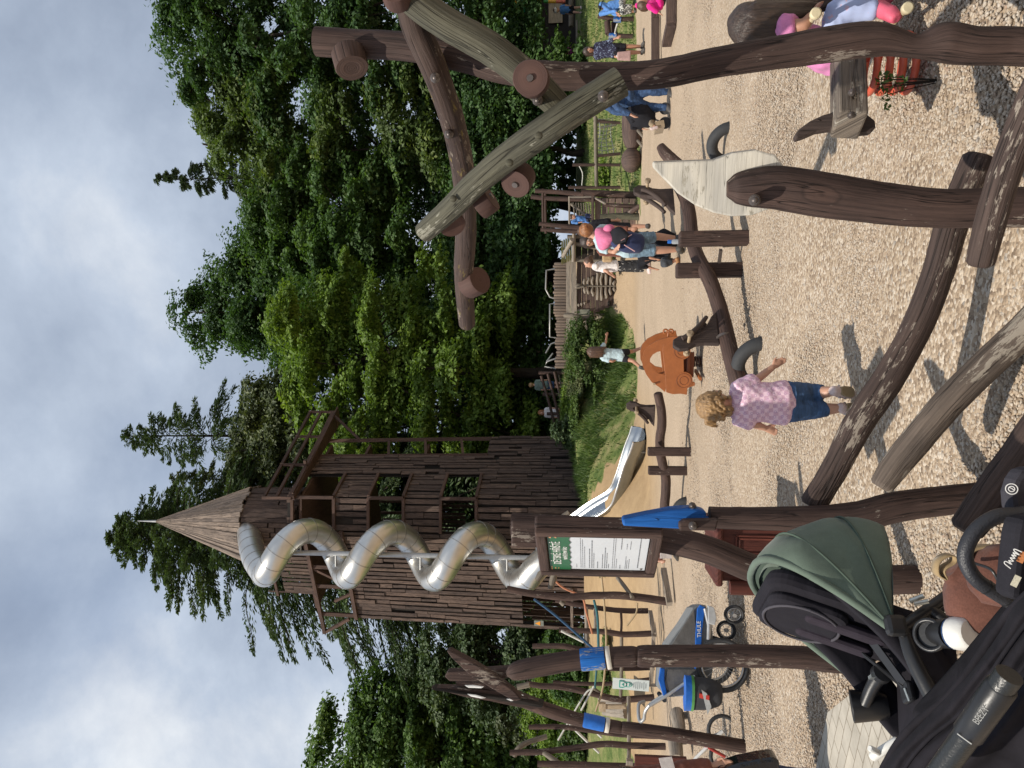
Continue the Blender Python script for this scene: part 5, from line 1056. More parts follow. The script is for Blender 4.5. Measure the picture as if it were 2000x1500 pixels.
    for lab, a, b, w in (('grey half log bench behind the bicycle trailer', (1322, 1392, 12), (1330, 1440, 11.4), 26), ('pale grey plank bench behind the bird head totem', (1318, 1440, 11.6), (1322, 1484, 11.2), 28)):
        log(m := MB(), [(*a, w), (*b, w * 0.9)], 10, 0.08, 3); m.tube([P(a[0] + 10, a[1] + 6, a[2]), P(a[0] + 22, a[1] + 6, a[2])], 0.06, 8); tag(m.build('log_bench', W_pale, None, origin=P(*a)), lab, 'bench')
    tb = thing('yellow_trestle', 'small raw yellow timber trestle behind the posts', 'trestle', P(1215, 1378, 17.5))
    MB().beam(P(1176, 1373, 17.5), P(1176, 1388, 17.5), 0.12, 0.16).build('top', W_light, tb); MB().beam(P(1176, 1380, 17.5), P(1222, 1380, 17.5), 0.08, 0.08).build('leg', W_light, tb)
    # pale ladder like slats on the slope
    tl = thing('slat_ramp', 'ramp of leaning grey poles on the slope left of the posts', 'ramp', P(1215, 1385, 19))
    m = MB()
    for k in range(5): m.tube([P(1172 + k * 2, 1364 + k * 7, 19), P(1218 + k * 1, 1366 + k * 8, 18.2)], 0.07, 7)
    m.build('poles', W_pale, tl)
ropecourse()
def infoboard():
    Y = 9.2; t = thing('info_plate', 'small white information plate with green emblems on a thin leaning stake', 'sign', ground(P(1290, 1338, Y).x, Y))
    log(m := MB(), [(1400, 1340, Y, 7), (1268, 1338, Y, 7), (1200, 1334, Y, 6)], 8); m.build('stake', W_pale, t)
    ez = (P(1196, 1334, Y) - P(1268, 1340, Y)).normalized(); ex = V3((1, 0, 0)); ex = (ex - ez * ex.dot(ez)).normalized(); nr = ex.cross(ez); o = P(1232, 1337, Y - 0.06); w, h = PX(21, 1232, Y), PX(70, 1232, Y)
    p = MB().box(o, (w, 0.012, h), (ex, -nr, ez)).build('plate', paint('plate_white', (0.62, 0.67, 0.64), 0.5, var=0.04), t)
    gm = paint('emblem_green', (0.05, 0.32, 0.25), 0.5)
    for k, (cx, cz, s) in enumerate(((0, 0.22, 1.0), (0, 0.05, 0.7))):
        c = o + ex * cx + ez * cz * h + nr * 0.009; a = 0.042 * s
        sh = [(-a, a), (a, a), (a * 1.05, 0), (a * 0.6, -a), (0, -a * 1.4), (-a * 0.6, -a), (-a * 1.05, 0)]; MB().prism(sh[::-1], c, ex, ez, 0.004).build('emblem', gm, p)
        MB().prism([(x * 0.7, y * 0.7) for x, y in sh][::-1], c + nr * 0.003, ex, ez, 0.004).build('emblem_field', paint('plate_white', (0.62, 0.67, 0.64)), p)
        MB().prism([(-a * 0.5, -a * 0.3), (0, a * 0.35), (a * 0.5, -a * 0.3)][::-1] if k == 0 else [(-a * .5, 0), (a * .5, 0), (a * .3, -a * .5), (-a * .3, -a * .5)], c + nr * 0.006, ex, ez, 0.004).build('emblem_mark', gm, p)
    m = MB()
    for k in range(7): m.box(o + ez * h * (-0.08 - 0.055 * k) + nr * 0.0075, (w * random.uniform(0.4, 0.75), 0.002, 0.006), (ex, -nr, ez))
    m.build('print_line', paint('print_grey', (0.25, 0.28, 0.28), 0.6), p)
infoboard()

# ------------------------------------------------------------------ seesaws
RUB = paint('tyre_rubber', (0.028, 0.029, 0.031), 0.75, bump=0.3)
W_seat = wood('seat_dark_wood', (0.085, 0.062, 0.054), (0.05, 0.037, 0.032), crack=0.6, grain=0.8)
KNOB = wood('pale_handle', (0.42, 0.33, 0.22), (0.3, 0.22, 0.14), crack=0.3)
def seesaw_seat(t, c, fwd, s=1.0):
    """saddle like a curved animal: an upright rounded back plate with a handle bar and the curved seat board"""
    fwd = V3((fwd.x, fwd.y, 0)).normalized(); sd_ = V3((fwd.y, -fwd.x, 0)); up = V3((0, 0, 1))
    pl = [(-0.02, 0.0), (0.02, 0.0), (0.05, 0.12), (0.035, 0.24), (0.06, 0.30), (0.09, 0.34), (0.085, 0.40), (0.04, 0.43), (-0.02, 0.42), (-0.07, 0.36), (-0.09, 0.26), (-0.12, 0.15), (-0.22, 0.05), (-0.26, 0.0)]
    o = MB().prism([(a * s, b * s) for a, b in pl], c + up * 0.02, fwd, up, 0.045).build('saddle_plate', W_seat, t, bevel=0.008)
    return o
def seesaw(lab, ends, pivot_posts, seats, tyres, name='seesaw'):
    a, b = ends; mid = (a + b) / 2; mid.z = 0; t = thing(name, lab, 'seesaw', mid)
    d = (b - a).normalized(); n = 9; side = d.cross(V3((0, 0, 1))).normalized()
    pts = [a + (b - a) * (i / n) + side * 0.035 * math.sin(i * 1.9) + V3((0, 0, 0.03 * math.sin(i * 1.3 + 1))) for i in range(n + 1)]
    MB().tube(pts, [0.078 - 0.004 * (i / n) * 3 for i in range(n + 1)], 18, res=4, amp=0.04, frq=5, rnd=0.25).build('beam', W_post, t)
    for x, y0, Y, vt in pivot_posts:
        pb = P(x, y0, Y); pt = P(vt, y0, Y); w = PX(28, x, Y) if Y < 9 else PX(17, x, Y); o = MB().box((pb + pt) / 2 + V3((0, 0, -0.05)), (w, 0.14, (pt - pb).length + 0.1)).build('pivot_post', W_post, t, bevel=0.015)
    return t, pts, d
def seesaws():
    # the near one
    a = P(1448, 748, 7.0); b = P(1318, 345, 8.5)
    t, pts, d = seesaw('long near seesaw whose low end lies behind the toddler', (a, b), [(1460, 466, 7.45, 1326), (1442, 528, 7.75, 1320)], None, None)
    dh = V3((d.x, d.y, 0)).normalized(); sd_ = V3((dh.y, -dh.x, 0)); up = V3((0, 0, 1))
    def seat(c, f, flip):
        pl = [(0.02, 0.0), (0.015, 0.14), (0.03, 0.22), (0.075, 0.29), (0.085, 0.37), (0.04, 0.425), (-0.03, 0.42), (-0.075, 0.36), (-0.085, 0.28), (-0.12, 0.19), (-0.2, 0.1), (-0.30, 0.05), (-0.36, 0.0)]
        for w, sh in ((0.04, 1.0),): MB().prism([(x * sh, y * sh) for x, y in pl], c, f, up, 0.05).build('saddle_plate', W_seat, t, bevel=0.01)
        m = MB(); m.tube([c + f * (-0.02) + up * 0.34 - sd_ * 0.05, c + f * (-0.06) + up * 0.27 - sd_ * 0.06, c + f * (-0.16) + up * 0.17 - sd_ * 0.06, c + f * (-0.27) + up * 0.10 - sd_ * 0.05], [0.022, 0.025, 0.025, 0.02], 8, res=3); m.tube([c + f * (-0.02) + up * 0.34 + sd_ * 0.05, c + f * (-0.06) + up * 0.27 + sd_ * 0.06, c + f * (-0.16) + up * 0.17 + sd_ * 0.06, c + f * (-0.27) + up * 0.10 + sd_ * 0.05], [0.022, 0.025, 0.025, 0.02], 8, res=3)
        m.build('side_moulding', W_seat, t)
        k = c + f * 0.0 + up * 0.28; m = MB(); m.tube([k - sd_ * 0.15, k + sd_ * 0.15], 0.016, 9)
        for s in (-1, 1): m.tube([k + sd_ * s * 0.135, k + sd_ * s * 0.14, k + sd_ * s * 0.165, k + sd_ * s * 0.17], [0.022, 0.032, 0.032, 0.022], 12)
        m.build('handle', KNOB, t)
    ca = V3(pts[0]).lerp(V3(pts[-1]), 0.165) + up * 0.06; cb = V3(pts[0]).lerp(V3(pts[-1]), 0.93) + up * 0.05
    seat(ca, -dh, 0); seat(cb, dh, 1)
    c2 = V3(pts[0]).lerp(V3(pts[-1]), 0.185); MB().tube([c2 - d * 0.012, c2 + d * 0.012], 0.084, 16).build('iron_strap', BOLT, t)
    m = MB()
    for k, h in ((0.10, 0.03), (0.10, -0.03), (0.13, 0.03), (0.13, -0.03)): m.ball(V3(pts[0]).lerp(V3(pts[-1]), k) - sd_ * 0 + V3((0, -0.075, h)), (0.014,) * 3, 8, 5)
    m.build('bolt_heads', BOLT, t)
    fr = MB(); p1 = P(1462, 490, 7.5); fr.beam(P(1408, 488, 7.55), P(1402, 532, 7.8), 0.03, 0.03).beam(P(1412, 480, 7.5), P(1440, 478, 7.5), 0.03, 0.03); fr.build('pivot_iron', BOLT, t)
    def tyre(lab, c, f, r):
        n = 16; f = V3(f).normalized(); ps = [c + f * (r * math.cos(math.pi * k / n)) + up * (r * 0.95 * math.sin(math.pi * k / n) - 0.03) for k in range(n + 1)]
        tag(MB().tube(ps, 0.062, 12, side=(0, 1, 0)).build('tyre_bumper', RUB, None, origin=c), lab, 'tyre')
    tyre('half buried tyre under the low end of the near seesaw', G(1482, 712), (0.75, -0.5, 0), 0.22); tyre('half buried tyre in the gravel right of the white plank head', G(1420, 282), (0.7, -0.7, 0), 0.2)
    # the far one
    a = P(1302, 1012, 12.6); b = P(1286, 772, 11.3)
    t, pts, d = seesaw('far seesaw behind the orange car panel', (a, b), [(1346, 882, 11.6, 1265), (1337, 919, 12.0, 1266)], None, None)
    dh = V3((d.x, d.y, 0)).normalized(); sd_ = V3((dh.y, -dh.x, 0)); c = V3(pts[-1]) - d * 0.22 + up * 0.05
    seat(c, dh, 0)
    tyre('half buried tyre at the far seesaw beside the blue beak', G(1340, 1000), (0.9, -0.3, 0), 0.2)
    o = thing('leaning_stump', 'short rounded log seat tilted out of the gravel behind the white plank head', 'log seat', G(1312, 322)); 
    log(m := MB(), [(1290, 286, 10.2, 17), (1300, 300, 10.15, 23), (1318, 318, 10.1, 26), (1336, 334, 10.0, 26)], 14, 0.05, 4); m.build('log', W_post, o)
seesaws()

# ------------------------------------------------------------------ orange car spring rider
def carrider():
    Y = 10.25; t = thing('orange_car_rider', 'orange wooden play car cut from flat boards with a wind up key', 'play car', ground(P(1375, 705, Y).x, Y))
    OR = paint('orange_board', (0.30, 0.095, 0.026), 0.5, var=0.12, scale=12, bump=0.15); ORD = paint('orange_board_dark', (0.19, 0.055, 0.018), 0.55)
    o = P(1310, 710, Y); ez = V3((0, 0, 1)); ex = V3((0.97, -0.24, 0)).normalized()
    def pt(x, y): q = P(x, y, Y) - o; return (q.x / 0.97, q.z)
    def arc(cx, cy, rx, ry, a0, a1, n): return [(cx + rx * math.cos(R(a0 + (a1 - a0) * k / n)), cy + ry * math.sin(R(a0 + (a1 - a0) * k / n))) for k in range(n + 1)]
    # outline in photo pixels (x down the car, y leftwards): nose at the left, windows cut out
    roof = [(1300, 765), (1288, 755), (1273, 745), (1262, 730), (1255, 714), (1254, 698), (1258, 684), (1268, 673), (1285, 664), (1302, 659), (1325, 657)]
    win = [(1299, 731), (1285, 728), (1275, 720), (1269, 709), (1269, 700), (1274, 692), (1282, 687), (1293, 684)]
    # the roof arch is a band; the body below is solid
    arch = roof + [(1294, 676), (1293, 684)] + win[::-1][1:] + [(1299, 731), (1302, 750)]
    body = [(1302, 765), (1299, 731), (1293, 684), (1294, 672), (1325, 657), (1328, 670), (1338, 674), (1338, 688), (1334, 694), (1336, 728), (1330, 740), (1346, 742), (1358, 746), (1358, 752), (1344, 756), (1343, 770), (1330, 768), (1315, 769)]
    def panel(off, mat):
        oo = o + ex.cross(ez) * off
        q = MB().prism([pt(*p) for p in body], oo, ex, ez, 0.03).build('side_panel', mat, t, bevel=0.004)
        MB().prism([pt(*p) for p in arch], oo + ex.cross(ez) * 0.0, ex, ez, 0.028).build('roof_arch', mat, q)
        return oo
    panel(0.02, OR); panel(-0.40, OR)
    nr = ex.cross(ez)
    for wx, wy in ((1336, 742), (1330, 685)):
        c = pt(wx, wy); cc = o + ex * c[0] + ez * c[1] + nr * 0.02; w = MB(); w.tube([cc - nr * 0.035, cc + nr * 0.020], [0.115, 0.115], 22); w = w.build('wheel_disc', OR, t)
        rg = MB()
        for r in (0.095, 0.055): rg.tube([cc + nr * 0.0215 + ex * r * math.cos(k * 0.2618) + ez * r * math.sin(k * 0.2618) for k in range(25)], 0.003, 5, caps=False)
        rg.build('groove_ring', ORD, w)
    s = pt(1345, 712); MB().box(o + ex * (s[0] + 0.01) + ez * s[1] - nr * 0.19, (0.5, 0.36, 0.035), (ex, -nr, ez)).build('seat_board', ORD, t, bevel=0.006)
    MB().box(o + ex * pt(1318, 700)[0] + ez * pt(1318, 700)[1] - nr * 0.19, (0.03, 0.36, 0.16), (ex, -nr, ez)).build('back_board', ORD, t)
    s = pt(1345, 716); MB().box(o + ex * s[0] + ez * s[1] - nr * 0.12, (0.34, 0.03, 0.17), (ex, -nr, ez)).build('rocker_board', ORD, t, bevel=0.005)
    k = MB(); c = pt(1304, 656); cc = o + ex * c[0] + ez * c[1] - nr * 0.02; k.tube([cc - ex * 0.02, cc + ex * 0.035], 0.014, 8)
    for dz in (-0.035, 0.035): k.tube([cc + ex * 0.05 + ez * dz + ex * 0.027 * math.cos(j * 0.5236) + ez * 0.027 * math.sin(j * 0.5236) for j in range(13)], 0.013, 7, caps=False)
    k.build('wind_up_key', OR, t)
    hb = MB(); c = pt(1278, 748); cc = o + ex * c[0] + ez * c[1] - nr * 0.19; hb.tube([cc - nr * 0.3, cc + nr * 0.26], 0.015, 8); hb.build('handle', KNOB, t)
    n = 60; hx = o + ex * pt(1362, 712)[0] - nr * 0.19; z1 = o.z + pt(1350, 712)[1]
    MB().tube([V3((hx.x + 0.06 * math.cos(i * 0.55), hx.y + 0.06 * math.sin(i * 0.55), -0.02 + (z1 + 0.02) * i / n)) for i in range(n + 1)], 0.016, 7, caps=False).build('spring', paint('spring_dark', (0.06, 0.03, 0.02), 0.5), t)
    fb = MB(); c = pt(1366, 735); fb.box(o + ex * c[0] + ez * c[1] - nr * 0.1, (0.04, 0.5, 0.03), (ex, -nr, ez)); fb.build('foot_rest', OR, t)
carrider()
# ------------------------------------------------------------------ spring rider in the right foreground
def springrider():
    Y = 3.55; c0 = P(1792, 105, Y); t = thing('spring_rider', 'grey timber spring rider with a curved tail board and a red coil spring', 'spring rider', ground(c0.x, Y))
    W_old = wood('weathered_grey_timber', (0.21, 0.175, 0.14), (0.10, 0.082, 0.068), worn=(0.33, 0.30, 0.25), wear=0.5, crack=1.5)
    a = P(1658, 246, 3.35); b = P(1650, -130, 3.95); d = (b - a).normalized(); w = d.cross(V3((0, 0, 1))).normalized()
    MB().beam(a, b, 0.15, 0.115).build('beam', W_old, t, bevel=0.01)
    for x, y in ((1664, 181), (1662, 224)): bolt(x, y, 3.30, t, 0.013)
    # tail board: a thin crescent standing across the beam's end
    px = [(1552, 276), (1549, 268), (1558, 256), (1580, 240), (1605, 228), (1630, 221), (1665, 219), (1690, 226), (1706, 240), (1707, 254), (1697, 262), (1675, 264), (1645, 260), (1618, 256), (1592, 260), (1570, 270)]
    o = P(1640, 246, 3.43); MB().prism([((P(x, y, 3.43) - o).x, (P(x, y, 3.43) - o).z) for x, y in px], o, (1, 0.1, 0), (0, 0, 1), 0.05).build('tail_board', W_seat, t, bevel=0.008)
    m = MB(); n = 120; zt = P(1686, 105, Y).z
    sp_ = [V3((c0.x + 0.122 * math.cos(i * 6.283 * 4.7 / n), Y + 0.10 + 0.122 * math.sin(i * 6.283 * 4.7 / n), 0.03 + (zt - 0.03) * i / n)) for i in range(n + 1)]
    m.tube(sp_, 0.0165, 10, caps=True); m.build('coil_spring', paint('spring_orange_red', (0.52, 0.095, 0.05), 0.45, var=0.25), t)
    # figure head with round knob handles, mostly beyond the frame
    hd = [(1530, 40), (1540, 22), (1600, -10), (1650, -40), (1690, -40), (1690, 10), (1640, 12), (1600, 22), (1560, 44)]
    o = P(1600, 10, 3.72); MB().prism([((P(x, y, 3.72) - o).x, (P(x, y, 3.72) - o).z) for x, y in hd], o, (1, 0, 0), (0, 0, 1), 0.06).build('head_board', W_seat, t, bevel=0.01)
    kn = paint('cream_knob', (0.55, 0.47, 0.30), 0.5)
    for x, y in ((1593, 27), (1772, 16)):
        c = P(x, y, 3.36); n_ = V3((-0.15, -1, 0.1)).normalized(); MB().tube([c + n_ * -0.3, c - n_ * 0.015], 0.013, 8).tube([c - n_ * 0.015, c - n_ * 0.012, c + n_ * 0.012, c + n_ * 0.015], [0.018, 0.024, 0.024, 0.018], 16).build('handle_knob', kn, t)
    shrub('tuft of weeds growing inside the red coil spring', 1745, 160, 3.5, (0.12, 0.1, 0.08), LM_bush, 8, 9, 0.013, 0.05, name='weed_tuft', cat='weeds', sr=0.1)
springrider()
# red brown chest behind the sign post
def chest():
    Y = 5.6; t = thing('red_brown_chest', 'red brown painted wooden chest with carved panel lines behind the notice board post', 'chest', ground(P(1480, 1080, Y).x, Y))
    a = P(1400, 1085, Y); x0, x1 = P(1450, 1136, Y).x, P(1450, 1030, Y).x; zt = P(1402, 1080, Y).z
    body = MB().box(((x0 + x1) / 2, Y + 0.22, zt / 2 - 0.02), (x1 - x0, 0.44, zt + 0.0)).build('body', W_red, t, bevel=0.01)
    MB().box(((x0 + x1) / 2, Y + 0.20, zt + 0.0), (x1 - x0 + 0.05, 0.54, 0.05)).build('lid', W_red, t, bevel=0.015)
    m = MB()
    for k in (0.05, 0.09):
        c = ((x0 + x1) / 2 + 0.06, Y - 0.005, zt * 0.45); w, h = (x1 - x0) * 0.5 - k, zt * 0.75 - k
        for s in (-1, 1): m.box((c[0] + s * w / 2, c[1], c[2]), (0.012, 0.014, h)); m.box((c[0], c[1], c[2] + s * h / 2), (w, 0.014, 0.012))
    m.build('panel_moulding', W_red, t)
    MB().tube([V3((x0 - 0.04, Y - 0.02, zt - 0.08)), V3((x0 - 0.04, Y - 0.02, 0.02))], 0.05, 14).build('corner_post', W_red, t)
chest()
# ================================================================== PEOPLE
SKIN = paint('skin', (0.50, 0.275, 0.185), 0.5, var=0.08, bump=0.03); SKIN_T = paint('skin_tanned', (0.40, 0.20, 0.125), 0.5, var=0.08, bump=0.03)
def hairmat(name, col):
    if name in MATS: return MATS[name]
    m, nt, N, L, b = _new(name); ob = N.new('ShaderNodeTexCoord').outputs['Object']
    mp = N.new('ShaderNodeMapping'); mp.inputs['Scale'].default_value = (1, 1, 0.12); L.new(ob, mp.inputs[0])
    n = _noise(N, L, mp.outputs[0], 130, 3, 0.6, 0.6); n2 = _noise(N, L, ob, 20, 3, 0.6)
    c = _mix(N, L, 1.0, _ramp(N, L, n.outputs[0], [(0.3, sc(col, 0.45)), (0.6, col), (0.8, sc(col, 1.7))]), _ramp(N, L, n2.outputs[0], [(0.3, (0.75,) * 3), (0.7, (1.2,) * 3)]), 'MULTIPLY')
    L.new(c, b.inputs['Base Color']); b.inputs['Roughness'].default_value = 0.45; _bump(N, L, n.outputs[0], 0.6, 0.01, b); MATS[name] = m; return m
HR_blond = hairmat('hair_blond', (0.34, 0.20, 0.085)); HR_brown = hairmat('hair_brown', (0.10, 0.052, 0.03)); HR_dark = hairmat('hair_dark', (0.05, 0.031, 0.022)); HR_red = hairmat('hair_ginger', (0.30, 0.12, 0.04))
EYE_W = paint('eye_ball', (0.6, 0.58, 0.55), 0.3, bump=0); EYE_D = paint('eye_iris', (0.03, 0.02, 0.015), 0.3, bump=0); LIP = paint('lips', (0.36, 0.12, 0.10), 0.5, bump=0)
ADULT = dict(head=(0, .012, .928), neck=(0, 0, .835), chest=(0, 0, .72), pelvis=(0, 0, .525), shR=(.108, 0, .805), elR=(.135, -.01, .63), haR=(.14, .03, .485), hiR=(.05, 0, .515), knR=(.052, .012, .285), anR=(.052, -.005, .045), toR=(.06, .095, .015))
CHILD = dict(head=(0, .012, .885), neck=(0, 0, .765), chest=(0, 0, .65), pelvis=(0, 0, .46), shR=(.115, 0, .735), elR=(.15, -.01, .575), haR=(.155, .03, .445), hiR=(.055, 0, .45), knR=(.057, .012, .25), anR=(.057, -.005, .045), toR=(.065, .10, .015))
def person(label, Y, base, H, fwd, j=None, child=False, skin=None, top=None, bottom=None, shoes=None, hair=None, face=False, vox=0.012, fat=1.0, group=None, hat=None, fingers=True):
    """base: photo pixel of the ground point between the feet; j: joints given as (photo x, photo y, depth offset)"""
    T = CHILD if child else ADULT; J = {}; skin = skin or SKIN; j = j or {}
    f = V3((fwd[0], fwd[1], 0)).normalized(); r = V3((f.y, -f.x, 0)); up = V3((0, 0, 1)); B = P(base[0], base[1], Y)
    for k, v in T.items():
        J[k] = B + r * v[0] * H + f * v[1] * H + up * v[2] * H
        if k.endswith('R'): J[k[:-1] + 'L'] = B - r * v[0] * H + f * v[1] * H + up * v[2] * H
    for k, v in j.items(): J[k] = P(v[0], v[1], Y + (v[2] if len(v) > 2 else 0))
    if 'neck' in j or 'pelvis' in j:
        if 'chest' not in j: J['chest'] = J['neck'].lerp(J['pelvis'], 0.38)
    if 'hiR' not in j and 'pelvis' in j: J['hiR'] = J['pelvis'] + r * .05 * H - up * .01 * H; J['hiL'] = J['pelvis'] - r * .05 * H - up * .01 * H
    t = thing('person', label, 'person', B, group)
    hr = (0.098 if child else 0.071) * H; k_ = fat * (1.12 if child else 1.0)
    def torso(m, g=1.0, lo=0, hi=1.0, add=0.0):
        p, c, n = J['pelvis'], J['chest'], J['neck']; d0 = (p - c).normalized()
        sa = (J['shR'] - J['shL']).normalized()
        q = [p + d0 * (lo if lo else 0.055) * H, p, p.lerp(c, 0.45), c, c.lerp(n, 0.55), c.lerp(n, 0.88)]
        w = [.075, .098, .082, .098, .095, .055]; w = [.112, .113, .104, .102, .095, .055] if lo else w; m.tube(q, [H * x * k_ * g + add for x in w], 18, res=3, side=sa, squash=0.66, rnd=0.3)
        m.tube([J['shL'].lerp(n, 0.05), c.lerp(n, 0.66), J['shR'].lerp(n, 0.05)], [H * .036 * k_ * g + add, H * .05 * k_ * g + add, H * .036 * k_ * g + add], 10, res=3, rnd=0.5)
    def limb(m, names, rad, g=1.0, add=0.0, upto=2.0, n=12):
        ps = [J[k] for k in names]; full = [H * x * k_ * g + add for x in rad]
        if upto <= 1: q = [ps[0], ps[0].lerp(ps[1], 0.5 * upto), ps[0].lerp(ps[1], upto)]; rr = [full[0], full[0] + (full[1] - full[0]) * upto * .5, full[0] + (full[1] - full[0]) * upto]
        else: u = upto - 1; q = [ps[0], ps[0].lerp(ps[1], 0.5), ps[1], ps[1].lerp(ps[2], 0.4 * u), ps[1].lerp(ps[2], u)]; rr = [full[0], (full[0] + full[1]) * .5, full[1], full[1] * 1.04 + (full[2] - full[1]) * .3 * u, full[1] + (full[2] - full[1]) * u]
        m.tube(q, rr, n, res=3, rnd=0.25)
    ARM = (.030, .0235, .017); LEG = (.055, .038, .024)
    m = MB(); torso(m, 0.97)
    hd = J['head']; nk = J['neck']; hu = (hd - nk).normalized(); hf = f
    if 'look' in j: hf = (J['look'] - hd).normalized()
    hf = (hf - hu * hf.dot(hu)); hf = hf.normalized() if hf.length > .05 else f; hs = hf.cross(hu)
    m.tube([J['chest'].lerp(nk, .8), nk, hd - hu * hr * .3], [H * .036, H * .032, H * .034], 12, res=2)
    m.ball(hd + hu * hr * .12 - hf * hr * .04, (hr * .82, hr * .98, hr * 1.0), 18, 12, (hs, hf, hu)); m.ball(hd - hu * hr * .42 + hf * hr * .22, (hr * .58, hr * .62, hr * .55), 14, 9, (hs, hf, hu))
    m.ball(hd + hf * hr * .98 - hu * hr * .16, (hr * .12, hr * .2, hr * .2), 8, 6, (hs, hf, hu))
    for s in (-1, 1): m.ball(hd + hs * s * hr * .82 - hu * hr * .1, (hr * .1, hr * .18, hr * .26), 8, 6, (hs, hf, hu))
    for S in 'LR':
        limb(m, ('sh' + S, 'el' + S, 'ha' + S), ARM); limb(m, ('hi' + S, 'kn' + S, 'an' + S), LEG)
        w = J['ha' + S]; a = (w - J['el' + S]).normalized(); hl = (0.052 if not child else 0.056) * H
        px_ = a.cross(f if abs(a.dot(f)) < .9 else up).normalized(); py_ = a.cross(px_)
        if fingers:
            m.tube([w - a * hl * .2, w + a * hl * .5, w + a * hl], [hl * .30, hl * .42, hl * .40], 10, side=px_, squash=0.55, rnd=0.4)
            for i in range(4):
                b0 = w + a * hl * .9 + px_ * hl * (i - 1.5) * .22; ln = hl * (.62, .75, .7, .52)[i]; cu = py_ * (hl * .16)
                m.tube([b0, b0 + a * ln * .5 + cu * .3, b0 + a * ln + cu * 1.2], [hl * .125, hl * .115, hl * .095], 7, res=2, rnd=0.5)
            b0 = w + a * hl * .25 + px_ * hl * .35; m.tube([b0, b0 + a * hl * .35 + px_ * hl * .28, b0 + a * hl * .7 + px_ * hl * .32 + py_ * hl * .1], [hl * .15, hl * .13, hl * .1], 7, res=2, rnd=0.5)
        an, to = J['an' + S], J['to' + S]; m.tube([an - (to - an).normalized() * H * .018 - up * H * .012, an.lerp(to, .5) - up * H * .006, to], [H * .027, H * .03, H * .024], 10, res=2, rnd=0.6)
    mods = (('REMESH', dict(mode='VOXEL', voxel_size=vox, use_smooth_shade=True)), ('SMOOTH', dict(factor=0.5, iterations=2)))
    m.build('body', skin, t, mods=mods)
    tx = D.textures.get('cloth_folds') or D.textures.new('cloth_folds', 'CLOUDS'); tx.noise_scale = 0.075; tx.noise_depth = 1
    cm = (('REMESH', dict(mode='VOXEL', voxel_size=vox, use_smooth_shade=True)), ('SMOOTH', dict(factor=0.5, iterations=2)), ('DISPLACE', dict(texture=tx, strength=0.022 * min(1.0, H), mid_level=0.45, texture_coords='LOCAL')))
    if top:
        c = MB(); torso(c, 1.06, lo=top.get('hem', .04), add=H * .005)
        for S in 'LR': limb(c, ('sh' + S, 'el' + S, 'ha' + S), ARM, top.get('slg', 1.35), H * .004, top.get('sleeve', .6))
        c.build('shirt', top['mat'], t, mods=cm)
    if bottom:
        c = MB(); kind = bottom.get('kind', 'trousers')
        if kind == 'skirt':
            p = J['pelvis'] + up * .06 * H; e = V3((p.x, p.y, B.z + bottom.get('low', .12) * H)); c.tube([p, p.lerp(e, .2), p.lerp(e, .6), e], [.088 * H, .105 * H, .115 * H, .125 * H], 22, res=3, side=r, squash=.75, amp=.05, frq=6)
        else:
            p, cc = J['pelvis'], J['chest']; d0 = (p - cc).normalized(); c.tube([p - d0 * .055 * H, p, p + d0 * .04 * H], [H * .094 * k_, H * .107 * k_, H * .085 * k_], 18, res=2, side=(J['shR'] - J['shL']).normalized(), squash=.72, rnd=.4)
            for S in 'LR': limb(c, ('hi' + S, 'kn' + S, 'an' + S), LEG, bottom.get('g', 1.18), H * .004, bottom.get('len', 1.9))
        c.build(kind, bottom['mat'], t, mods=cm)
    if shoes:
        for S in 'LR':
            an, to = J['an' + S], J['to' + S]; d = (to - an).normalized(); c = MB(); c.tube([an - d * H * .024 - up * H * .008, an.lerp(to, .5) - up * H * .004, to + d * H * .004], [H * .034, H * .036, H * .029], 12, res=2, rnd=.6); c.build('shoe', shoes, t, mods=cm)
    if hair:
        hm, style = hair; c = MB(); cc = hd + hu * hr * (.26 if style == 'curly' else .2) - hf * hr * .2
        if face: cc = hd + hu * hr * .40 - hf * hr * .08
        k0 = .95 if style == 'curly' else 1.0
        c.ball(cc, (hr * .98 * k0, hr * .98 * k0, hr * 1.02 * k0), 22, 14, (hs, hf, hu), amp=.10, frq=26 / H)
        if style in ('long', 'mid'):
            L = (.24 if style == 'long' else .12) * H
            for k in range(-4, 5):
                a = k / 4 * 1.9; s0 = cc + hs * math.sin(a) * hr * .78 - hf * math.cos(a) * hr * .78 - hu * hr * .1; e = s0 - up * L * random.uniform(.85, 1.1) - hf * hr * .15 + hs * math.sin(a) * hr * .15
                c.tube([s0 + hu * hr * .3, s0 - hf * hr * .1, s0.lerp(e, .6) - hf * hr * .1, e], [hr * .3, hr * .34, hr * .28, hr * .1], 8, res=3, amp=.12, frq=30)
        if style == 'bun': c.ball(cc - hf * hr * .95 + hu * hr * .35, hr * .42, 12, 8, amp=.15, frq=40)
        if style == 'curly':
            for k in range(72):
                a = random.uniform(-2.0, 2.0); el = random.uniform(-1.0, .8); d = (hs * math.sin(a) - hf * math.cos(a)) * math.cos(el) + hu * math.sin(el); s0 = cc + d * hr * .80; rr = hr * random.uniform(.10, .17); ax = d.cross(up); ax = ax.normalized() if ax.length > .1 else hs; ps = []
                for i in range(9): th = i * .85; ps.append(s0 - up * i * hr * .06 + d * rr * math.cos(th) * .9 + ax * rr * math.sin(th))
                c.tube(ps, [hr * .07] + [hr * .11] * 7 + [hr * .06], 7)
            tail = cc - hs * hr * .86 + hu * hr * .25
            for k in range(20):
                o = V3((random.uniform(-1, 1), random.uniform(-1, 1), random.uniform(-1, 1))) * hr * .16; c.tube([tail + o * .3, tail - hs * hr * .25 - hu * hr * .12 + o, tail - hs * hr * .34 - hu * hr * .5 + o * 1.4], [hr * .10, hr * .12, hr * .05], 6, res=3)
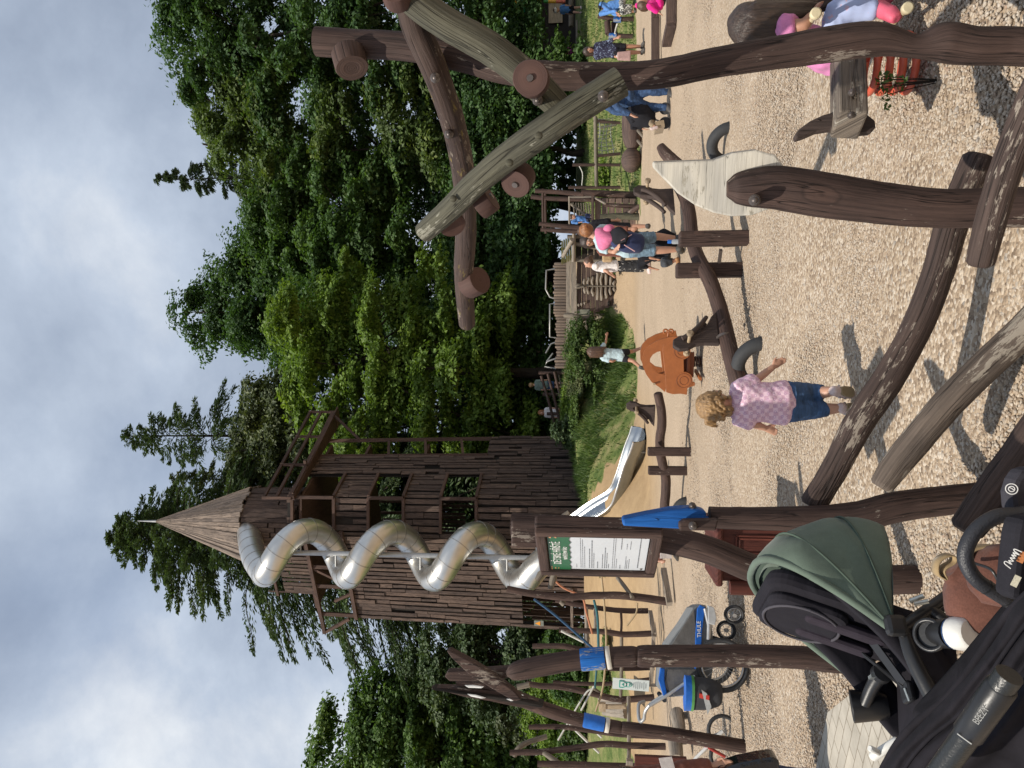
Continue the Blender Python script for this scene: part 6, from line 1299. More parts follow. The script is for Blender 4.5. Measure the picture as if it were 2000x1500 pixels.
        c.build('hair', hm, t, mods=(('REMESH', dict(mode='VOXEL', voxel_size=vox * (.55 if style == 'curly' else 1), use_smooth_shade=True)), ('SMOOTH', dict(factor=0.5, iterations=4 if style == 'curly' else 3))))
    if hat:
        c = MB(); cc = hd + hu * hr * .45; c.ball(cc, (hr * 1.02, hr * 1.05, hr * .75), 18, 10, (hs, hf, hu))
        if hat[1] == 'brim': c.tube([cc - hu * hr * .2, cc - hu * hr * .24], hr * 1.7, 20)
        else: c.ball(cc + hf * hr * 1.05 - hu * hr * .05, (hr * .6, hr * .55, hr * .08), 12, 6, (hs, hf, hu))
        c.build('hat', hat[0], t)
    if face:
        for s in (-1, 1):
            e = MB().ball(hd + hs * s * hr * .33 + hf * hr * .84 + hu * hr * .04, (hr * .13, hr * .09, hr * .09), 10, 6, (hs, hf, hu)).build('eye', EYE_W, t); MB().ball(hd + hs * s * hr * .33 + hf * hr * .92 + hu * hr * .04, hr * .06, 8, 6).build('iris', EYE_D, e)
        MB().ball(hd + hf * hr * .80 - hu * hr * .52, (hr * .24, hr * .08, hr * .07), 10, 6, (hs, hf, hu)).build('mouth', LIP, t)
    return t, J

def checkmat():
    m, nt, N, L, b = _new('pink_check_cloth'); ob = N.new('ShaderNodeTexCoord').outputs['Object']
    mp = N.new('ShaderNodeMapping'); mp.inputs['Rotation'].default_value = (0, 0.1, 0); L.new(ob, mp.inputs[0])
    sp = N.new('ShaderNodeSeparateXYZ'); L.new(mp.outputs[0], sp.inputs[0]); cb = N.new('ShaderNodeCombineXYZ'); L.new(sp.outputs[0], cb.inputs[0]); L.new(sp.outputs[2], cb.inputs[1])
    wob = _noise(N, L, ob, 9, 2); ad = N.new('ShaderNodeVectorMath'); ad.operation = 'MULTIPLY_ADD'; ad.inputs[1].default_value = (.022,) * 3; L.new(wob.outputs['Color'], ad.inputs[0]); L.new(cb.outputs[0], ad.inputs[2])
    ck = N.new('ShaderNodeTexChecker'); ck.inputs['Scale'].default_value = 46; ck.inputs['Color1'].default_value = (.78, .56, .64, 1); ck.inputs['Color2'].default_value = (.63, .40, .50, 1); L.new(ad.outputs[0], ck.inputs[0])
    vo = N.new('ShaderNodeTexVoronoi'); vo.inputs['Scale'].default_value = 33; vo.inputs['Randomness'].default_value = .25; vo.voronoi_dimensions = '2D'; L.new(ad.outputs[0], vo.inputs['Vector'])
    ring = _ramp(N, L, vo.outputs['Distance'], [(0.15, (0, 0, 0)), (.18, (1, 1, 1)), (.21, (1, 1, 1)), (.24, (0, 0, 0))])
    c = _mix(N, L, ring, ck.outputs[0], (.40, .24, .42)); L.new(c, b.inputs['Base Color']); b.inputs['Roughness'].default_value = .85
    f = _noise(N, L, ob, 13, 2, .4, 1.2); _bump(N, L, f.outputs[0], .22, .04, b); MATS['pink_check_cloth'] = m; return m
def denim(name, col):
    if name in MATS: return MATS[name]
    m, nt, N, L, b = _new(name); ob = N.new('ShaderNodeTexCoord').outputs['Object']
    n = _noise(N, L, ob, 16, 4, .6); mp = N.new('ShaderNodeMapping'); mp.inputs['Scale'].default_value = (.6, .6, 3); L.new(ob, mp.inputs[0]); w = _noise(N, L, mp.outputs[0], 22, 4, .6, .6)
    c = _ramp(N, L, n.outputs[0], [(.3, sc(col, .6)), (.6, col), (.78, sc(col, 2.0))]); c = _mix(N, L, 1.0, c, _ramp(N, L, w.outputs[0], [(.35, (.75,) * 3), (.65, (1.3,) * 3)]), 'MULTIPLY')
    L.new(c, b.inputs['Base Color']); b.inputs['Roughness'].default_value = .85; _bump(N, L, w.outputs[0], .5, .02, b); MATS[name] = m; return m
def printmat(name, base, spot, scale=60, th=.42):
    if name in MATS: return MATS[name]
    m, nt, N, L, b = _new(name); ob = N.new('ShaderNodeTexCoord').outputs['Object']; n = _noise(N, L, ob, scale, 2, .5, 1.0)
    L.new(_ramp(N, L, n.outputs[0], [(th + .15, base), (th + .19, spot)]), b.inputs['Base Color']); b.inputs['Roughness'].default_value = .85; MATS[name] = m; return m
PINK = fabric('pink_cloth', (.62, .17, .30)); LTBLUE = fabric('pale_blue_cloth', (.42, .54, .58)); BLACK = fabric('black_cloth', (.018, .018, .022)); WHITE = fabric('white_cloth', (.68, .64, .62)); JEAN = denim('blue_denim', (.030, .068, .155)); JEANL = denim('light_denim', (.16, .25, .33)); NAVY = fabric('navy_cloth', (.03, .04, .095)); BLUEC = fabric('blue_cloth', (.10, .24, .55)); HOT = fabric('hot_pink_cloth', (.72, .02, .24)); BROWNC = fabric('brown_cloth', (.17, .062, .042)); GREYG = fabric('grey_green_cloth', (.15, .2, .17)); PURP = fabric('purple_cloth', (.36, .03, .26)); SHOEW = paint('shoe_white_pink', (.60, .48, .45), .6); SHOED = paint('shoe_dark', (.06, .055, .05), .6); SHOEP = paint('shoe_pink', (.60, .10, .16), .6)

# toddler in the middle of the gravel
td, TJ = person('toddler with blond curls in a pink checked shirt and blue jeans walking away', 4.3, (1662, 785), 0.9, (0.35, 1), dict(
    head=(1396, 790), neck=(1434, 788), chest=(1468, 787), pelvis=(1532, 787), shR=(1440, 764, .0), shL=(1440, 812, .0), elR=(1478, 741, .02), haR=(1510, 717, .04), elL=(1472, 828, .0), haL=(1494, 836, .03),
    hiR=(1540, 769, 0), hiL=(1540, 802, 0), knR=(1588, 768, .06), anR=(1630, 764, -.04), toR=(1660, 769, .03), knL=(1592, 801, .02), anL=(1644, 797, .0), toL=(1664, 803, .06)), True, SKIN, dict(mat=checkmat(), sleeve=.92, slg=1.75, hem=.012), dict(mat=denim('washed_denim', (.045, .10, .21)), len=1.42, g=1.24), None, (HR_blond, 'curly'), vox=.0055, fat=.98)
def toddler_shoes():
    sole = paint('shoe_sole', (.28, .22, .13), .8); st = paint('shoe_white_pink', (.60, .48, .45), .6)
    for S in 'LR':
        an, to = TJ['an' + S], TJ['to' + S]; d = (to - an).normalized(); m = MB()
        m.tube([an + V3((0, 0, .018)), an - V3((0, 0, .004))], .026, 12); m.tube([an - d * .022 - V3((0, 0, .008)), an.lerp(to, .5), to + d * .012], [.028, .032, .027], 12, res=3, rnd=.5)
        o = m.build('shoe', st, td, mods=(('REMESH', dict(mode='VOXEL', voxel_size=.005, use_smooth_shade=True)),))
        up_ = V3((0, 0, 1)); nn = (up_ - d * up_.dot(d)).normalized() * -1; w = d.cross(nn)
        MB().prism([(-.05, -.02), (-.02, -.028), (.03, -.03), (.055, -.018), (.055, .018), (.03, .03), (-.02, .028), (-.05, .02)], an.lerp(to, .5) + nn * .03, d, w, .014).build('sole', sole, o, bevel=.004)
        sm = MB(); 
        for k in (.25, .6): c = an.lerp(to, k); sm.tube([c + w * .034 - nn * -.01, c - nn * .034, c - w * .034 - nn * -.01], .006, 6, res=4)
        sm.build('strap', paint('strap_grey', (.42, .38, .38), .6), o)
toddler_shoes()
# child on the spring rider
person('girl with long dark hair in a pink shirt riding the spring rider', 3.6, (1790, 60), 1.02, (1, 0.25), dict(
    head=(1474, 47, .0), neck=(1523, 60, .0), chest=(1565, 82, .05), pelvis=(1630, 106, .1), shR=(1530, 52, -.10), shL=(1530, 66, .14), elR=(1572, 49, -.14), haR=(1585, 30, -.12), elL=(1572, 40, .2), haL=(1596, 10, .2), hiR=(1636, 95, .0), hiL=(1636, 95, .2), knR=(1636, 22, -.06), anR=(1722, 18, -.12), toR=(1746, 34, -.17), knL=(1636, 10, .3), anL=(1720, 5, .3), toL=(1745, -20, .3), look=(1480, -60, .4)), True, SKIN_T, dict(mat=fabric('bubblegum_cloth', (.62, .22, .42)), sleeve=.5, slg=1.5, hem=.02), dict(mat=printmat('pale_blue_print', (.36, .42, .62), (.5, .36, .45), 28, .5), len=1.85), SHOEP, (HR_dark, 'long'), vox=.007)
# women near the long seesaw
pw, PJ = person('woman with curly ginger hair, pink hoodie over her shoulder and denim shorts', 12.2, (1333, 478), 1.62, (-0.35, 1), dict(head=(1147, 452), neck=(1162, 462), shR=(1172, 447, .05), shL=(1174, 485, -.05), elL=(1200, 492, -.1), haL=(1206, 484, -.35), elR=(1200, 445, .1), haR=(1215, 452, .2), knL=(1284, 489, -.05), anL=(1326, 487, 0), toL=(1331, 490, .1), knR=(1282, 462, .15), anR=(1324, 466, .2), toR=(1331, 470, .3)), False, SKIN, dict(mat=LTBLUE, sleeve=.5), dict(mat=JEANL, len=.9, g=1.3), SHOED, (HR_red, 'bun'), vox=.011)
def hoodie():
    m = MB(); Y = 12.0; n = 9
    rows = [[P(x + 3 * math.sin(k), y, Y + dz) for k, (x, y, dz) in enumerate(r)] for r in ([(1161, 446, .1), (1159, 460, -.02), (1163, 475, -.02), (1168, 488, .1)], [(1170, 443, .05), (1170, 458, -.12), (1174, 475, -.12), (1180, 491, .05)], [(1184, 445, .05), (1186, 458, -.15), (1190, 472, -.15), (1190, 482, .0)], [(1199, 452, .05), (1198, 460, -.12), (1200, 468, -.12), (1196, 474, 0)])]
    m.grid(rows); o = m.build('hoodie', PINK, pw, mods=(('SUBSURF', dict(levels=2, render_levels=2)), ('SOLIDIFY', dict(thickness=.04))))
    MB().ball(P(1190, 447, Y), (.075, .075, .085), 14, 9, amp=.25, frq=9).build('hood', PINK, pw)
    t = thing('backpack', 'navy and black backpack on the back of the woman with the pink hoodie', 'backpack', P(1249, 470, 11.95)); 
    MB().tube([P(1201, 468, 11.95), P(1225, 473, 11.9), P(1250, 476, 11.95)], [.12, .165, .15], 16, res=4, squash=.7, side=(1, 0, 0), rnd=.3).build('bag', NAVY, t)
    MB().tube([P(1198, 462, 11.98), P(1208, 462, 11.88), P(1222, 466, 11.8)], [.12, .15, .1], 14, res=3, squash=.6, side=(1, 0, 0), rnd=.4).build('top_flap', BLACK, t)
    for a, b in (((1213, 470), (1234, 458)), ((1219, 478), (1240, 491))): MB().tube([P(*a, 11.74), P(*b, 11.78)], .008, 6).build('cord', paint('cord_pink', (.5, .3, .3), .8), t)
    b = thing('water_bottle', 'clear water bottle with a blue cap beside the bare leg of the shorts woman', 'bottle', P(1330, 472, 12.0)); MB().tube([P(1329, 472, 12.0), P(1314, 472, 12.0), P(1311, 472, 12)], [.038, .038, .025], 12).build('bottle', paint('bottle_grey', (.3, .32, .34), .15), b); MB().tube([P(1311, 472, 12), P(1304, 472, 12)], .03, 12).build('cap', BLUE, b)
    g = thing('cloth_bag', 'black cloth bag hanging behind the woman in denim shorts', 'bag', P(1316, 470, 12.6)); MB().tube([P(1275, 472, 12.6), P(1295, 470, 12.5), P(1316, 472, 12.6)], [.1, .2, .13], 14, res=4, squash=.5, side=(1, 0, 0), amp=.12, frq=8, rnd=.3).build('bag', BLACK, g)
hoodie()
person('dark haired woman with sunglasses on her head, mostly hidden behind the pink hoodie', 13.6, (1318, 470), 1.6, (-.3, -1), dict(head=(1150, 472)), False, SKIN_T, dict(mat=BROWNC, sleeve=1.8), dict(mat=BLACK, len=1.9), SHOED, (HR_dark, 'mid'), vox=.013, face=True)
person('woman all in black with bare calves right of the pink hoodie woman', 15.4, (1270, 449), 1.42, (0.1, 1), dict(), False, SKIN, dict(mat=BLACK, sleeve=1.5), dict(mat=BLACK, len=1.0, g=1.3), SHOED, (HR_brown, 'bun'), vox=.013)
person('child in dark trousers and sandals crouching before the floral skirt woman', 13.0, (1330, 512), 0.95, (-.9, -.4), dict(head=(1262, 500), neck=(1270, 502), pelvis=(1300, 497), knR=(1297, 516, -.1), anR=(1322, 508, -.1), knL=(1298, 514, .1), anL=(1324, 506, .1)), True, SKIN_T, dict(mat=BLACK, sleeve=1.0), dict(mat=fabric('grey_cloth', (.06, .065, .075)), len=1.6, g=1.4), paint('sandal_tan', (.35, .18, .08), .7), (HR_dark, 'short'), vox=.011)
wt, WJ = person('woman in a white top and long black floral skirt facing left', 19.0, (1271, 519), 1.68, (-1, .15), dict(head=(1150, 513), look=(1158, 560, 0), elR=(1185, 530, -.2), haR=(1194, 537, -.1), elL=(1186, 520, .2), haL=(1196, 536, .1)), False, SKIN, dict(mat=WHITE, sleeve=.8), dict(mat=printmat('black_floral', (.018, .018, .02), (.5, .48, .44), 14, .46), kind='skirt', low=.1), SHOEW, (HR_brown, 'bun'), vox=.013)
bg = thing('shoulder_bag', 'small beige shoulder bag of the woman in the white top', 'bag', P(1190, 506, 18.75)); MB().box(P(1186, 504, 18.75), (.2, .14, .24)).build('pouch', fabric('beige_cloth', (.42, .29, .16)), bg, bevel=.04); MB().tube([P(1182, 504, 18.7), P(1166, 512, 18.78), P(1164, 516, 18.9)], .012, 6, res=3).build('strap', SHOED, bg)
# running girl
person('girl running away in a pale blue shirt and black shorts with long brown hair', 20.4, (1258, 692), 1.42, (.35, 1), dict(head=(1158, 687), neck=(1170, 690), pelvis=(1214, 694), shR=(1175, 680, 0), shL=(1177, 700, 0), elR=(1183, 669, .1), haR=(1185, 656, .25), elL=(1196, 706, -.1), haL=(1208, 700, .1), knR=(1236, 686, .2), anR=(1254, 679, .1), toR=(1259, 672, .2), knL=(1236, 705, -.1), anL=(1252, 718, -.35), toL=(1262, 720, -.3)), True, SKIN_T, dict(mat=LTBLUE, sleeve=.7, slg=1.6, hem=.02), dict(mat=BLACK, len=.55, g=1.3), SHOED, (HR_brown, 'long'), vox=.012, fat=.85)
person('small boy in a blue shirt sitting on the play platform', 24.4, (1160, 428), .95, (.6, -1), dict(head=(1119, 424), neck=(1126, 427), pelvis=(1148, 430), knR=(1146, 420, -.3), anR=(1154, 420, -.35), knL=(1146, 424, -.35), anL=(1155, 424, -.4)), True, SKIN, dict(mat=BLUEC, sleeve=1.4), dict(mat=NAVY, len=1.8), SHOED, (HR_brown, 'short'), vox=.013, face=True)
# denim person and the buggy
dn, DJ = person('adult in denim jacket and blue jeans bending behind the crossed logs', 14.4, (1312, 196), 1.72, (-.9, .5), dict(head=(1166, 188, .1), neck=(1178, 190), pelvis=(1224, 192), shR=(1186, 184, -.12), shL=(1184, 206, .1), elL=(1200, 218, .05), haL=(1230, 222, 0), elR=(1208, 212, -.2), haR=(1232, 224, -.2), knR=(1266, 178, -.1), anR=(1306, 180, -.1), toR=(1313, 186, -.2), knL=(1266, 209, .05), anL=(1304, 210, .0), toL=(1311, 217, -.05)), False, SKIN, dict(mat=JEAN, sleeve=1.9, hem=.03), dict(mat=JEAN, len=1.95), SHOED, (HR_brown, 'short'), vox=.012)
def buggy():
    Y = 14.6; t = thing('dark_buggy', 'low dark buggy with a tan foot board in front of the denim jacket person', 'buggy', P(1300, 228, Y))
    MB().tube([P(1232, 214, Y), P(1250, 224, Y - .1), P(1272, 238, Y - .15)], [.16, .24, .12], 14, res=4, side=(0, 1, 0), squash=1.0, amp=.08, rnd=.3).build('seat_shell', BLACK, t)
    MB().beam(P(1286, 243, Y - .15), P(1288, 255, Y - .15), .4, .16).build('foot_board', fabric('tan_cloth', (.3, .23, .15)), t); fm = MB()
    fm.tube([P(1228, 207, Y), P(1262, 226, Y), P(1296, 240, Y)], .016, 7).tube([P(1262, 226, Y), P(1300, 212, Y)], .016, 7); fm.build('frame', STEEL_D, t)
    for y in (212, 240): MB().tube([P(1299, y, Y - .2), P(1299, y, Y - .16)], .11, 16).build('wheel', RUB, t)
    person('small child in the dark buggy with striped socks and pale shoes', Y - .1, (1300, 240), .85, (-.95, -.3), dict(head=(1243, 222), neck=(1252, 225), pelvis=(1272, 228), knR=(1272, 243, -.2), anR=(1281, 249, -.25), toR=(1272, 252, -.25), knL=(1272, 240, .0), anL=(1279, 247, 0), toL=(1270, 250, 0)), True, SKIN, dict(mat=BLACK, sleeve=1.5), dict(mat=fabric('tan_cloth', (.3, .23, .15)), len=1.5), SHOEW, (HR_brown, 'short'), vox=.013)
buggy()
# right edge
person('woman with dark hair and patterned dark jacket walking towards the camera', 21.0, (1259, 96), 1.62, (.1, -1), dict(elR=(1190, 107, .0), haR=(1206, 112, -.1), elL=(1188, 82, 0), haL=(1204, 74, -.15)), False, SKIN_T, dict(mat=printmat('dark_pattern', (.02, .02, .05), (.2, .25, .35), 22, .42), sleeve=1.6), dict(mat=BLACK, len=.85, g=1.3), SHOED, (HR_dark, 'long'), vox=.013, face=True)
hb = thing('pink_tote', 'pale pink cloth bag beside the woman in the dark jacket', 'bag', P(1232, 109, 20.9)); MB().prism([(-.13, 0), (.13, 0), (.11, .36), (-.10, .36)], P(1232, 109, 20.85), (1, 0, 0), (0, 0, 1), .1).build('bag', fabric('pale_pink_cloth', (.42, .27, .25)), hb, bevel=.03); MB().tube([P(1212, 105, 20.85), P(1204, 109, 20.85), P(1212, 113, 20.85)], .012, 6, res=4).build('strap', WHITE, hb)
person('seated person in a dark sun hat and blue jacket at the right edge', 24.5, (1245, 14), 1.45, (-.6, -.8), dict(head=(1176, 12), neck=(1184, 15), pelvis=(1214, 8), elR=(1200, 22, -.2), haR=(1206, 26, -.4), elL=(1200, 28, 0), haL=(1208, 30, -.2), knR=(1216, 24, -.3), anR=(1240, 22, -.3), knL=(1216, 14, -.4), anL=(1242, 12, -.4)), False, SKIN_T, dict(mat=BLUEC, sleeve=1.6), dict(mat=printmat('black_white_print', (.03, .03, .03), (.6, .6, .55), 30, .35), len=1.7, g=1.4), SHOED, (HR_dark, 'short'), vox=.014, hat=(BLACK, 'brim'), face=True)
person('child in hot pink sitting on the plank kerb at the right edge', 14.6, (1300, 6), .95, (.9, -.3), dict(head=(1256, 8), neck=(1265, 8), pelvis=(1287, 10), shR=(1268, 12, -.1), shL=(1268, 4, .1), elR=(1278, 20, -.1), haR=(1288, 26, -.1), knR=(1286, -10, -.1), anR=(1302, -12, -.1)), True, SKIN, dict(mat=HOT, sleeve=1.7, slg=1.6), dict(mat=HOT, len=1.8), SHOED, (HR_brown, 'mid'), vox=.011)
person('child in blue shirt, black shorts and a white cap far right by the hut', 40.5, (1137, 17), 1.5, (-.8, -.5), dict(knR=(1122, 24, -.1), anR=(1134, 25, -.1)), True, SKIN, dict(mat=BLUEC, sleeve=.8), dict(mat=BLACK, len=.8, g=1.3), SHOEW, (HR_brown, 'short'), vox=.02, hat=(WHITE, 'cap'), face=True)
person('small child in a purple shirt sitting on the far pale rail', 42.6, (1136, 98), 1.15, (-.2, -1), dict(head=(1107, 103), neck=(1112, 102), pelvis=(1124, 100), knR=(1124, 94, -.4), anR=(1134, 94, -.4), knL=(1124, 98, -.4), anL=(1134, 98, -.4)), True, SKIN, dict(mat=PURP, sleeve=.6), dict(mat=PURP, len=.6), None, (HR_dark, 'short'), vox=.02)
person('person in a grey green shirt and blue shorts behind the rail fence', 30.8, (1104, 752), 1.45, (.3, 1), dict(), False, SKIN, dict(mat=GREYG, sleeve=.7), dict(mat=denim('blue_denim', (.025, .075, .20)), len=.9, g=1.25), SHOEW, (HR_blond, 'short'), vox=.016)
person('ginger haired person in white beside the juniper behind the rail fence', 30.6, (1122, 806), 1.42, (-.4, -1), dict(), False, SKIN, dict(mat=WHITE, sleeve=.8), dict(mat=fabric('orange_brown_cloth', (.33, .13, .05)), len=1.9), SHOED, (HR_red, 'mid'), vox=.016, face=True)
# rope posts with blue bands at the right edge
def bandposts():
    t = thing('banded_posts', 'short brown posts with blue bands joined by a white rope at the right edge', 'post', P(1244, 37, 24.8)); Y = 24.8
    for pts, bx in (([(1168, 31), (1200, 37), (1244, 37)], 1206), ([(1186, 66), (1210, 70), (1237, 71)], 1197)):
        log(m := MB(), [(x, y, Y, 9) for x, y in pts], 9, .06); o = m.build('post', W_post, t); y = 38.5 if bx == 1206 else 70; MB().tube([P(bx - 8, y - .5, Y), P(bx + 7, y, Y)], PX(5.6, bx, Y), 12).build('blue_band', BLUEW, o)
    MB().tube([P(1206, 46, Y - .1), P(1203, 56, Y), P(1201, 66, Y - .1)], .03, 6).build('rope', paint('rope_white', (.5, .49, .44), .9), t)
    MB().tube([P(1186, 42, Y), P(1188, 66, Y)], .1, 8, amp=.06).build('rail', W_post, t); MB().tube([P(1199, 44, Y + .2), P(1200, 66, Y + .2)], .1, 8, amp=.06).build('rail', W_post, t)
    t = thing('balloon_bunch', 'bunch of green, orange and yellow balloons on a coloured pole at the right edge', 'balloons', P(1128, 3, 41)); Y = 41
    for nm, x, y, s, c in (('green_balloon', 1020, 6, (.55, .4, .3), (.01, .35, .16)), ('green_balloon', 1024, 18, (.35, .2, .16), (.01, .35, .16)), ('orange_balloon', 1046, 3, (.42, .38, .32), (.75, .25, .03)), ('yellow_balloon', 1010, 6, (.35, .16, .14), (.75, .5, .06)), ('cream_balloon', 999, 2, (.2, .15, .14), (.7, .6, .3))): MB().ball(P(x, y, Y), s, 14, 9).build(nm, paint('balloon_%s' % nm, c, .3, bump=0), t)
    for a, b, c in ((1062, 1071, (.05, .3, .08)), (1071, 1086, (.8, .42, .03)), (1086, 1104, (.7, .15, .08))): MB().tube([P(a, 3, Y), P(b, 3, Y)], .09, 10).build('pole_section', paint('pole_%d' % a, c, .4), t)
bandposts()
# person at the left edge with the black bag, person behind the notice board
person('person in a brown sleeve holding a glossy black bag at the left edge', 4.9, (1720, 1560), 1.62, (.4, 1), dict(shR=(1190, 1535, 0), elR=(1315, 1512, -.05), haR=(1392, 1497, -.05)), False, SKIN, dict(mat=BROWNC, sleeve=1.92, slg=1.7), dict(mat=NAVY, len=1.9), SHOED, (HR_dark, 'mid'), vox=.009)
bb = thing('glossy_bag', 'glossy black handbag hanging from the hand at the left edge', 'handbag', P(1518, 1492, 4.85))
MB().prism([((P(x, y, 4.85) - P(1518, 1492, 4.85)).x, (P(x, y, 4.85) - P(1518, 1492, 4.85)).z) for x, y in [(1418, 1490), (1440, 1482), (1480, 1474), (1508, 1470), (1518, 1478), (1520, 1560), (1418, 1560), (1410, 1500)]], P(1518, 1492, 4.85), (1, 0, 0), (0, 0, 1), .14).build('bag', paint('black_patent', (.008, .009, .012), .12, bump=.5, bscale=18), bb, bevel=.03)
MB().tube([P(1425, 1492, 4.85), P(1406, 1494, 4.84), P(1400, 1505, 4.85), P(1425, 1520, 4.85)], .012, 7, res=4).build('strap', paint('black_patent', (.008, .009, .012), .12), bb)
tag(MB().prism([(0, 0), (.07, .02), (.06, .10), (-.01, .08)], P(1318, 1500, 4.8), (1, 0, 0), (.1, -.3, 1), .004).build('paper_sheet', WHITE, None, origin=P(1318, 1500, 4.8)), 'white sheet of paper by the brown sleeve at the left edge', 'paper')
person('person in brown sitting behind the notice board with only one hand in sight', 13.2, (1325, 1082), 1.3, (.2, -1), dict(head=(1212, 1078), neck=(1226, 1078), pelvis=(1284, 1076), elR=(1262, 1094, -.2), haR=(1290, 1096, -.35), knR=(1288, 1070, -.4), anR=(1312, 1072, -.4), knL=(1288, 1064, -.4), anL=(1312, 1066, -.4)), False, SKIN_T, dict(mat=BROWNC, sleeve=1.8), dict(mat=BROWNC, len=1.9), SHOED, (HR_dark, 'short'), vox=.013)
tag(MB().prism([(-.07, -.09), (.06, -.1), (.07, .09), (-.06, .1)], P(1301, 1083, 12.7), (1, 0, 0), (0, -.3, 1), .01).build('paper_napkin', WHITE, None, origin=P(1301, 1083, 12.7)), 'white crumpled napkin just below the notice board', 'paper')
# ================================================================== BICYCLE TRAILER
def trailer():
    Y = 7.75; t = thing('bicycle_trailer', 'grey and blue child bicycle trailer with spoked wheels behind the peeling totem', 'bicycle trailer', P(1440, 1285, Y))
    ex = V3((.96, .28, 0)).normalized(); ey = V3((-ex.y, ex.x, 0)); ez = V3((0, 0, 1)); o = P(1440, 1285, Y); o.z = 0
    def q(x, y): p = P(x, y, Y) - o; return (p.x / ex.x, p.z)
    GREY = fabric('trailer_grey', (.16, .17, .175)); DG = fabric('trailer_dark', (.045, .047, .052)); BL = fabric('trailer_blue', (.012, .105, .42)); MESH = fabric('trailer_mesh', (.11, .105, .10), weave=220); SIL = paint('silver_tube', (.42, .42, .41), .35, .6)
    hw = .28
    def side(name, pts, mat, off, th=.02, par=None): return MB().prism([q(*p) for p in pts], o + ey * off, ex, ez, th).build(name, mat, par or t, bevel=.006)
    prof = [(1362, 1188), (1350, 1194), (1328, 1225), (1300, 1258), (1286, 1290), (1282, 1335), (1300, 1348), (1352, 1345), (1378, 1330), (1388, 1280), (1384, 1215), (1375, 1190)]
    # cabin: loft of the side profile across the width
    pr = [q(*p) for p in prof]; rows = []
    for w, k in ((-hw, .96), (-hw + .03, 1.0), (hw - .03, 1.0), (hw, .96)):
        cx = sum(a for a, b in pr) / len(pr); cz = sum(b for a, b in pr) / len(pr); rows.append([o + ex * (cx + (a - cx) * k) + ez * (cz + (b - cz) * k) + ey * w for a, b in pr])
    m = MB(); m.grid(rows, False, closed=True); m.add(rows[0], [list(range(len(pr)))]); m.add(rows[-1], [list(range(len(pr)))[::-1]]); m.build('cabin', GREY, t)
    side('side_window', [(1352, 1196), (1330, 1226), (1304, 1262), (1300, 1290), (1352, 1290), (1354, 1240)], MESH, -hw - .012)
    side('blue_stripe', [(1363, 1189), (1357, 1196), (1352, 1240), (1348, 1300), (1360, 1300), (1364, 1240), (1372, 1194)], BL, -hw - .02, .03)
    lettering('lettering', 'THULE', o + ex * q(1359, 1232)[0] + ez * q(1359, 1232)[1] - ey * (hw + .036), ex, ez, .052, paint('letter_white', (.75, .75, .72), .5), t, 0.002, width=.15)
    side('rear_panel', [(1298, 1300), (1290, 1330), (1310, 1346), (1350, 1340), (1356, 1300)], MESH, -hw - .012)
    side('roof_trim', [(1284, 1298), (1280, 1318), (1288, 1345), (1296, 1347), (1291, 1320), (1292, 1300)], BL, -hw - .005, .05)
    MB().tube([o + ex * q(*a)[0] + ez * q(*a)[1] - ey * (hw + .05) for a in ((1372, 1196), (1378, 1225), (1376, 1250))], .022, 9).build('frame_tube', SIL, t)
    m = MB(); m.tube([o + ex * q(1348, 1312)[0] + ez * q(1348, 1312)[1] - ey * (hw + .03), o + ex * q(1292, 1346)[0] + ez * q(1292, 1346)[1] - ey * (hw + .03), o + ex * q(1262, 1362)[0] + ez * q(1262, 1362)[1] - ey * hw], .016, 8); m.build('frame_tube', SIL, t)
    side('fork_cover', [(1376, 1190), (1388, 1194), (1392, 1212), (1388, 1225), (1376, 1222)], paint('light_grey_plastic', (.42, .43, .43), .4), -hw - .05, .06)
    def wheel(c, r, n_, name='wheel', sp=20, tw=.022):
        n_ = V3(n_).normalized(); a = n_.cross(ez).normalized(); b = n_.cross(a); ring = [c + a * r * math.cos(k * math.pi / 20) + b * r * math.sin(k * math.pi / 20) for k in range(41)]
        w = MB().tube(ring, tw, 9, caps=False).build(name, RUB, t); rr = [c + (p - c) * ((r - tw * 1.5) / r) for p in ring]; rm = MB().tube(rr, tw * .5, 7, caps=False).build('rim', SIL, w)
        s = MB(); 
        for k in range(sp): s.tube([c, c + (ring[(k * 40) // sp] - c) * .92], .0025, 4, caps=False)
        s.tube([c - n_ * .03, c + n_ * .03], .022, 10); s.build('spokes', SIL, w)
    wheel(o + ex * q(1398, 1293)[0] + ez * .25 - ey * (hw + .08), .225, ey + ex * .02); wheel(o + ex * q(1398, 1293)[0] + ez * .25 + ey * (hw + .12), .225, ey)
    wheel(o + ex * q(1413, 1206)[0] + ez * .10 - ey * (hw - .02), .085, ey + ex * .5, sp=10, tw=.014); wheel(o + ex * q(1406, 1236)[0] + ez * .10 + ey * (hw - .05), .085, ey, sp=10, tw=.014)
    # push handle and rear bag
    hb = [(1290, 1344), (1266, 1360), (1256, 1374), (1254, 1388), (1246, 1392), (1246, 1366), (1258, 1362)]; MB().tube([o + ex * q(x, y)[0] + ez * q(x, y)[1] - ey * (hw - .06 * k) for k, (x, y) in enumerate(hb)], .017, 9, res=3).build('push_handle', SIL, t)
    MB().tube([o + ex * q(1290, 1352)[0] + ez * q(1290, 1352)[1] - ey * (hw + .03), o + ex * q(1290, 1352)[0] + ez * q(1290, 1352)[1] + ey * hw], .022, 10).build('handle_hinge', DG, t)
    ot = V3(o); B = thing('trailer_bag', 'grey and black bag with a bright blue rim hung on the back of the trailer', 'bag', P(1405, 1355, Y - .3))
    oo = P(1372, 1355, Y - .42); bx = V3((.93, -.36, 0)).normalized(); by = V3((-bx.y, bx.x, 0))
    MB().tube([oo - ez * .15, oo - ez * .05, oo + ez * .10], [.13, .17, .18], 18, res=3, side=bx, squash=.55, rnd=.2).build('bag', DG, B)
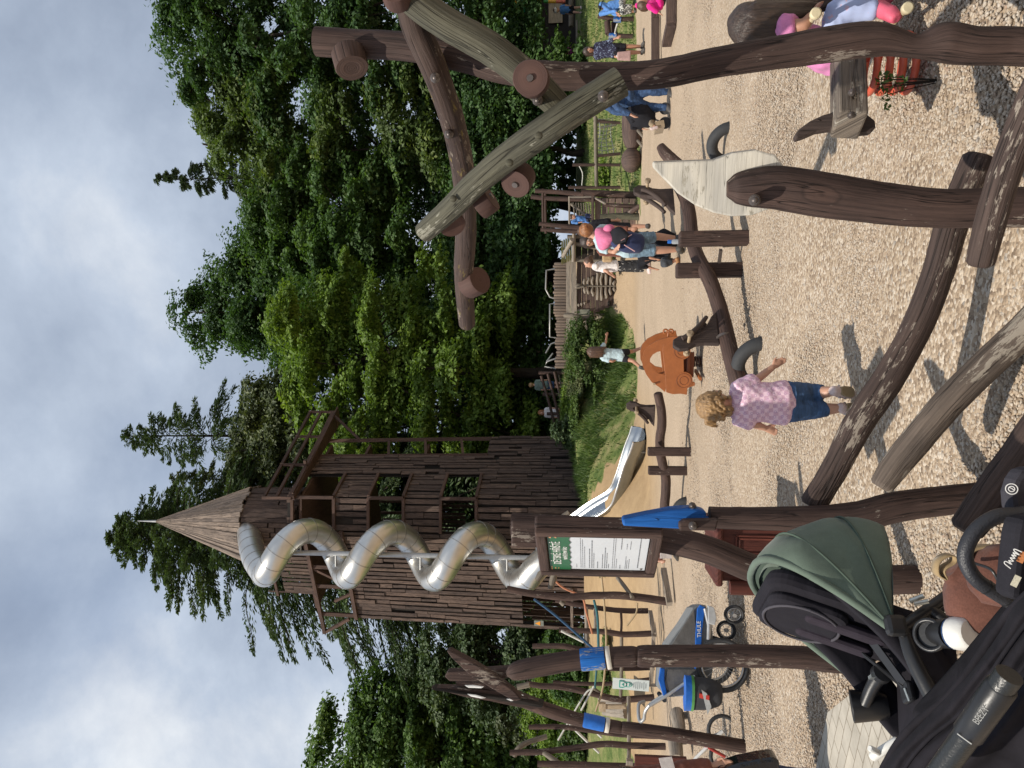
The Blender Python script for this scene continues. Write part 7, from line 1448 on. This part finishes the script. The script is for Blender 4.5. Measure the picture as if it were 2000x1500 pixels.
    MB().tube([oo + ez * .10, oo + ez * .165], [.186, .192], 18, side=bx, squash=.58).build('blue_rim', BL, B); MB().tube([oo + ez * .085, oo + ez * .11], .19, 18, side=bx, squash=.58).build('green_trim', fabric('trim_green', (.07, .22, .06)), B)
    MB().box(oo - by * .098 + bx * .06 + ez * .0, (.05, .012, .09), (bx, by, V3((.2, 0, 1)))).build('red_pull', fabric('pull_red', (.35, .03, .02)), B)
    MB().prism([(-.15, -.02), (.02, .02), (.14, .05), (.1, .0), (-.05, -.05)], oo - by * .10 - ez * .02, bx, ez, .01).build('reflective_panel', fabric('panel_silver', (.3, .31, .31)), B)
    c = thing('parked_bicycle', 'bicycle with white and red frame parked behind the bird head totem', 'bicycle', P(1440, 1440, 8.3)); Yb = 8.3
    for cy, hx in ((1428, 1412), (1478, 1416)):
        cc = P(hx, cy, Yb + (.1 if cy > 1450 else 0)); ring = [cc + ex * .15 * math.cos(k * .3142) + ez * .15 * math.sin(k * .3142) for k in range(21)]; w = MB().tube(ring, .022, 8, caps=False).build('wheel', RUB, c); s = MB()
        for k in range(0, 20, 2): s.tube([cc, ring[k]], .0025, 4, caps=False)
        s.build('spokes', SIL, w)
    for a, b, mt in (((1412, 1428), (1370, 1452), 'w'), ((1370, 1452), (1416, 1478), 'r'), ((1412, 1428), (1350, 1490), 'w')): MB().tube([P(*a, Yb), P(*b, Yb)], .018, 8).build('frame_tube', paint('bike_white', (.6, .6, .58), .3) if mt == 'w' else paint('bike_red', (.35, .04, .03), .3), c)
trailer()

# ================================================================== GREEN HOODED STROLLER
FR = paint('black_frame', (.014, .014, .015), .38, bump=.05); SEATF = fabric('black_seat', (.015, .0135, .018), weave=700); GRN = fabric('green_canopy', (.108, .142, .110), var=.12, weave=900, fold=.12); GRN_IN = fabric('green_lining', (.145, .18, .145), var=.06)
CTX = D.textures.new('canopy_slack', 'CLOUDS'); CTX.noise_scale = .11; CTX.noise_depth = 1
def stroller():
    M = V3((-.69, 2.07, .79)); w = V3((.56, -.83, 0)).normalized(); f = V3((-.83, -.56, 0)).normalized(); u = V3((0, 0, 1))
    t = thing('stroller', 'black stroller seat under a sage green folding canopy, seat towards the camera', 'stroller', (M.x, M.y, 0))
    L = lambda a, b, c: M + w * a + f * b + u * c                     # right, forward, up in stroller axes
    def arc(tilt, R_, hw, n=28, ex=2.7, drop=0.0):
        r_ = []
        for k in range(n + 1):
            a = math.pi * k / n; cx, cy = math.cos(a), math.sin(a); x = hw * math.copysign(abs(cx) ** (2 / ex), cx); y = R_ * abs(cy) ** (2 / ex)
            r_.append(L(x, -y * math.sin(R(tilt)) , y * math.cos(R(tilt)) - drop))
        return r_
    bands = [(40, .335, .200, 0), (43, .343, .206, 0), (52, .349, .210, 0), (57, .346, .208, .0), (62, .350, .210, 0), (76, .352, .210, .01), (80, .352, .210, .01), (83, .345, .206, .012), (86, .353, .210, .012), (96, .345, .206, .01), (102, .33, .20, .01)]
    rows = [arc(a, r, h, drop=d) for a, r, h, d in bands]
    can = MB().grid(rows).build('canopy', GRN, t, mods=(('SUBSURF', dict(levels=1, render_levels=1)), ('DISPLACE', dict(texture=CTX, strength=.02, mid_level=.5, texture_coords='LOCAL')), ('SOLIDIFY', dict(thickness=.006, offset=1)),))
    back = [rows[-1], [p.lerp(L(0, -.24, -.06), .45) for p in rows[-1]], [L(0, -.25, -.07)] * 29]
    MB().grid(back).build('canopy_back', GRN, can)
    inn = [arc(a, min(r, .345) - .026, h - .022, drop=d) for a, r, h, d in bands]; MB().grid(inn).build('canopy_lining', GRN_IN, can)
    MB().tube(rows[0], .010, 8).build('rim_piping', GRN, can)
    z = MB()
    for i in (3, 7): z.tube([p + (p - M).normalized() * .004 for p in rows[i]], .0035, 6, caps=False)
    z.build('seam', paint('seam_dark_green', (.05, .075, .055), .8), can)
    # ruffled elastic edge hanging inside the rim
    e = [[p for p in arc(41, .325, .19)], [p + f * .012 + u * .004 * math.sin(k * 2.2) - u * .018 for k, p in enumerate(arc(44, .30, .175))]]; MB().grid(e).build('ruffle', paint('ruffle_dark', (.06, .085, .065), .9), can)
    MB().box(L(.215, .0, -.01), (.03, .05, .05), (w, f, u)).build('hinge', FR, t, bevel=.012)
    zp = MB(); zp.tube([L(.215, -.06, -.055), L(.225, -.07, -.085)], .006, 8).tube([L(.225, -.05, -.06), L(.232, -.055, -.09)], .006, 8); zp.build('zip_pull', paint('zip_metal', (.4, .42, .4), .3, .8), can)
    # seat: reclined back, cushion, leg rest
    bk0, bk1 = L(0, -.02, -.13), L(0, -.135, .20); bd = (bk1 - bk0).normalized(); bn = w.cross(bd); bn = bn if bn.dot(f) > 0 else -bn
    def pad(name, outline, o, ex, ey, th, mat, parent, off=0.0):
        return MB().prism(outline, o + ex.cross(ey) * off, ex, ey, th).build(name, mat, parent, bevel=min(.018, th * .45))
    def rrect(wd, h, r, n=6):
        pts = []
        for cx, cy, a0 in ((wd / 2 - r, h / 2 - r, 0), (-wd / 2 + r, h / 2 - r, 90), (-wd / 2 + r, -h / 2 + r, 180), (wd / 2 - r, -h / 2 + r, 270)):
            pts += [(cx + r * math.cos(R(a0 + 90 * k / n)), cy + r * math.sin(R(a0 + 90 * k / n))) for k in range(n + 1)]
        return pts
    Lb = (bk1 - bk0).length; sgn = 1 if w.cross(bd).dot(f) > 0 else -1; bx = w * sgn
    back = pad('backrest', rrect(.31, Lb + .10, .06), bk0.lerp(bk1, .5), bx, bd, .05, SEATF, t)
    pad('headrest_pad', rrect(.24, .20, .05), bk0.lerp(bk1, .80) + bn * .035, bx, bd, .03, SEATF, back)
    MB().tube([bk0.lerp(bk1, .80) + bn * .052 + bx * (.115 * math.cos(a)) + bd * (.095 * math.sin(a)) for a in np.linspace(0, 6.283, 33)], .004, 6, caps=False).build('stitching', paint('stitch_grey', (.05, .045, .055), .8), back)
    for s in (-1, 1): pad('shoulder_pad', rrect(.05, .20, .022), bk0.lerp(bk1, .52) + bn * .045 + bx * s * .055, bx, bd, .024, fabric('harness_plum', (.028, .022, .030)), back)
    for s in (-1, 1):
        h = MB(); a = bk0.lerp(bk1, .35) + bn * .045 + bx * s * .055; b = L(0, .10, -.12) + u * .03; h.beam(a, b, .028, .004, bn); h.build('harness_strap', FR, back)
    MB().box(L(0, .10, -.085), (.055, .05, .02), (w, f, u)).build('buckle', FR, t, bevel=.008); MB().tube([L(.02, .095, -.073), L(.02, .125, -.078)], .004, 6).build('buckle_chrome', paint('zip_metal', (.4, .42, .4), .3, .8), t)
    pad('seat_cushion', rrect(.31, .26, .05), L(0, .10, -.13), w, f * .985 + u * .17, .05, SEATF, t)
    pad('leg_rest', rrect(.29, .22, .04), L(0, .285, -.18), w, (f * .8 - u * .6).normalized(), .03, SEATF, t)
    m = MB()
    for s in (-1, 1): m.grid([[L(s * .165, -.14, .16), L(s * .175, .0, .0), L(s * .17, .20, -.09)], [L(s * .165, -.12, .05), L(s * .17, .0, -.13), L(s * .165, .20, -.16)]])
    m.build('side_wing', SEATF, t, mods=(('SUBSURF', dict(levels=2, render_levels=2)), ('SOLIDIFY', dict(thickness=.016))))
    for s in (-1, 1):
        if s > 0: MB().tube([L(s * .20, .0, -.03), L(s * .20, .08, -.04), L(s * .20, .20, -.08), L(s * .195, .30, -.14)], [.014, .018, .02, .018], 10, res=4, rnd=.4).build('arm_rest', FR, t)
        MB().tube([L(s * .20, .0, -.03), L(s * .20, -.22, -.36), L(s * .20, -.30, -.62)], .014, 9).tube([L(s * .20, -.05, -.10), L(s * .20, .22, -.40), L(s * .2, .36, -.62)], .014, 9).build('leg_frame', FR, t)
        for b, r in ((-.33, .12), (.38, .09)):
            c = L(s * .21, b, -.79 + r); MB().tube([c - w * .02, c - w * .016, c + w * .016, c + w * .02], [r * .9, r, r, r * .9], 22).build('wheel', RUB, t)
    MB().tube([L(-.2, -.30, -.60), L(.2, -.30, -.60)], .013, 9).tube([L(-.2, .3, -.55), L(.2, .3, -.55)], .013, 9).build('cross_tube', FR, t)
    bs = MB(); bs.grid([[L(x, b, c) for x in (-.19, 0, .19)] for b, c in ((-.30, -.42), (-.26, -.56), (.22, -.56), (.30, -.40))]); bs.build('basket', SEATF, t, mods=(('SOLIDIFY', dict(thickness=.01)),))
    # cup holders: an open cup on the left, a ring with a bottle on the right
    c = P(1699, 1379, 2.16); ax = (u * .96 + w * -.25).normalized()
    cp = MB().tube([c - ax * .045, c - ax * .03, c + ax * .045], [.028, .036, .043], 24, caps=False).tube([c + ax * .045, c + ax * .047, c - ax * .03], [.043, .040, .033], 24, caps=False).tube([c - ax * .045, c - ax * .044], .028, 24); h = thing('cup_holder', 'black open cup holder sticking out on the left of the green stroller', 'cup holder', c - ax * .045); cp.build('cup', FR, h)
    k_ = P(1722, 1315, 2.10); MB().tube([c + w * .03 + ax * .02, P(1706, 1338, 2.12), k_], [.016, .018, .02], 10, res=3).build('arm', FR, h); MB().tube([k_ - w * .012, k_ + w * .02], .026, 16).build('clamp', FR, h); MB().box(k_ + u * .026 + f * .01, (.026, .008, .012), (w, f, u)).build('chrome_button', paint('zip_metal', (.4, .42, .4), .3, .8), h)
    rc = P(1815, 1240, 1.78); va = (V3((0, 0, CAMH)) - rc).normalized(); va = (va * .75 + u * .5).normalized(); a1 = va.orthogonal().normalized(); b1 = va.cross(a1)
    h = thing('ring_holder', 'black ring cup holder on the right arm of the green stroller', 'cup holder', rc); MB().tube([rc + a1 * .032 * math.cos(k * .2618) + b1 * .032 * math.sin(k * .2618) for k in range(25)], .005, 8, caps=False).tube([rc - va * .004, rc - va * .07], [.031, .026], 22).build('ring', FR, h)
    bt = thing('bottle', 'dark bottle with a big white cap lying beside the ring holder', 'bottle', P(1895, 1238, 1.78)); p0, p1, p2 = P(1830, 1238, 1.80), P(1862, 1237, 1.74), P(1897, 1237, 1.70)
    MB().tube([p0, p1], [.030, .033], 18).build('bottle', FR, bt); MB().tube([p1, p1.lerp(p2, .1)], .0335, 18).build('blue_ring', paint('navy_ring', (.02, .05, .13), .4), bt); MB().tube([p1.lerp(p2, .1), p1.lerp(p2, .4), p1.lerp(p2, .9), p2], [.034, .0355, .032, .027], 20).build('white_cap', paint('white_plastic', (.66, .65, .61), .35, var=.03), bt)
stroller()
# ================================================================== BACKPACK AND NEAR BLACK STROLLER
def neargear():
    Y = 1.75; c = P(1905, 1135, Y); t = thing('brown_backpack', 'brown knit backpack with tan webbing loops standing between the strollers', 'backpack', P(1985, 1150, Y))
    BR_ = fabric('brown_knit', (.115, .048, .034), weave=260, var=.25, fold=.5); TAN = fabric('tan_webbing', (.33, .235, .125), weave=600)
    MB().tube([P(1868, 1118, Y), P(1885, 1130, Y), P(1920, 1150, Y), P(1975, 1175, Y)], [.035, .075, .105, .11], 18, res=4, squash=.75, side=(1, 0, 0), amp=.06, frq=14, rnd=.4).build('bag', BR_, t)
    MB().tube([P(1900, 1085, Y - .06), P(1925, 1105, Y - .08), P(1958, 1128, Y - .1)], [.025, .06, .07], 16, res=4, squash=.6, side=(1, 0, 0), amp=.06, frq=14, rnd=.5).build('front_pocket', BR_, t)
    MB().tube([P(1903, 1100, Y - .11), P(1935, 1112, Y - .155), P(1950, 1135, Y - .16)], .003, 6, res=4).build('zip', FR, t)
    for pts in ([(1846, 1130), (1832, 1120), (1832, 1100), (1845, 1088), (1860, 1086), (1862, 1096), (1846, 1106), (1840, 1116), (1846, 1130)], [(1896, 1092), (1900, 1076), (1925, 1068), (1950, 1070), (1946, 1082), (1925, 1080), (1904, 1088), (1897, 1096)]):
        ps = [P(x, y, Y - .08) for x, y in pts]; rows = [[p - V3((0, .010, 0)), p + V3((0, .014, .003))] for p in [V3(q[:3]) for q in crom([tuple(p) for p in ps], 5)]]; MB().grid(rows).build('webbing_loop', TAN, t, mods=(('SOLIDIFY', dict(thickness=.003)),))
    # near stroller: handle arc, folded hood rolls, chassis tube
    s = thing('black_stroller', 'black stroller nearest the camera with folded hood and curved handlebar', 'stroller', (-.55, 1.25, 0)); Y = 1.38
    MB().tube([P(2060, 985, Y), P(1998, 1003, Y), P(1950, 1008, Y), (P(1912, 1030, Y)), P(1890, 1062, Y), P(1886, 1095, Y), P(1905, 1130, Y), P(1940, 1155, Y), P(1985, 1182, Y), P(2040, 1215, Y)], .0128, 16, res=5).build('handlebar', paint('handle_foam', (.022, .022, .026), .42, bump=.25, bscale=300), s)
    MB().tube([P(1926, 1146, Y), P(1929, 1148, Y)], .0134, 16).tube([P(1966, 1171, Y), P(1968, 1172.5, Y)], .0134, 16).build('handle_joint', FR, s)
    HOOD = fabric('black_hood', (.0135, .012, .0155), weave=800, fold=.45, var=.3)
    edge = [(2080, 1095), (1990, 1170), (1945, 1225), (1895, 1300), (1845, 1362), (1790, 1405), (1750, 1450), (1722, 1500), (1690, 1570)]
    def off(k, d): return [(x + k * .62, y + k * .78, Y_) for (x, y), Y_ in zip(edge, np.linspace(1.22, 1.42, len(edge)) - d)]
    rows = []
    for k, d in ((0, -.06), (12, 0.0), (26, .035), (38, .02), (46, .025), (62, .055), (80, .05), (90, .035), (102, .06), (124, .085), (140, .07), (156, .05), (185, .06), (240, .08), (330, .08), (420, .05), (520, -.05)):
        rows.append([V3(P(*q)) + V3((0, 0, .006 * math.sin(i * 2.1 + k))) for i, q in enumerate(off(k, d))])
    hd = MB().grid([[V3(q) for q in crom([tuple(p) for p in r], 4)] for r in rows]).build('folded_hood', HOOD, s, mods=(('SUBSURF', dict(levels=1, render_levels=1)), ('SOLIDIFY', dict(thickness=.01))))
    for k, d, r in ((4, -.03, .008), (44, .035, .004), (92, .045, .004)): MB().tube([P(*q) for q in off(k, d)], r * .8, 8, res=4).build('piping', HOOD, hd)
    # inner side of the hood below the edge
    rows = [[P(x, y, Y_ + a) for (x, y), Y_ in zip(edge, np.linspace(1.28, 1.48, len(edge)))] for a in (0, .02)]
    fl = [[(2060, 1080), (1985, 1150), (1930, 1215), (1870, 1290), (1815, 1350), (1770, 1395)], [(2090, 1110), (2010, 1185), (1955, 1240), (1900, 1310), (1850, 1365), (1800, 1410)]]
    MB().grid([[P(x, y, 1.5 - .08 * k) for x, y in r] for k, r in enumerate(fl)]).build('hood_flap', HOOD, hd, mods=(('SUBSURF', dict(levels=2, render_levels=2)), ('SOLIDIFY', dict(thickness=.008))))
    tb = [P(1972, 1318, 1.09), P(1925, 1382, 1.12), P(1880, 1448, 1.16), P(1820, 1530, 1.22)]
    tube = MB().tube(tb, .0175, 18, res=4).build('chassis_tube', paint('tube_black', (.016, .017, .017), .35, bump=.15, bscale=200), s)
    sl0, sl1 = P(1958, 1338, 1.10), P(1890, 1434, 1.15); MB().tube([sl0, sl0.lerp(sl1, .03), sl0.lerp(sl1, .97), sl1], [.0185, .0205, .0205, .0185], 20).build('joint_sleeve', FR, tube)
    mid = sl0.lerp(sl1, .45); ax = (sl0 - sl1).normalized(); vd = (V3((0, 0, CAMH)) - mid).normalized(); vd = (vd - ax * vd.dot(ax)).normalized(); 
    lettering('lettering', 'BEEZY', mid + vd * .0195, ax, vd.cross(ax), .0125, paint('letter_dim', (.20, .20, .19), .5), tube, .0012, width=.033)
    MB().tube([sl1.lerp(sl0, .06) + vd * .02 + vd.cross(ax) * (.010 * k) for k in range(-1, 2)], .0012, 5).build('silver_mark', paint('letter_grey', (.38, .38, .36), .5), tube)
    wl = MB(); wl.tube([P(1990, 1225, 1.3), P(2010, 1250, 1.3), P(2050, 1270, 1.3)], .03, 12, res=3); wl.build('hub', FR, s)
    # seat side panel and frame legs down to the ground so that it stands
    for x0 in (-.75, -.28):
        MB().tube([V3((x0, 1.25, .62)), V3((x0 + .02, 1.05, .10))], .014, 9).build('frame_leg', FR, s); MB().tube([V3((x0 - .02, 1.05, .10)), V3((x0 + .03, 1.05, .10))], .10, 20).build('wheel', RUB, s)
    MB().tube([V3((-.75, 1.22, .60)), V3((-.28, 1.22, .60))], .014, 9).build('cross_tube', FR, s)
    # black pouch with white marks hanging at the handle
    Yp = 1.30; p = thing('organiser_pouch', 'black organiser pouch with white emblem and script hanging behind the handlebar', 'pouch', P(2010, 1060, Yp))
    def sheet(name, px, Yq, th, mat, par):
        o = P(px[0][0], px[0][1], Yq); tilt = V3((0, -.35, 1)).normalized(); return MB().prism([((P(x, y, Yq) - o).x, (P(x, y, Yq) - o).z) for x, y in px], o, (1, 0, 0), tilt, th).build(name, mat, par, bevel=min(.01, th * .4))
    PCH = fabric('pouch_black', (.020, .019, .024)); sheet('upper_flap', [(1966, 1000), (1962, 960), (1972, 935), (1990, 915), (2090, 905), (2090, 1000)], 1.42, .03, fabric('pouch_grey', (.045, .043, .052)), p)
    body = sheet('body', [(1958, 1165), (1968, 1085), (1975, 1040), (1985, 1010), (2100, 1000), (2100, 1160), (1985, 1172)], Yp, .04, PCH, p)
    WHT = paint('print_white', (.62, .61, .58), .6); vn = lambda q: (V3((0, 0, CAMH)) - q).normalized()
    c = P(1976, 955, 1.385); n_ = vn(c); a1 = V3((1, 0, 0)); a1 = (a1 - n_ * a1.dot(n_)).normalized(); b1 = n_.cross(a1); 
    MB().tube([c + a1 * .0088 * math.cos(k * .2618) + b1 * .0088 * math.sin(k * .2618) for k in range(25)], .0009, 6, caps=False).build('emblem_ring', WHT, p); MB().tube([c + a1 * .0045 * math.cos(k * .2618) + b1 * .0045 * math.sin(k * .2618) for k in range(25)], .0008, 6, caps=False).tube([c - a1 * .002 - b1 * .004, c + a1 * .001, c + a1 * .003 + b1 * .004], .0008, 5).build('emblem_mark', WHT, p)
    c = P(1978, 1090, Yp - .035); n_ = vn(c); a1 = (P(1988, 1074, Yp - .035) - P(1972, 1105, Yp - .035)).normalized(); a1 = (a1 - n_ * a1.dot(n_)).normalized(); b1 = n_.cross(a1); script = [(-.016, -.004), (-.013, .006), (-.009, .006), (-.0095, -.003), (-.006, .003), (-.004, -.003), (-.001, .003), (.001, -.003), (.004, .003), (.005, -.003), (.008, .003), (.009, -.006), (.011, .002), (.014, .003), (.0145, -.007)]
    MB().tube([c + a1 * x + b1 * y for x, y in script], .0009, 5, res=4).build('script_lettering', WHT, p)
    for x, y, col, nm in ((1996, 1088, (.42, .16, .06), 'orange_tag'), (1984, 1135, (.5, .46, .35), 'striped_tag')): MB().box(P(x, y, Yp - .03), (.018, .004, .009), (a1, n_, b1)).build(nm, fabric(nm, col), p)
    # white clip at the left of the hood
    k = thing('white_clip', 'small white plastic clip on the left edge of the folded hood', 'clip', P(1722, 1455, 1.5)); MB().tube([P(1752, 1448, 1.5), P(1705, 1478, 1.52)], .009, 10, rnd=.4).tube([P(1716, 1470, 1.51), P(1700, 1462, 1.5)], .006, 8, rnd=.4).build('clip', paint('white_plastic', (.66, .65, .61), .35), k)
neargear()
